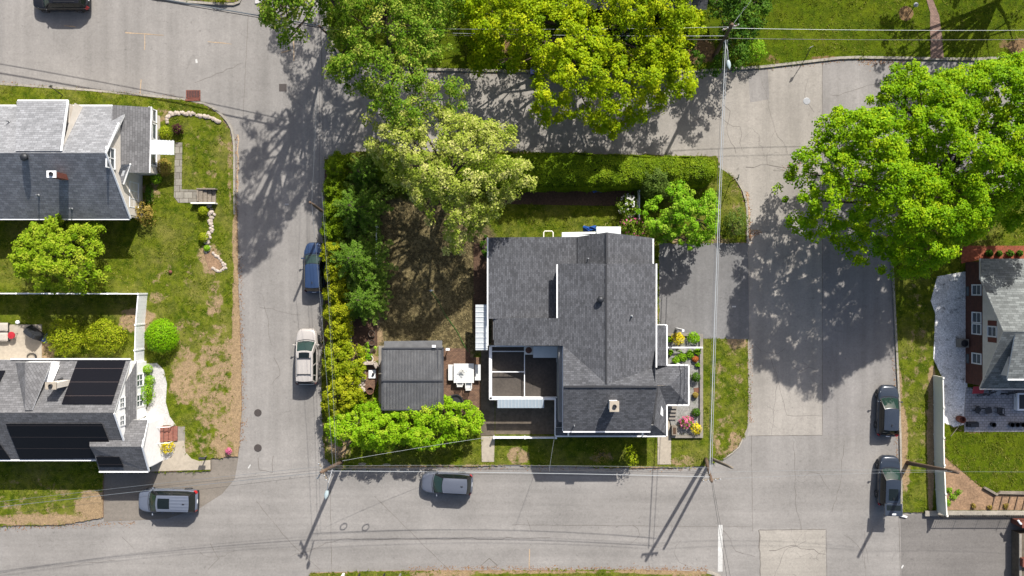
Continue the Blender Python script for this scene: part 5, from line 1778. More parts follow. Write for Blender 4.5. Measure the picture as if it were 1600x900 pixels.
# --- concrete steps and pier of the next building, lower right
X_, Y_ = P(1590, 860)
t = thing('garage_stoop', 'concrete stoop with white post at the lower right corner', 'stoop', (P(1600, 860)[0], Y_, 0.02))
mb = MB(); mb.box(P(1580, 0)[0], P(1720, 0)[0], P(0, 905)[1], P(0, 828)[1], 0, 1.1); part('landing', mb, M['concrete_old'], t)
mb = MB(); mb.beam((P(1581.5, 0)[0], P(0, 828)[1], 1.14), (P(1581.5, 0)[0], P(0, 910)[1], 1.14), 0.2, 0.1); part('coping', mb, M['concrete_grey'], t)
mb = MB(); mb.box(P(1595, 0, 1.4)[0], P(1720, 0, 1.4)[0], P(0, 824, 1.4)[1], P(0, 816, 1.4)[1], 0, 1.6); part('door_post', mb, M['rust'], t)
mb = MB(); mb.tube([P3(1591, 813, 1.5), P3(1594, 818, 1.5), P3(1620, 823, 1.5)], 0.09, 8); part('drain_pipe', mb, M['white'], t)
mb = MB(); mb.box(P(1596, 0, 1.4)[0], P(1720, 0, 1.4)[0], P(0, 885, 1.4)[1], P(0, 872, 1.4)[1], 1.1, 1.6); part('step', mb, M['rust'], t)

# ------------------------------------------------------------------ trees
tree('tall loose green tree over the street corner at the top', [(512, 45), (496, 20), (470, -60), (440, -190), (690, -190), (735, -10), (692, 40), (700, 70), (676, 90), (702, 105), (728, 125),
     (732, 150), (715, 178), (690, 165), (662, 188), (640, 215), (610, 212), (583, 205), (563, 178), (582, 152), (560, 135), (538, 130), (508, 118), (506, 90), (528, 75), (503, 62)], 9, 6.5, 11, 3.0, 'green', (612, 60), 21,
     area_per=0.17, cr=0.5, n_leaf=56, ls=0.165, gap=0.18, lobe=2.4, low=0.45, extra=[[(640, 40), (690, 60), (684, 110), (640, 120)]], trunk_r=0.32)
tree('tall tree reaching in from the top edge over the street corner', [(398, -170), (404, 36), (418, 44), (440, 60), (455, 40), (472, 28), (500, -6), (530, -40), (530, -170)], 14.5, 11.5, 17.5, 3.0, 'green', (532, 15), 20,
     area_per=0.2, cr=0.5, n_leaf=50, ls=0.2, gap=0.2, lobe=2.4, low=0.45, trunk_r=0.3)
tree('yellow green maple leaning over the top street', [(735, -50), (726, 25), (735, 80), (760, 92), (790, 98), (835, 100), (838, 122), (826, 150), (830, 178), (860, 192), (900, 176), (926, 192), (940, 208), (962, 211), (975, 195),
     (1000, 183), (1040, 162), (1045, 148), (1060, 140), (1084, 150), (1090, 120), (1094, 90), (1072, 70), (1106, 40), (1104, -50)], 6, 3.6, 8.5, 3.4, 'yellow', (905, 45), 22,
     area_per=0.16, cr=0.48, n_leaf=72, ls=0.175, gap=0.14, lobe=2.6, trunk_r=0.36, extra=[[(700, -30), (702, 22), (722, 50), (740, 100), (765, 104), (790, 80), (760, 0)]])
tree('pale olive flowering tree in the back yard corner', [(560, 218), (600, 185), (640, 172), (700, 162), (740, 180), (770, 186), (802, 195), (810, 225), (838, 262), (838, 288), (810, 300), (785, 308), (780, 330),
     (760, 345), (738, 360), (715, 388), (698, 404), (685, 385), (690, 355), (668, 345), (650, 325), (640, 300), (610, 290), (590, 270), (578, 240)], 8.5, 6, 11, 3.2, 'olive', (705, 300), 23,
     area_per=0.17, cr=0.46, n_leaf=62, ls=0.165, lobe=2.0, trunk_r=0.3, gap=0.11)
tree('huge bright green maple spreading over the right street', [(1232, 290), (1255, 272), (1262, 235), (1290, 215), (1298, 185), (1325, 158), (1345, 176), (1365, 165), (1387, 182), (1390, 130), (1410, 120), (1420, 88), (1440, 80),
     (1460, 112), (1500, 108), (1520, 82), (1560, 92), (1590, 78), (1680, 60), (1720, 200), (1690, 350), (1560, 350), (1535, 378), (1500, 388), (1490, 420), (1470, 432), (1420, 425), (1395, 405), (1370, 407), (1350, 385), (1330, 365),
     (1300, 367), (1270, 360), (1250, 340), (1255, 312)], 9, 5, 12.5, 4.5, 'maple', (1440, 315), 24, area_per=0.115, cr=0.48, n_leaf=74, ls=0.18, lobe=3.2, trunk_r=0.45, n_limb=26, gap=0.03, low=0.36)
tree('round green lawn tree between the white fence and the pale grey house', [(14, 408), (25, 365), (50, 342), (62, 348), (85, 330), (105, 340), (112, 352), (128, 346), (150, 355), (142, 375), (160, 402), (153, 430), (142, 450), (100, 458), (60, 456), (38, 442)], 4, 2.0, 6.2, 2.2, 'lawn_tree',
     (88, 405), 25, area_per=0.11, cr=0.38, n_leaf=60, ls=0.16, lobe=1.2, trunk_r=0.16)
tree('small leafy green tree beside the asphalt driveway and hedge end', [(993, 327), (1015, 318), (1035, 300), (1060, 280), (1085, 300), (1100, 288), (1120, 300), (1124, 345), (1116, 377), (1085, 387), (1065, 380), (1030, 372), (1008, 350)], 4, 2.2, 5.6, 2.0, 'bright',
     (1060, 340), 26, area_per=0.11, cr=0.36, n_leaf=58, ls=0.16, lobe=1.4, trunk_r=0.14, gap=0.15)
tree('dark green tree behind the street lamp pole', [(1086, -40), (1090, 40), (1086, 96), (1120, 108), (1165, 104), (1180, 60), (1205, 20), (1205, -40)], 4.5, 2.2, 6.0, 2.0, 'dark', (1135, 40), 27, area_per=0.24, cr=0.45, n_leaf=60, ls=0.17, lobe=1.6, trunk_r=0.16,
     extra=[[(1140, -30), (1145, 30), (1180, 30), (1200, -30)]])
tree('low dark undergrowth tree beside the porch house', [(660, 30), (720, 20), (760, 60), (840, 60), (870, 95), (1080, 95), (1086, 20), (1010, 30), (960, -20), (660, -20)], 2.2, 1.0, 3.2, 1.5, 'dark', (860, 25), 28, area_per=0.22, cr=0.45, n_leaf=45, ls=0.17, lobe=1.0, trunk_r=0.1, gap=0.4)
tree('spreading tree at the upper right corner past the brick path', [(1500, -150), (1520, -40), (1600, -14), (1720, -30), (1740, -150)], 8, 5, 11, 3, 'maple', (1620, -90), 29, area_per=0.5, cr=0.6, n_leaf=45, ls=0.25, lobe=2.5, trunk_r=0.35)

# leafy shrubs by the pergola
def leafy(label, pix, h, leaf, base, seed, lobe=1.1, ls=0.15, cr=0.34, ap=0.085):
    tree(label, pix, h * 0.7, 0.25 * h, h, 1.5, leaf, base, seed, area_per=ap, cr=cr, n_leaf=55, ls=ls, lobe=lobe, trunk_r=0.08, cat='shrub', name='tall_shrub', n_limb=10, low=0.4, lobe_scale=1.6)


leafy('tall feathery bright shrub along the lower street, right of two', [(625, 640), (652, 632), (690, 626), (722, 627), (748, 648), (752, 672), (735, 690), (700, 697), (690, 706), (650, 700), (628, 690)], 3.6, 'locust', (690, 665), 31)
leafy('tall feathery bright shrub beside the pole at the corner, left of two', [(512, 655), (535, 636), (560, 628), (600, 638), (632, 636), (640, 690), (600, 708), (560, 704), (524, 698), (506, 680)], 3.6, 'locust', (575, 668), 32)
leafy('yellow green bush beside the stone fireplace', [(503, 640), (506, 610), (520, 590), (545, 582), (562, 590), (566, 620), (555, 640), (530, 655), (508, 662)], 3.4, 'thuja', (535, 615), 33)
leafy('leafy green bush between the white SUV and the stone fireplace', [(500, 560), (512, 530), (545, 525), (562, 548), (566, 585), (548, 596), (512, 596)], 3.0, 'shrub', (532, 560), 34)
leafy('small green bush among plant pots by the pergola corner', [(563, 540), (580, 536), (590, 548), (584, 560), (566, 562)], 1.4, 'bright', (576, 549), 35, lobe=0.5, ls=0.13, cr=0.25)
ball_shrub('grey green domed shrub standing against the trimmed hedge end', 1023, 286, 24, 3.3, 'dome', 36, ry_px=26, rough=0.16, ls=0.12, n=5200)
leafy('ivy clad strip under the low west eave', [(752, 368), (762, 368), (762, 400), (754, 402)], 1.5, 'dark', (757, 385), 37, lobe=0.4, ls=0.12, cr=0.22)

# clipped hedge along the top, arborvitae row along the left
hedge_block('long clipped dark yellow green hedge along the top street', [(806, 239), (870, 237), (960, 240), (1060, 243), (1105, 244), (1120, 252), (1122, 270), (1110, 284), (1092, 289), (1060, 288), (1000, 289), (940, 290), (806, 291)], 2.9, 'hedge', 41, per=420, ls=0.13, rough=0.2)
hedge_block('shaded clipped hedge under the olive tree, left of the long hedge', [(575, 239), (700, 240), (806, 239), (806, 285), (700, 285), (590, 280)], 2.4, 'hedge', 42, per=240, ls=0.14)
ab = [(530, 262, 22, 24), (526, 296, 19, 22), (525, 330, 19, 22), (523, 362, 18, 20), (524, 394, 19, 20), (527, 424, 18, 20), (528, 456, 19, 20), (530, 488, 20, 21), (530, 516, 20, 20)]
for k, (x, y, rx, ry) in enumerate(ab):
    ball_shrub('dark yellow green arborvitae in the row beside the narrow street', x, y, rx, 3.0, 'thuja' if k > 3 else 'hedge', 200 + k, ry_px=ry, n=4400, ls=0.14, rough=0.24, cat='arborvitae', name='arborvitae', group='arborvitae row along the narrow street')
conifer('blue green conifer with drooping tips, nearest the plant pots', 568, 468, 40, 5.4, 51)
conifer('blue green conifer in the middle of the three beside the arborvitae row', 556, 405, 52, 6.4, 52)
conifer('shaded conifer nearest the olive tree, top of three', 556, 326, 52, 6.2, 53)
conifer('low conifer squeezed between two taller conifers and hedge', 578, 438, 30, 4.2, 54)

# shrubs and flowers
ball_shrub('smooth round clipped bush outside the white fence', 253, 525, 26, 2.1, 'box', 61, ls=0.10, rough=0.05, n=5200)
ball_shrub('round yellow green bush inside the white fence, next to the smaller gate panel', 163, 525, 30, 1.9, 'shrub', 62, ry_px=26, ls=0.13, rough=0.18, n=3600)
ball_shrub('speckled yellow green bush beside the patio grill', 103, 527, 29, 1.9, 'shrub', 63, ry_px=27, ls=0.13, rough=0.2, n=3600)
ball_shrub('clipped square bush beside the porch awning, above the walk', 258, 208, 10, 1.1, 'shrub', 64, ry_px=11)
ball_shrub('dark purple leaved shrub at the head of the stone walk', 279, 203, 8, 1.0, 'purple', 65, ls=0.12, rough=0.3)
ball_shrub('brownish clipped bush under the porch awning', 257, 262, 11, 1.0, 'bronze', 66, ry_px=14)
ball_shrub('bright green small bush at the bay corner', 245, 279, 9, 0.8, 'bright', 67)
ball_shrub('bronze green shrub at the cream bay wall', 228, 333, 15, 1.5, 'bronze', 68, ry_px=17, rough=0.3, ls=0.14)
ball_shrub('narrow dark bush below the bay window', 234, 305, 6, 0.9, 'dark', 69, ry_px=18)
ball_shrub('small golden green bush beside the garden steps', 318, 330, 8, 0.7, 'shrub', 70)
ball_shrub('small round bush beside the boulder line', 319, 371, 8, 0.7, 'shrub', 71)
ball_shrub('low green plant at the boulder bed edge', 324, 388, 5, 0.4, 'bright', 72)
ball_shrub('clipped bush on the white gravel path, nearest the white gate', 232, 577, 8, 0.9, 'bright', 73)
ball_shrub('green bush on the white gravel path, middle', 235, 594, 8, 0.9, 'bright', 74)
ball_shrub('large clipped bush by the white front wall and gravel path', 229, 614, 12, 1.2, 'bright', 75, ry_px=17, rough=0.2)
ball_shrub('yellow green bush in the small pale bed below the brick steps', 262, 698, 10, 0.8, 'gold', 76, rough=0.3)
ball_shrub('dark round shrub at the driveway corner near the kerb', 1149, 348, 19, 2.0, 'dome', 77, ry_px=21, rough=0.22, ls=0.12)
ball_shrub('pink flowering rhododendron at the house corner', 987, 356, 20, 1.5, 'green', 78, ry_px=18, flowers='pinkf', nfl=34, rough=0.25, ls=0.15)
ball_shrub('white flowering shrub beside the small white fence', 982, 322, 15, 1.6, 'green', 79, ry_px=18, flowers='whitef', nfl=46, rough=0.35, ls=0.13)
ball_shrub('bright yellow round shrub by the driveway end of the gravel bed', 1059, 529, 10, 0.8, 'gold', 80, rough=0.2)
ball_shrub('bright yellow round shrub at the street end of the gravel bed', 1087, 669, 9, 0.8, 'gold', 81, rough=0.2)
ball_shrub('dark green shrub next to the yellow shrub by the driveway', 1083, 528, 10, 0.8, 'box', 82)
ball_shrub('pink azalea in the front gravel bed', 1072, 660, 11, 0.8, 'green', 83, ry_px=9, flowers='pinkf', nfl=60, rough=0.3)
ball_shrub('clipped dark bush midway along the gravel bed', 1087, 589, 7, 0.8, 'dark', 84, ry_px=8)
ball_shrub('small rust coloured plant below the white beam', 1086, 561, 5, 0.45, 'rust', 85)
ball_shrub('small bronze bush near the terracotta tile', 1086, 617, 4.5, 0.5, 'bronze', 86)
ball_shrub('small dark bush above the pink azalea', 1087, 644, 7, 0.6, 'dark', 87)
for k, (x, y, r) in enumerate([(1047, 530, 4), (1066, 557, 7), (1056, 562, 5), (1078, 553, 6), (1090, 549, 5), (1047, 550, 3.5), (1090, 570, 3)]):
    ball_shrub('low green ground plant in the grey gravel bed', x, y, r, 0.35, 'bright', 300 + k, name='bedding_plant', cat='plant', group='low plants in the grey gravel bed', ls=0.12, rough=0.4)
ball_shrub('round bright bush under the lamp at the top lawn edge', 1178, 80, 17, 1.8, 'bright', 88, ry_px=20, rough=0.15, ls=0.12)
ball_shrub('light leafy sapling in the house shadow by the street', 985, 712, 10, 1.7, 'shrub', 89, ry_px=13, rough=0.5, n=420, ls=0.16)
ball_shrub('bare twiggy bush in the house shadow by the street', 940, 712, 14, 1.0, 'bronze', 90, ry_px=13, rough=0.5, n=320, ls=0.09)
for k, (x, r) in enumerate([(1545, 5), (1560, 4), (1577, 5), (1592, 4)]):
    ball_shrub('small green plant in the red mulch strip', x, 396, r, 0.5, 'dark', 320 + k, name='bedding_plant', cat='plant', group='plants in the red mulch strip', ls=0.12, rough=0.3)
for k, (x, y, r) in enumerate([(1482, 765, 4), (1488, 775, 5), (1496, 768, 4), (1480, 785, 5), (1520, 790, 3), (1545, 792, 3), (1570, 790, 3.5)]):
    ball_shrub('small seedling in the bare garden soil', x, y, r, 0.3, 'bright' if k < 4 else 'bronze', 340 + k, name='seedling', cat='plant', group='seedlings in the soil bed', ls=0.11, rough=0.5, n=160)
ball_shrub('green shrub beside the white street bins', 790, 100, 10, 0.8, 'dark', 91)

# bare twigs standing in the beds

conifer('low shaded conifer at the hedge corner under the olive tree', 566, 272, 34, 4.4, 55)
ball_shrub('low yellow green plant on the kerb island at the top edge', 345, 0, 9, 0.6, 'shrub', 92, ry_px=5, rough=0.4)

# ------------------------------------------------------------------ fences and walls
def pvc_fence(label, runs, h, mat='vinyl', post_px=48, thick=0.05, name='fence', posts=True, cap=0.14):
    (ax, ay) = runs[0]
    x, y = P(ax, ay)
    t = thing(name, label, 'fence', (x, y, LZ))
    for (a, b) in zip(runs[:-1], runs[1:]):
        A_, B_ = Vector((*P(*a), 0)), Vector((*P(*b), 0))
        mb = MB()
        d = (B_ - A_); n = max(1, int(d.length / 0.3))
        mb.beam(A_ + Vector((0, 0, (h + LZ) / 2)), B_ + Vector((0, 0, (h + LZ) / 2)), thick, h - 0.12)
        for k in range(n):       # vertical board joints
            p = A_.lerp(B_, k / n); mb.beam(p + Vector((0, 0, LZ + 0.12)), p + Vector((0, 0, h - 0.05)), thick + 0.012, 0.02)
        part('fence_panel', mb, M[mat], t)
        mb = MB(); mb.beam(A_ + Vector((0, 0, h)), B_ + Vector((0, 0, h)), 0.09, 0.06); part('top_rail', mb, M[mat], t)
        if posts:
            m = max(1, round(d.length / S / post_px))
            for k in range(m + (1 if b == runs[-1] else 0)):
                p = A_.lerp(B_, k / m)
                mb = MB(); mb.box(p.x - 0.065, p.x + 0.065, p.y - 0.065, p.y + 0.065, LZ, h + 0.08)
                mb.box(p.x - cap / 2, p.x + cap / 2, p.y - cap / 2, p.y + cap / 2, h + 0.08, h + 0.12)
                part('post', mb, M[mat], t)
    return t


pvc_fence('white vinyl fence round the lower left back yard', [(-120, 458.3), (0, 458.3), (231, 458.8), (227, 506), (226, 545), (226, 566)], 1.85)
pvc_fence('long beige vinyl fence between the grass verge and brick house yard', [(1457, 587), (1458, 632), (1458, 678), (1459, 720), (1461, 764), (1463, 797)], 1.75, 'fence_beige', 46)
pvc_fence('short thin white fence beside the white flowering shrub', [(996.5, 300), (996.5, 345)], 0.9, post_px=45)
pvc_fence('low white fence along the front of the terrace patio', [(772, 681.5), (820, 681.5), (868, 681.5)], 0.85, post_px=48)
pvc_fence('short white fence behind the yellow green hedge and plant pots', [(549, 498), (550, 540)], 1.1, post_px=42)
pvc_fence('thin white garden fence along the conifer bed', [(590.5, 355), (590, 400), (590, 445)], 0.8, post_px=45, thick=0.03)

x, y = P(1475, 798)
t = thing('retaining_wall', 'long pale concrete wall under the black iron railing', 'wall', (x, y, 0))
mb = MB(); mb.box(P(1443, 0)[0], P(1740, 0)[0], P(0, 805)[1], P(0, 797)[1], 0, 0.32); part('coping', mb, M['kerb'], t)
t = thing('iron_railing', 'black iron railing on the concrete wall above the lower right driveway', 'railing', (x, y, 0.32))
mb = MB()
n = 42
xa, xb, yy = P(1463, 0)[0], P(1740, 0)[0], P(0, 803)[1]
nb = int((xb - xa) / 0.19)
for k in range(nb + 1):
    xx = xa + (xb - xa) * k / nb; mb.beam((xx, yy, 0.36), (xx, yy, 1.3), 0.032, 0.032)
part('bars', mb, M['black'], t)
for z in (0.45, 1.22):
    mb = MB(); mb.beam((xa, yy, z), (xb, yy, z), 0.04, 0.04); part('rail', mb, M['black'], t)
for k in range(9):
    xx = xa + (xb - xa) * k / 8
    mb = MB(); mb.box(xx - 0.03, xx + 0.03, yy - 0.03, yy + 0.03, 0.32, 1.4); part('post', mb, M['black'], t)
# timber edging and pale walls of the front bed
mb = MB(); mb.prism([P(1092, 522), P(1097, 522), P(1097, 683), P(1092, 683)], 0.05, LZ + 0.25); mb.prism([P(1042, 520.5), P(1091.8, 520.5), P(1091.8, 524.5), P(1042, 524.5)], 0.05, LZ + 0.25)
mb.prism([P(1048, 679.5), P(1091.8, 679.5), P(1091.8, 683), P(1048, 683)], 0.05, LZ + 0.25)
single('garden_wall', mb, M['concrete_grey'], 'low concrete border wall round the front gravel bed', 'wall')
mb = MB(); mb.beam((*P(1042, 543, 0.8), 0.8), (*P(1098, 543, 0.8), 0.8), 0.12, 0.1)
for q in (1046, 1096): mb.beam((*P(q, 543, 0.4), LZ), (*P(q, 543, 0.4), 0.78), 0.08, 0.08)
single('handrail', mb, M['white'], 'white beam rail across the front gravel bed', 'rail')
mb = MB(); mb.box(P(1047.5, 0)[0], P(1055.5, 0)[0], P(0, 678)[1], P(0, 664)[1], LZ, LZ + 0.55)
t = single('planter', mb, M['wood_old'], 'wooden planter box beside the concrete walk and pink azalea', 'planter')
mb = MB(); mb.box(P(1049.3, 0)[0], P(1053.7, 0)[0], P(0, 676)[1], P(0, 666)[1], LZ + 0.551, LZ + 0.57); part('soil', mb, M['mulch'], t)
mb = MB(); mb.prism([P(1083, 606), P(1092, 605), P(1092, 613), P(1084, 613)], LZ + 0.02, LZ + 0.07)
single('paving_tile', mb, M['terracotta'], 'terracotta paving tile in the front gravel bed', 'tile')
mb = MB(); mb.prism([P(1555, 770), P(1560, 766), P(1700, 768), P(1700, 773)], LZ, LZ + 0.3); mb.prism([P(1533, 761), P(1536, 759), P(1556, 770), P(1554, 773)], LZ, LZ + 0.3)
single('timber_edging', mb, M['wood_old'], 'pale timber edging between the green lawn and the soil bed', 'edging')
mb = MB()
for k in range(18):
    xx = 1552 + 12 * k; a, b = P(xx, 775), P(xx - 5, 795)
    mb.beam((a[0], a[1], LZ + 0.09), (b[0], b[1], LZ + 0.09), 0.07, 0.1)
single('timber_steps', mb, M['wood_pole'], 'row of dark timber sleepers in the soil bed below the lawn edging', 'edging')
mb = MB(); mb.prism([P(1443, 797), P(1456, 797), P(1456, 802), P(1443, 802)], 0, 0.2)
single('kerb_stone', mb, M['kerb'], 'pale kerb stone at the end of the beige fence', 'kerb stone')
mb = MB(); mb.beam((*P(1406, 805), 0.12), (*P(1416, 807), 0.12), 0.14, 0.12); single('kerb_stone', mb, M['white'], 'white painted kerb end by the lower right driveway', 'kerb stone')


def stones(name, label, spots, mat='stone'):
    mb = MB()
    for k, (x, y, r) in enumerate(spots):
        a, b = P(x, y); mb.rock((a, b, LZ + r * S * 0.25), r * S, 0, k * 7 + len(spots))
    return single(name, mb, M[mat], label, 'stones', smooth=False)


rn = random.Random(3)
sp = []
arc = [(263, 192), (262, 184), (268, 179), (278, 177), (290, 177.5), (302, 179), (314, 181), (326, 184), (337, 188), (346, 192)]
for (a, b), (c, d) in zip(arc[:-1], arc[1:]):
    for k in range(4):
        t_ = k / 4; sp.append((a + (c - a) * t_ + rn.uniform(-.6, .6), b + (d - b) * t_ + rn.uniform(-1.6, 1.6), rn.uniform(2.2, 4.2)))
stones('stone_wall', 'curved dry stone border on the corner lawn', sp)
sp = []
for k in range(16):
    t_ = k / 15; cx_ = 330 + 3 * math.sin(t_ * 5) - 2 * t_
    for j in range(2): sp.append((cx_ + rn.uniform(-4, 4), 322 + 72 * t_ + rn.uniform(-2, 2), rn.uniform(1.8, 4.4)))
for k in range(22):
    a = k / 21; sp.append((333 + 20 * a ** 0.7 + rn.uniform(-1.5, 1.5), 395 + 22 * a + rn.uniform(-1.5, 1.5), rn.uniform(1.5, 3)))
    sp.append((353 - 20 * a + rn.uniform(-1.5, 1.5), 418 + 8 * math.sin(a * 3.14) * 0.7 + rn.uniform(-1.2, 1.2), rn.uniform(1.4, 2.6)))
stones('rock_border', 'line of pale boulders running down from the garden steps', sp)
pad('gravel_bed', [(320, 398), (335, 393), (347, 404), (353, 416), (342, 422), (328, 422)], 0.0, LZ + 0.016, M['soil'])
# garden steps
x, y = P(326, 307)
t = thing('garden_steps', 'weathered wooden garden steps at the end of the flagstone walk', 'steps', (x, y, LZ))
for k in range(4):
    mb = MB(); x0 = 315 + 6 * k; mb.box(P(x0, 0)[0], P(x0 + 5.6, 0)[0], P(0, 317.5)[1], P(0, 297.5)[1], 0.1, LZ + 0.5 - 0.12 * k); part('step', mb, M['wood_old'], t)
for yy in (296.5, 318.5):
    mb = MB(); mb.box(P(312 if yy < 300 else 303, 0)[0], P(341, 0)[0], P(0, yy + 1)[1], P(0, yy - 1)[1], 0.1, LZ + 0.62); part('side_wall', mb, M['wood_old'] if yy < 300 else M['fence_beige'], t)
mb = MB(); mb.box(P(312, 0)[0], P(314.6, 0)[0], P(0, 316)[1], P(0, 298)[1], 0.1, LZ + 0.56); part('landing_edge', mb, M['wood_old'], t)
# brick steps of the solar house
x, y = P(261, 676)
t = thing('brick_steps', 'red brick front steps of the solar house', 'steps', (x, y, LZ))
for k in range(4):
    mb = MB(); mb.box(P(243, 0)[0], P(279 - 6 * k, 0)[0], P(0, 688)[1] - 0.002 * k, P(0, 665)[1] + 0.002 * k, 0.1 + 0.001 * k, LZ + 0.16 * (k + 1)); part('step', mb, M['brick_steps'], t)
mb = MB()
for yy in (664, 688.5): mb.beam((*P(245, yy), 1.5), (*P(272, yy), 1.0), 0.05, 0.05); mb.beam((*P(272, yy), LZ), (*P(272, yy), 1.0), 0.05, 0.05)
part('handrail', mb, M['white'], t)

# ------------------------------------------------------------------ pergola
x, y = P(644, 585)
t = thing('pergola', 'dark grey metal pergola with tinted ribbed roof in the back yard', 'pergola', (x, y, LZ))
mb = MB(); mb.slab([P3(598, 544, 2.55), P3(691, 544, 2.55), P3(691, 594, 2.75), P3(598, 594, 2.75)], 0.02)
mb.slab([P3(598, 595, 2.75), P3(691, 595, 2.75), P3(691, 640, 2.5), P3(598, 640, 2.5)], 0.02)
part('roof', mb, [M['polyroof'], M['polyroof']], t)
mb = MB(); mb.slab([P3(600, 533, 2.3), P3(691, 532, 2.3), P3(691, 544, 2.42), P3(600, 544, 2.42)], 0.02); part('roof_panel', mb, [M['polyroof'], M['polyroof']], t)
mb = MB()
for k in range(20):
    xx = 600 + 4.7 * k
    mb.beam(P3(xx, 545, 2.59), P3(xx, 594, 2.79), 0.03, 0.03); mb.beam(P3(xx, 595, 2.79), P3(xx, 640, 2.54), 0.03, 0.03)
part('ribs', mb, M['rib'], t)
for a, b, wd in (((597, 544, 2.6), (692, 544, 2.6), .1), ((597, 594.5, 2.81), (692, 594.5, 2.81), .12), ((597, 640, 2.55), (692, 640, 2.55), .1), ((597, 544, 2.6), (597, 640, 2.6), .1), ((692, 544, 2.6), (692, 640, 2.6), .12), ((684, 545, 2.62), (684, 640, 2.62), .1)):
    mb = MB(); mb.beam(P3(*a), P3(*b), wd, 0.12); part('beam', mb, M['rib'], t)
for q in ((599, 547), (689, 547), (599, 637), (689, 637)):
    a, b = P(q[0], q[1], 2.5); mb = MB(); mb.box(a - .07, a + .07, b - .07, b + .07, LZ, 2.55); part('post', mb, M['dark_metal'], t)
for q in ((678, 541, 2.75), ):
    a, b, z = P3(*q); mb = MB(); mb.box(a - .15, a + .15, b - .1, b + .1, z - 0.1, z + 0.08); mb.beam((a, b - 0.1, z - 0.2), (a, b - 0.1, z), 0.08, 0.05); single('solar_light', mb, M['white'], 'small white solar lamp on the pergola roof edge', 'lamp')
a, b = P(701, 544.5); mb = MB(); mb.box(a - .16, a + .16, b - .1, b + .1, LZ + 0.8, LZ + 0.95); mb.box(a - .03, a + .03, b - .03, b + .03, LZ, LZ + 0.8); single('solar_light', mb, M['white'], 'small white lamp on a stake beside the pergola', 'lamp')

# dining set
x, y = P(725, 583)
t = thing('dining_table', 'large square white garden table on the brick patio', 'table', (x, y, LZ + 0.04))
mb = MB(); mb.prism([P(709, 568, .8), P(740.5, 568, .8), P(740.5, 598, .8), P(709, 598, .8)], 0.83, 0.88); part('tabletop', mb, M['garden_white'], t)
for q in ((711, 570), (738, 570), (711, 596), (738, 596)):
    a, b = P(*q); mb = MB(); mb.box(a - .05, a + .05, b - .05, b + .05, LZ, .83); part('leg', mb, M['garden_white'], t)
for lab, x0, x1 in (('white bench on the pergola side of the garden table', 700.5, 708), ('white bench on the house side of the garden table', 742, 751)):
    xx, yy = P((x0 + x1) / 2, 583); t = thing('bench', lab, 'bench', (xx, yy, LZ + 0.04), group='benches at the garden table')
    mb = MB(); mb.prism([P(x0, 569.5, .5), P(x1, 569.5, .5), P(x1, 594, .5), P(x0, 594, .5)], 0.55, 0.6); part('seat', mb, M['garden_white'], t)
    for yq in (572, 591):
        a, b = P((x0 + x1) / 2, yq); mb = MB(); mb.box(a - .14, a + .14, b - .04, b + .04, LZ, .55); part('leg', mb, M['garden_white'], t)


def chair(label, px, py, rot, mat='garden_white', group=None, name='garden_chair', sl=False):
    xx, yy = P(px, py, 0.5)
    t = thing(name, label, 'chair', (xx, yy, LZ + 0.05), rot, group)
    mb = MB(); mb.box(-.24, .24, -.24, .24, .40, .44)
    for k in range(5): mb.box(-.23, .23, -.22 + .1 * k, -.16 + .1 * k, .44, .455)
    part('seat', mb, M[mat], t)
    mb = MB()
    for k in range(5): mb.beam((-.2 + .1 * k, .22, .45), (-.2 + .1 * k, .36, .92), .06, .02)
    mb.beam((-.24, .37, .92), (.24, .37, .92), .05, .05); part('backrest', mb, M[mat], t)
    for sx in (-1, 1):
        mb = MB(); mb.beam((sx * .26, -.22, .64), (sx * .26, .28, .66), .05, .03); mb.beam((sx * .26, -.2, .4), (sx * .26, -.2, .64), .04, .04); part('armrest', mb, M[mat], t)
        for sy in (-1, 1):
            mb = MB(); mb.beam((sx * .22, sy * .2, 0), (sx * .22, sy * .2, .4), .045, .045); part('leg', mb, M[mat], t)
    return t


gc = 'white chairs at the garden table'
chair('white garden chair set apart above the garden table', 731.5, 557, 0, group=gc)
chair('white garden chair pulled out below the garden table, right of two', 732.5, 601.5, math.pi, group=gc)
chair('white garden chair pushed under the lower table edge', 719, 596, math.pi, group=gc)
chair('white garden chair pushed under the upper table edge', 719, 569.5, 0, group=gc)
x, y = P(723, 580, 0.9)
mb = MB(); mb.lathe((x, y, 0.88), [(0.07, 0), (0.1, 0.06), (0.12, 0.18), (0.08, 0.24)], 12)
t = single('vase', mb, M['white'], 'white flower vase on the garden table', 'vase')
rg = np.random.default_rng(9); C = np.array([[x, y, 1.15]]) + rg.normal(0, 0.11, (110, 3)) * np.array([1.3, 1, .6])
leaves_obj('flowers', leaf_quads(C, rg.normal(size=(110, 3)) + [0, 0, 1], 0.1, rg), 0.5 + rg.normal(0, .2, 110), LF['whitef'], t)
x, y = P(712, 628, 0.5); t = thing('fire_bowl', 'round dark fire bowl half under the bright shrub', 'fire bowl', (x, y, LZ))
mb = MB(); mb.lathe((x, y, LZ), [(0.3, 0), (0.35, 0.25), (0.66, 0.5), (0.68, 0.55), (0.6, 0.55), (0.4, 0.42)], 22); part('bowl', mb, M['dark_metal'], t)
mb = MB(); mb.lathe((x, y, LZ + .55), [(0.06, 0), (0.06, 0.05)], 8); part('knob', mb, M['galv'], t)

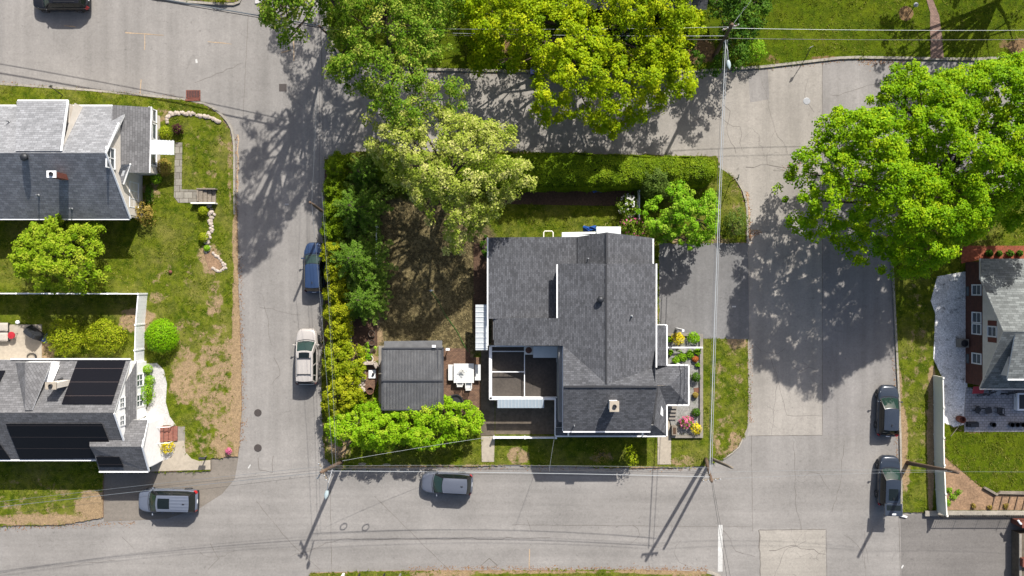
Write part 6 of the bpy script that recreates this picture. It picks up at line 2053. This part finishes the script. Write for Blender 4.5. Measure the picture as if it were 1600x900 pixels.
# stone fireplace with pots
x, y = P(577, 590)
t = thing('stone_fireplace', 'stone garden fireplace with brick hearth left of the pergola', 'fireplace', (x, y, LZ))
mb = MB(); mb.prism([P(572, 567), P(590, 567), P(592, 590), P(586, 608), P(572, 608)], LZ, 0.55); part('hearth', mb, M['pavers_red'], t)
mb = MB(); mb.beam((*P(571, 566), .75), (*P(588, 566), .75), 0.22, 0.9); mb.beam((*P(588, 566), .75), (*P(592, 573), .75), 0.2, 0.9); part('back_wall', mb, M['stone'], t)
mb = MB()
for k in range(26): a, b = P(566 + rn.uniform(-3, 5), 572 + 1.5 * k + rn.uniform(-1, 1)); mb.rock((a, b, .4 + rn.uniform(0, .25)), rn.uniform(.12, .24), 0, k)
part('stone_pile', mb, M['stone'], t)
mb = MB(); mb.prism([P(576, 578, .7), P(587, 578, .7), P(587, 591, .7), P(576, 591, .7)], .56, .7); part('white_slab', mb, M['white'], t)
x, y = P(583, 584.5, .8); mb = MB(); mb.lathe((x, y, .7), [(.05, 0), (.12, .06), (.1, .2), (.03, .26)], 10); single('pot', mb, M['black'], 'small dark pot on the white fireplace slab', 'pot')


def ring_pot(label, px, py, r, h, mat, group=None):
    x, y = P(px, py); t = thing('plant_pot', label, 'plant pot', (x, y, LZ), group=group)
    mb = MB(); mb.lathe((x, y, LZ), [(r * .75, 0), (r, h), (r * .86, h), (r * .8, h - .08), (r * .8, h * .5)], 22); part('pot', mb, M[mat], t)
    mb = MB(); mb.lathe((x, y, LZ + h - .1), [(r * .84, 0), (r * .84, .02)], 18); part('soil', mb, M['mulch'], t)


ring_pot('terracotta barrel pot below the stone fireplace', 580, 609, .33, .5, 'terracotta')
ring_pot('pale ring shaped pot nearest the stone fireplace', 579, 560, .32, .35, 'fence_beige')
ring_pot('pale ring shaped pot in the shade, middle of the bed', 582, 535, .26, .3, 'concrete_old')
ring_pot('green grey ring pot in the shade, highest in the bed', 582, 521, .3, .3, 'concrete_old')
ring_pot('black plastic tub behind the long hedge', 950, 292, .32, .4, 'black')
ring_pot('small dark pot beside the fireplace stones', 570, 605, .14, .25, 'black')
mb = MB()
pts = [P3(674, 455, .2)] + [P3(674 + 59 * k / 12 + 1.2 * math.sin(k), 455 + 95 * k / 12, LZ + .05) for k in range(1, 13)]
mb.tube(pts, .028, 6); single('garden_hose', mb, M['hose'], 'thin green garden hose stretched over the brown yard', 'hose')
x, y = P(674, 454); mb = MB(); mb.lathe((x, y, LZ), [(.1, 0), (.1, .05), (.03, .06), (.03, .3), (.08, .31), (.08, .36)], 10); mb.beam((x - .2, y, LZ + .04), (x + .2, y, LZ + .04), .04, .04)
single('sprinkler', mb, M['galv'], 'small lawn sprinkler at the end of the green hose', 'sprinkler')


def tarp(label, px, py, w_, d_, h_, seed, mat='blue'):
    rg = np.random.default_rng(seed); x, y = P(px, py); mb = MB(); ph = rg.uniform(0, 6, 6)

    def fn(a, b):
        e = min(1, 5 * min(a, 1 - a)) * min(1, 5 * min(b, 1 - b))
        z = LZ + .02 + e * h_ * (.6 + .25 * math.sin(9 * a + ph[0]) * math.cos(7 * b + ph[1]) + .2 * math.sin(17 * a + 11 * b + ph[2]))
        return Vector((x + (a - .5) * w_ + .05 * math.sin(8 * b + ph[3]), y + (b - .5) * d_ + .05 * math.sin(7 * a + ph[4]), z))
    mb.grid(fn, 22, 16); return single('tarpaulin', mb, M[mat], label, 'tarp', smooth=True)


tarp('crumpled blue tarp by the white awning behind the house', 921, 357.5, 1.1, .45, .45, 1)
tarp('blue tarp bundle on the dark mulch behind the hedge', 932, 296, .8, .55, .3, 2)
tarp('small blue tarp beside the patio grill', 72, 528, .45, .75, .4, 3)
mb = MB(); x, y = P(857, 366, 1.2); mb.tube([(x - .4, y - .3, 1.0), (x - .4, y + .15, 1.0), (x - .3, y + .28, 1.0), (x + .3, y + .28, 1.0), (x + .4, y + .15, 1.0), (x + .4, y - .3, 1.0)], .05, 6)
for sx in (-.4, .4): mb.tube([(x + sx, y - .2, LZ), (x + sx, y - .2, 1.0)], .04, 6)
single('rail_frame', mb, M['fence_beige'], 'pale curved rail behind the house wall', 'rail')

# left patio furniture
x, y = P(50, 521, .9)
t = thing('barbecue_grill', 'grill under a dark grey cover on the patio', 'grill', (x, y, LZ), -.62)
mb = MB()
mb.grid(lambda a, b: Vector(((a - .5) * 1.55, (b - .5) * .72 * (1 - .25 * 0), LZ + 0 + 1.08 * min(1, 6 * min(a, 1 - a)) ** .5 * min(1, 4 * min(b, 1 - b)) ** .6 + (.12 if abs(a - .5) < .22 else 0) * min(1, 4 * min(b, 1 - b)))), 24, 12)
part('cover', mb, M['dark_metal'], t)
for sx in (-.6, .6):
    mb = MB(); mb.lathe((sx, -.28, .1), [(.09, -.03), (.09, .03)], 12, axis='y'); part('wheel', mb, M['black'], t)
x, y = P(18, 524, .7); t = thing('stool', 'red round stool on the pale patio', 'stool', (x, y, LZ + .06))
mb = MB(); mb.lathe((x, y, LZ + .06), [(.2, .42), (.3, .46), (.32, .54), (.28, .6), (.05, .62)], 18); part('seat', mb, M['red'], t)
for a in (0.5, 2.1, 3.7, 5.2):
    mb = MB(); mb.tube([(x + .28 * math.cos(a), y + .28 * math.sin(a), LZ + .06), (x + .16 * math.cos(a), y + .16 * math.sin(a), LZ + .5)], .02, 6); part('leg', mb, M['dark_metal'], t)
x, y = P(-2, 519, .6); t = thing('lounge_chair', 'pale cushioned lounge chair at the left picture edge', 'chair', (x, y, LZ + .06))
for k, yy in enumerate((.42, -.42)):
    mb = MB(); mb.grid(lambda a, b: Vector((x - .75 + 1.5 * a, y + yy - .38 + .76 * b, LZ + .42 + .14 * (min(1, 6 * min(a, 1 - a)) * min(1, 6 * min(b, 1 - b))) ** .5)), 14, 12); part('cushion', mb, M['cushion'], t, smooth=True)
mb = MB(); mb.box(x - .74, x + .74, y - .8, y + .8, LZ + .25, LZ + .42); part('frame', mb, M['dark_metal'], t)
for q in ((-.7, -.75), (.7, -.75), (-.7, .75), (.7, .75)):
    mb = MB(); mb.box(x + q[0] - .04, x + q[0] + .04, y + q[1] - .04, y + q[1] + .04, LZ + .05, LZ + .25); part('leg', mb, M['dark_metal'], t)
x, y = P(52, 557); mb = MB()
for k in range(3): mb.tube([(x + (.42 - .03 * k) * math.cos(a / 24 * 6.28), y + (.3) * math.sin(a / 24 * 6.28), LZ + .1 + .05 * k) for a in range(25)], .025, 5)
single('hose_coil', mb, M['black'], 'black hose coil at the patio edge by the roof', 'hose')
mb = MB(); a, b = P(30, 503.5); mb.rock((a, b, LZ + .1), .2, 0, 4); single('stone', mb, M['white'], 'single white stone at the upper patio edge', 'stone')
# brick house patio
gp = 'dark patio furniture'
chair('dark lounge chair turned toward the small side table on the paved patio', 1527, 640, 1.0, 'dark_metal', gp)
chair('dark lounge chair nearest the picture edge on the paved patio', 1561, 641, 3.1, 'dark_metal', gp)
x, y = P(1543, 641, .5); t = thing('side_table', 'small dark side table between two dark patio chairs', 'table', (x, y, LZ + .1), .2)
mb = MB(); mb.box(-.27, .27, -.25, .25, .42, .46); part('tabletop', mb, M['dark_metal'], t)
for q in ((-.22, -.2), (.22, -.2), (-.22, .2), (.22, .2)): mb = MB(); mb.box(q[0] - .02, q[0] + .02, q[1] - .02, q[1] + .02, 0, .42); part('leg', mb, M['dark_metal'], t)
for px, lab in ((1550, 'green pot standing alone at the lower patio edge'), (1579, 'dark pot at the patio edge, first of three close together'), (1587, 'dark pot at the patio edge, middle of three close together'), (1596, 'dark pot at the patio edge, nearest the picture border')):
    x, y = P(px, 663, .3); t = thing('plant_pot', lab, 'plant pot', (x, y, LZ + .1), group='pots on the paved patio')
    mb = MB(); mb.lathe((x, y, LZ + .1), [(.16, 0), (.22, .38), (.18, .38), (.16, .3)], 16); part('pot', mb, M['black'] if px > 1560 else M['dark_metal'], t)
    mb = MB(); mb.lathe((x, y, LZ + .38), [(.17, 0), (.17, .02)], 14); part('soil', mb, M['mulch'], t)
x, y = P(1519, 663, .4); mb = MB(); mb.box(x - .45, x + .45, y - .2, y + .2, LZ + .1, LZ + .5); mb.beam((x - .3, y, LZ + .55), (x + .42, y, LZ + .55), .26, .1); single('storage_box', mb, M['dark_metal'], 'long dark storage box at the lower patio corner', 'box')
x, y = P(1501, 655, .5); t = thing('fire_barrel', 'rusty round barrel at the corner of the paved patio', 'barrel', (x, y, LZ))
mb = MB(); mb.lathe((x, y, LZ), [(.26, 0), (.3, .3), (.3, .7), (.25, .7), (.24, .4)], 20); part('barrel', mb, M['rust'], t)
mb = MB(); mb.tube([(x - .02, y - .25, LZ + .6), (x - .7, y - 1.5, LZ + .1)], .03, 6); part('pole', mb, M['wood_old'], t)
x, y = P(1528, 609, 1.2); t = thing('red_canopy', 'small red canopy flap beside the brown brick wall', 'canopy', (x, y, .8))
mb = MB(); mb.slab([(x - .45, y - .35, 1.15), (x + .45, y - .3, 1.25), (x + .45, y + .3, 1.4), (x - .45, y + .3, 1.35)], .03); part('cloth', mb, [M['red'], M['red']], t)
mb = MB(); mb.tube([(x, y, LZ), (x, y, 1.2)], .03, 6); part('pole', mb, M['dark_metal'], t)


def bicycle(label, px, py, rot):
    x, y = P(px, py, .4); t = thing('bicycle', label, 'bicycle', (x, y, LZ + .1), rot)
    for wx in (-.52, .52):
        mb = MB(); mb.tube([(wx + .33 * math.cos(k / 20 * 6.283), 0, .34 + .33 * math.sin(k / 20 * 6.283)) for k in range(21)], .025, 6)
        for k in range(6): mb.beam((wx, 0, .34), (wx + .32 * math.cos(k * 1.047), 0, .34 + .32 * math.sin(k * 1.047)), .008, .008)
        part('wheel', mb, M['black'], t)
    mb = MB()
    for a, b in (((-.52, 0, .34), (-.1, 0, .3)), ((-.1, 0, .3), (.36, 0, .78)), ((-.2, 0, .8), (.36, 0, .8)), ((-.1, 0, .3), (-.22, 0, .86)), ((.52, 0, .34), (.34, 0, .92)), ((-.52, 0, .34), (-.2, 0, .78))): mb.tube([a, b], .022, 6)
    part('frame', mb, M['dark_metal'], t)
    mb = MB(); mb.beam((-.34, 0, .9), (-.1, 0, .9), .13, .05); part('saddle', mb, M['black'], t)
    mb = MB(); mb.tube([(.34, -.28, .98), (.36, 0, .95), (.34, .28, .98)], .02, 6); part('handlebar', mb, M['black'], t)


bicycle('dark bicycle under the roof edge on the paved patio, nearer the red canopy', 1541, 614, .3)
bicycle('dark bicycle under the roof edge on the paved patio, nearer the picture edge', 1571, 614, .1)
x, y = P(1555, 611, .6); mb = MB(); mb.lathe((x, y, LZ + .1), [(.1, 0), (.08, .5), (.38, .55), (.4, .6), (.1, .61)], 18); single('patio_table', mb, M['galv'], 'small round pale table between the two bicycles', 'table')
x, y = P(1606, 628, .8); mb = MB(); mb.box(x - .85, x + .6, y - .75, y + .75, LZ + .1, .75); t = single('hot_tub', mb, M['vinyl'], 'white framed tub at the right edge of the paved patio', 'tub')
mb = MB(); mb.box(x - .7, x + .5, y - .6, y + .6, .751, .77); part('cover', mb, M['dark_metal'], t)

# bins, drain, manholes, mailboxes
for lab, px in (('navy blue wheeled bin at the top kerb, larger gap to the maple', 833.5), ('navy blue wheeled bin at the top kerb, half under the maple leaves', 843.5)):
    x, y = P(px, 112, .6); t = thing('wheeled_bin', lab, 'bin', (x, y, 0), group='blue bins at the top kerb')
    mb = MB(); mb.prism([(x - .22, y - .28), (x + .22, y - .28), (x + .22, y + .28), (x - .22, y + .28)], .08, .95); part('bin_body', mb, M['navy'], t)
    mb = MB(); mb.slab([(x - .26, y - .33, .97), (x + .26, y - .33, .97), (x + .26, y + .3, 1.05), (x - .26, y + .3, 1.05)], .06); part('lid', mb, [M['navy'], M['navy']], t)
    for sx in (-.2, .2): mb = MB(); mb.lathe((x + sx, y + .26, .1), [(.1, -.03), (.1, .03)], 12, axis='x'); part('wheel', mb, M['black'], t)
x, y = P(302, 149); t = thing('storm_drain', 'rusty storm drain grate set in the corner kerb', 'drain', (x, y, .0))
mb = MB(); mb.box(x - .62, x + .62, y - .45, y + .45, .0, .025); part('drain_frame', mb, M['rust'], t)
mb = MB()
for k in range(8): mb.box(x - .5 + .135 * k, x - .44 + .135 * k, y - .18, y + .38, .026, .04)
part('grate', mb, M['black'], t)
mb = MB(); mb.box(x - .62, x + .62, y - .52, y - .36, .02, .2); part('kerb_inlet', mb, M['rust'], t)


def manhole(label, px, py, r, mat='iron'):
    x, y = P(px, py); t = thing('manhole', label, 'manhole cover', (x, y, .006)); mb = MB()
    mb.lathe((x, y, .004), [(r, .0), (r, .012), (r * .9, .016), (r * .88, .008)], 28); part('ring', mb, M[mat], t)
    mb = MB(); mb.lathe((x, y, .006), [(r * .86, .0), (r * .86, .012)], 26)
    for k in range(5): mb.box(x - r * .6, x + r * .6, y - r * .5 + r * .25 * k - .015, y - r * .5 + r * .25 * k + .015, .019, .024)
    part('cover', mb, M[mat], t)


manhole('round iron manhole cover on the narrow street below the white SUV', 403, 645, .32)
manhole('round iron manhole cover on the narrow street nearest the lower crossing', 403, 700, .33)
manhole('pale rimmed manhole cover on the upper right street', 1260.5, 158, .3, 'galv')
x, y = P(442, 137); mb = MB(); mb.box(x - .32, x + .32, y - .32, y + .32, .004, .014); single('utility_cover', mb, M['iron'], 'square dark utility cover in the upper left crossing', 'cover')
x, y = P(324, 712); t = thing('mailbox', 'dark mailbox on a post beside the concrete walk', 'mailbox', (x, y, LZ)); mb = MB(); mb.box(x - .04, x + .04, y - .04, y + .04, LZ, 1.05); part('post', mb, M['wood_old'], t)
mb = MB(); mb.box(x - .28, x + .28, y - .1, y + .1, 1.05, 1.2); mb.lathe((x, y, 1.2), [(.1, -.28), (.1, .28)], 14, axis='x'); part('box', mb, M['dark_metal'], t)
ball_shrub('small pink garden ornament bush on the bare verge', 358, 704, 4.5, .45, 'pinkf', 95, n=500, ls=.08, rough=.3, name='flower_clump', cat='flowers')
mb = MB(); x, y = P(268, 425); mb.lathe((x, y, LZ), [(.02, 0), (.14, .05), (.16, .14), (.08, .22), (.02, .24)], 12); single('garden_ball', mb, M['rust'], 'small dark red ball lying on the lawn', 'ball')
for k, (px, m_, lab) in enumerate(((536, 'white', 'white post at the lower picture edge'), (561, 'dark_metal', 'short dark post second from the left at the lower edge'), (600, 'black', 'black post at the lower picture edge'), (625, 'galv', 'grey post at the lower picture edge'))):
    x, y = P(px, 899, .5); mb = MB(); hh = 1.0 if k == 0 else .8; q = .09 if k == 0 else .06; mb.box(x - q, x + q, y - q - .05, y + q, LZ, hh); mb.box(x - q - .02, x + q + .02, y - q - .07, y + q + .02, hh, hh + .05); single('fence_post', mb, M[m_], lab, 'post')


def sign(label, px, py, h, tx, ty, plate=None, mat='galv', lamp=False):
    x, y = P(px, py); a, b = P(tx, ty, h); t = thing('sign_post' if not lamp else 'garden_lamp', label, 'sign post' if not lamp else 'lamp', (x, y, 0))
    mb = MB(); mb.tube([(x, y, 0), (a, b, h)], .035, 8); part('post', mb, M['dark_metal'], t)
    mb = MB()
    if lamp: mb.lathe((a, b, h), [(.05, 0), (.14, .05), (.16, .25), (.2, .28), (.02, .42)], 10); part('lamp_head', mb, M['galv'], t)
    else: mb.beam((a - plate[0] / 2, b - plate[1] / 2, h - .2), (a + plate[0] / 2, b + plate[1] / 2, h - .2), .02, .4); part('sign_plate', mb, M[mat], t)


sign('thin street sign post on the small verge at the driveway corner', 1140, 285, 2.4, 1154.5, 277, (.15, .5))
sign('street sign post on the top lawn edge', 1258, 92, 2.3, 1268, 73, (.3, .15))
sign('thin sign post beside the upper left lawn kerb', 99, 150, 2.0, 77, 134, (.2, .2))
sign('dark garden lamp in the mulch ring beside the brick path', 1421, 22, 1.9, 1429, 9, lamp=True)

# ------------------------------------------------------------------ poles and wires
def pole(label, bx, by, tx, ty, h, r=.15, arms=(), mat='wood_pole'):
    x, y = P(bx, by); a, b = P(tx, ty, h); t = thing('utility_pole', label, 'utility pole', (x, y, 0))
    mb = MB(); n = 6
    mb.tube([(x + (a - x) * k / n, y + (b - y) * k / n, h * k / n) for k in range(n + 1)], [r * (1 - .35 * k / n) for k in range(n + 1)], 12); part('post', mb, M[mat], t, smooth=True)
    for (ang, z, l) in arms:
        f = z / h; cx_, cy_ = x + (a - x) * f, y + (b - y) * f; c, s_ = math.cos(ang), math.sin(ang)
        mb = MB(); mb.beam((cx_ - c * l / 2, cy_ - s_ * l / 2, z), (cx_ + c * l / 2, cy_ + s_ * l / 2, z), .1, .12); ar = part('crossarm', mb, M['wood_old'], t)
        for k in (-.45, -.2, .2, .45):
            mb = MB(); mb.lathe((cx_ + c * l * k, cy_ + s_ * l * k, z + .06), [(.02, 0), (.03, .08), (.07, .1), (.06, .16), (.02, .18)], 8); part('insulator', mb, M['galv'], ar)
    return t, (a, b)


def streetlight(t, a, b, ha, hb):
    A_, B_ = Vector(P3(*a, ha)), Vector(P3(*b, hb)); m = A_.lerp(B_, .55) + Vector((0, 0, .35))
    mb = MB(); mb.tube([A_, m, B_], [.045, .04, .035], 8); arm = part('lamp_arm', mb, M['galv'], t)
    d = (B_ - A_); d.z = 0; d.normalize(); r = Vector((-d.y, d.x, 0)); mb = MB()

    def head(u, v):
        w_ = .16 * math.sin(math.pi * min(1, .12 + u * .95)) ** .6; an = 2 * math.pi * v
        return B_ + d * (-.1 + .75 * u) + r * w_ * math.cos(an) + Vector((0, 0, .09 * math.sin(an) * math.sin(math.pi * min(1, .15 + u * .85)) ** .5))
    mb.grid(head, 10, 14); part('lamp_head', mb, M['lens'], t, smooth=True)


tA, _ = pole('wooden utility pole with street lamp at the left lower crossing', 534, 722, 502, 738, 9.0, .19, ((2.0, 8.3, 1.5),))
streetlight(tA, (519, 734), (511, 768), 7.6, 7.8)
mb = MB(); q = P3(500, 741, 8.5); mb.tube([q, P3(496, 748, 8.3), P3(494, 746, 8.3)], .06, 6); part('bracket', mb, M['galv'], tA)
tB, _ = pole('wooden utility pole at the lower right crossing, thicker of the leaning pair', 1103, 717, 1112, 752, 8.6, .17, ((.1, 8.0, 1.4),))
tB2, _ = pole('pale cut utility pole beside the thicker one at the lower right crossing', 1112, 717, 1144, 731, 8.6, .15, (), 'wood_old')
tR, _ = pole('weathered utility pole leaning over the beige fence', 1417, 723, 1497, 738, 9.0, .19)
tT, _ = pole('wooden utility pole with street lamp beside the top lawn', 1116, 88, 1144, 38, 9.0, .19, ((.3, 8.2, 1.3),))
streetlight(tT, (1132, 64), (1138, 96), 7.2, 7.4)
tL, _ = pole('short wooden pole between the hedge and the narrow street', 514, 338, 484, 316, 7.5, .14)
tN, _ = pole('utility pole at the upper left street corner', 515, 55, 499, 41, 8.5, .15, ((2.6, 7.8, 1.3),))


def wire(a, b, sag, r=.016, mat='wire', label=None, group=None):
    A_, B_ = Vector(P3(*a)), Vector(P3(*b)); mb = MB(); n = 18; r *= 0.62
    mb.tube([A_.lerp(B_, k / n) - Vector((0, 0, sag * 4 * (k / n) * (1 - k / n))) for k in range(n + 1)], r, 5, cap=False)
    return single('overhead_wire', mb, M[mat], label, 'wire', group)


def span(label, group, lst):
    for a, b, sag, r, m in lst: wire(a, b, sag, r, m, label, group)


span('overhead wire running along the lower street between the two crossing poles', 'wires along the lower street', [
    ((508, 731, 8.6), (1108, 737, 8.2), .5, .018, 'wire'), ((516, 728, 8.2), (1108, 731, 8.0), .5, .016, 'wire_pale'), ((512, 736, 7.4), (1109, 745, 7.4), .35, .036, 'wire_light'),
    ((514, 732, 6.9), (1108, 740, 6.9), .5, .03, 'wire'), ((512, 741, 6.5), (1110, 748, 6.5), .6, .014, 'wire')])
span('overhead wire crossing the lower left driveway to the left picture edge', 'wires over the lower left driveway', [
    ((502, 729, 8.4), (-120, 798, 8.2), .4, .018, 'wire_pale'), ((502, 734, 7.8), (-120, 802, 7.6), .4, .016, 'wire'), ((504, 738, 7.2), (-120, 806, 7.2), .35, .03, 'wire_pale'), ((506, 742, 6.6), (-120, 822, 6.6), .5, .014, 'wire')])
span('overhead wire along the hedge beside the narrow street', 'wires along the narrow street', [
    ((520, 727, 8.4), (487, 318, 7.3), .3, .02, 'wire_pale'), ((525, 727, 7.6), (503, 300, 6.8), .4, .022, 'wire_pale'), ((528, 727, 7.0), (505, 290, 6.4), .4, .02, 'wire'), ((487, 317, 7.3), (497, 45, 7.8), .3, .016, 'wire_pale'), ((503, 300, 6.8), (501, 44, 7.2), .3, .022, 'wire'),
    ((505, 290, 6.4), (502, 46, 6.8), .3, .014, 'wire')])
span('overhead wire leaving the upper left pole over the street', 'wires at the upper left', [((498, 40, 6.8), (-320, -105, 6.8), .4, .085, 'wire_pale'), ((498, 43, 6.2), (-320, -100, 6.0), .4, .05, 'wire'), ((499, 42, 7.9), (497, -60, 7.9), .1, .018, 'wire'), ((501, 44, 7.2), (502, -60, 7.2), .1, .022, 'wire_pale')])
span('overhead wire along the top street through the tree crowns', 'wires along the top street', [((501, 42, 8.0), (1140, 42, 8.2), .6, .018, 'wire_pale'), ((501, 45, 7.4), (1136, 56, 7.4), .6, .022, 'wire_pale'), ((502, 47, 6.9), (1134, 62, 6.9), .6, .03, 'wire')])
span('overhead wire above the top right lawn and brick path', 'wires over the top right lawn', [((1143, 44, 8.4), (1760, 46, 8.4), .4, .022, 'wire_pale'), ((1140, 60, 7.3), (1760, 60, 7.3), .4, .03, 'wire'), ((1143, 41, 8.6), (1220, -60, 8.4), .1, .014, 'wire_pale')])
span('overhead wire crossing the driveway between the top pole and lower right pole', 'wires across the driveway', [((1109, 740, 8.0), (1134, 62, 7.6), .3, .06, 'wire_light'), ((1112, 742, 7.6), (1137, 62, 7.2), .35, .034, 'wire_light'), ((1107, 738, 7.2), (1131, 64, 6.8), .5, .02, 'wire_pale')])
span('overhead wire leaving the lower right crossing to the bottom edge', 'wires to the bottom edge', [((1111, 748, 8.3), (1150, 985, 8.3), .15, .022, 'wire'), ((1113, 750, 8.0), (1158, 985, 8.0), .2, .018, 'wire')])
span('thin overhead wire from the crossing to the leaning pole', 'wires over the right street', [((1113, 738, 7.6), (1480, 735, 8.2), .4, .014, 'wire_pale'), ((1115, 749, 7.6), (1488, 737, 8.4), .4, .014, 'wire_pale'), ((1490, 737, 8.6), (1760, 740, 8.6), .2, .012, 'wire_pale')])
wire((535, 720, 7.0), (771, 682, 3.0), .3, .018, 'wire_pale', 'service wire from the crossing pole to the roof terrace', 'service wires')
wire((858, 737, 6.9), (867, 680, 3.4), .2, .022, 'wire_pale', 'white service wire from the street wires to the porch roof', 'service wires')
wire((1140, 46, 7.8), (1212, -60, 5), .2, .016, 'wire_pale', 'service wire crossing the top lawn beside the street lamp', 'service wires')
for k, (px, py, lab) in enumerate(((566, 725.5, 'slack cable loop hung on the street wires nearer the lamp pole'), (604, 727, 'slack cable loop hung on the street wires farther from the lamp pole'))):
    x, y, z = P3(px, py, 6.6); mb = MB(); mb.tube([(x + .27 * math.cos(a / 20 * 6.283), y + .03, z + .27 * math.sin(a / 20 * 6.283)) for a in range(21)], .04, 6); single('cable_loop', mb, M['wire'], lab, 'cable')

# leaf litter and grit along the kerbs
rg = np.random.default_rng(77)
pts = []
for (x0, y0, x1, y1, wd, n) in ((1164, 300, 1171, 378, 5, 420), (1168, 372, 1188, 362, 4, 90), (1200, 104, 1320, 93, 5, 150), (1340, 96, 1420, 98, 6, 260), (640, 888, 1105, 889, 4, 800), (1170, 540, 1172, 660, 4, 160),
                                (600, 731, 1090, 733, 3, 300), (1396, 560, 1404, 780, 3, 220), (0, 129, 290, 153, 3, 160), (369, 210, 370, 340, 3, 160), (660, 113, 1080, 114, 3, 220), (375, 400, 380, 690, 5, 420), (1225, 262, 1262, 250, 5, 70), (0, 826, 210, 817, 4, 260)):
    t_ = rg.random(n); pts.append(np.stack([x0 + (x1 - x0) * t_ + rg.normal(0, wd * .6, n), y0 + (y1 - y0) * t_ + rg.normal(0, wd * .6, n)], 1))
pts = np.concatenate(pts); C = np.stack([(pts[:, 0] - 800) * S, (450 - pts[:, 1]) * S, rg.uniform(.012, .03, len(pts))], 1)
lit = thing('leaf_litter', 'scattered dry brown leaves and grit along the kerbs', 'leaf litter', (0, 0, 0)); lit['kind'] = 'stuff'
leaves_obj('leaves', leaf_quads(C, rg.normal(size=C.shape) * .25 + [0, 0, 1], .09, rg), .5 + rg.normal(0, .25, len(C)), leaf_mat('dry_leaves', A(120, 74, 40), A(176, 122, 76), A(206, 166, 116), .1, k=1.0), lit)

build_grass()
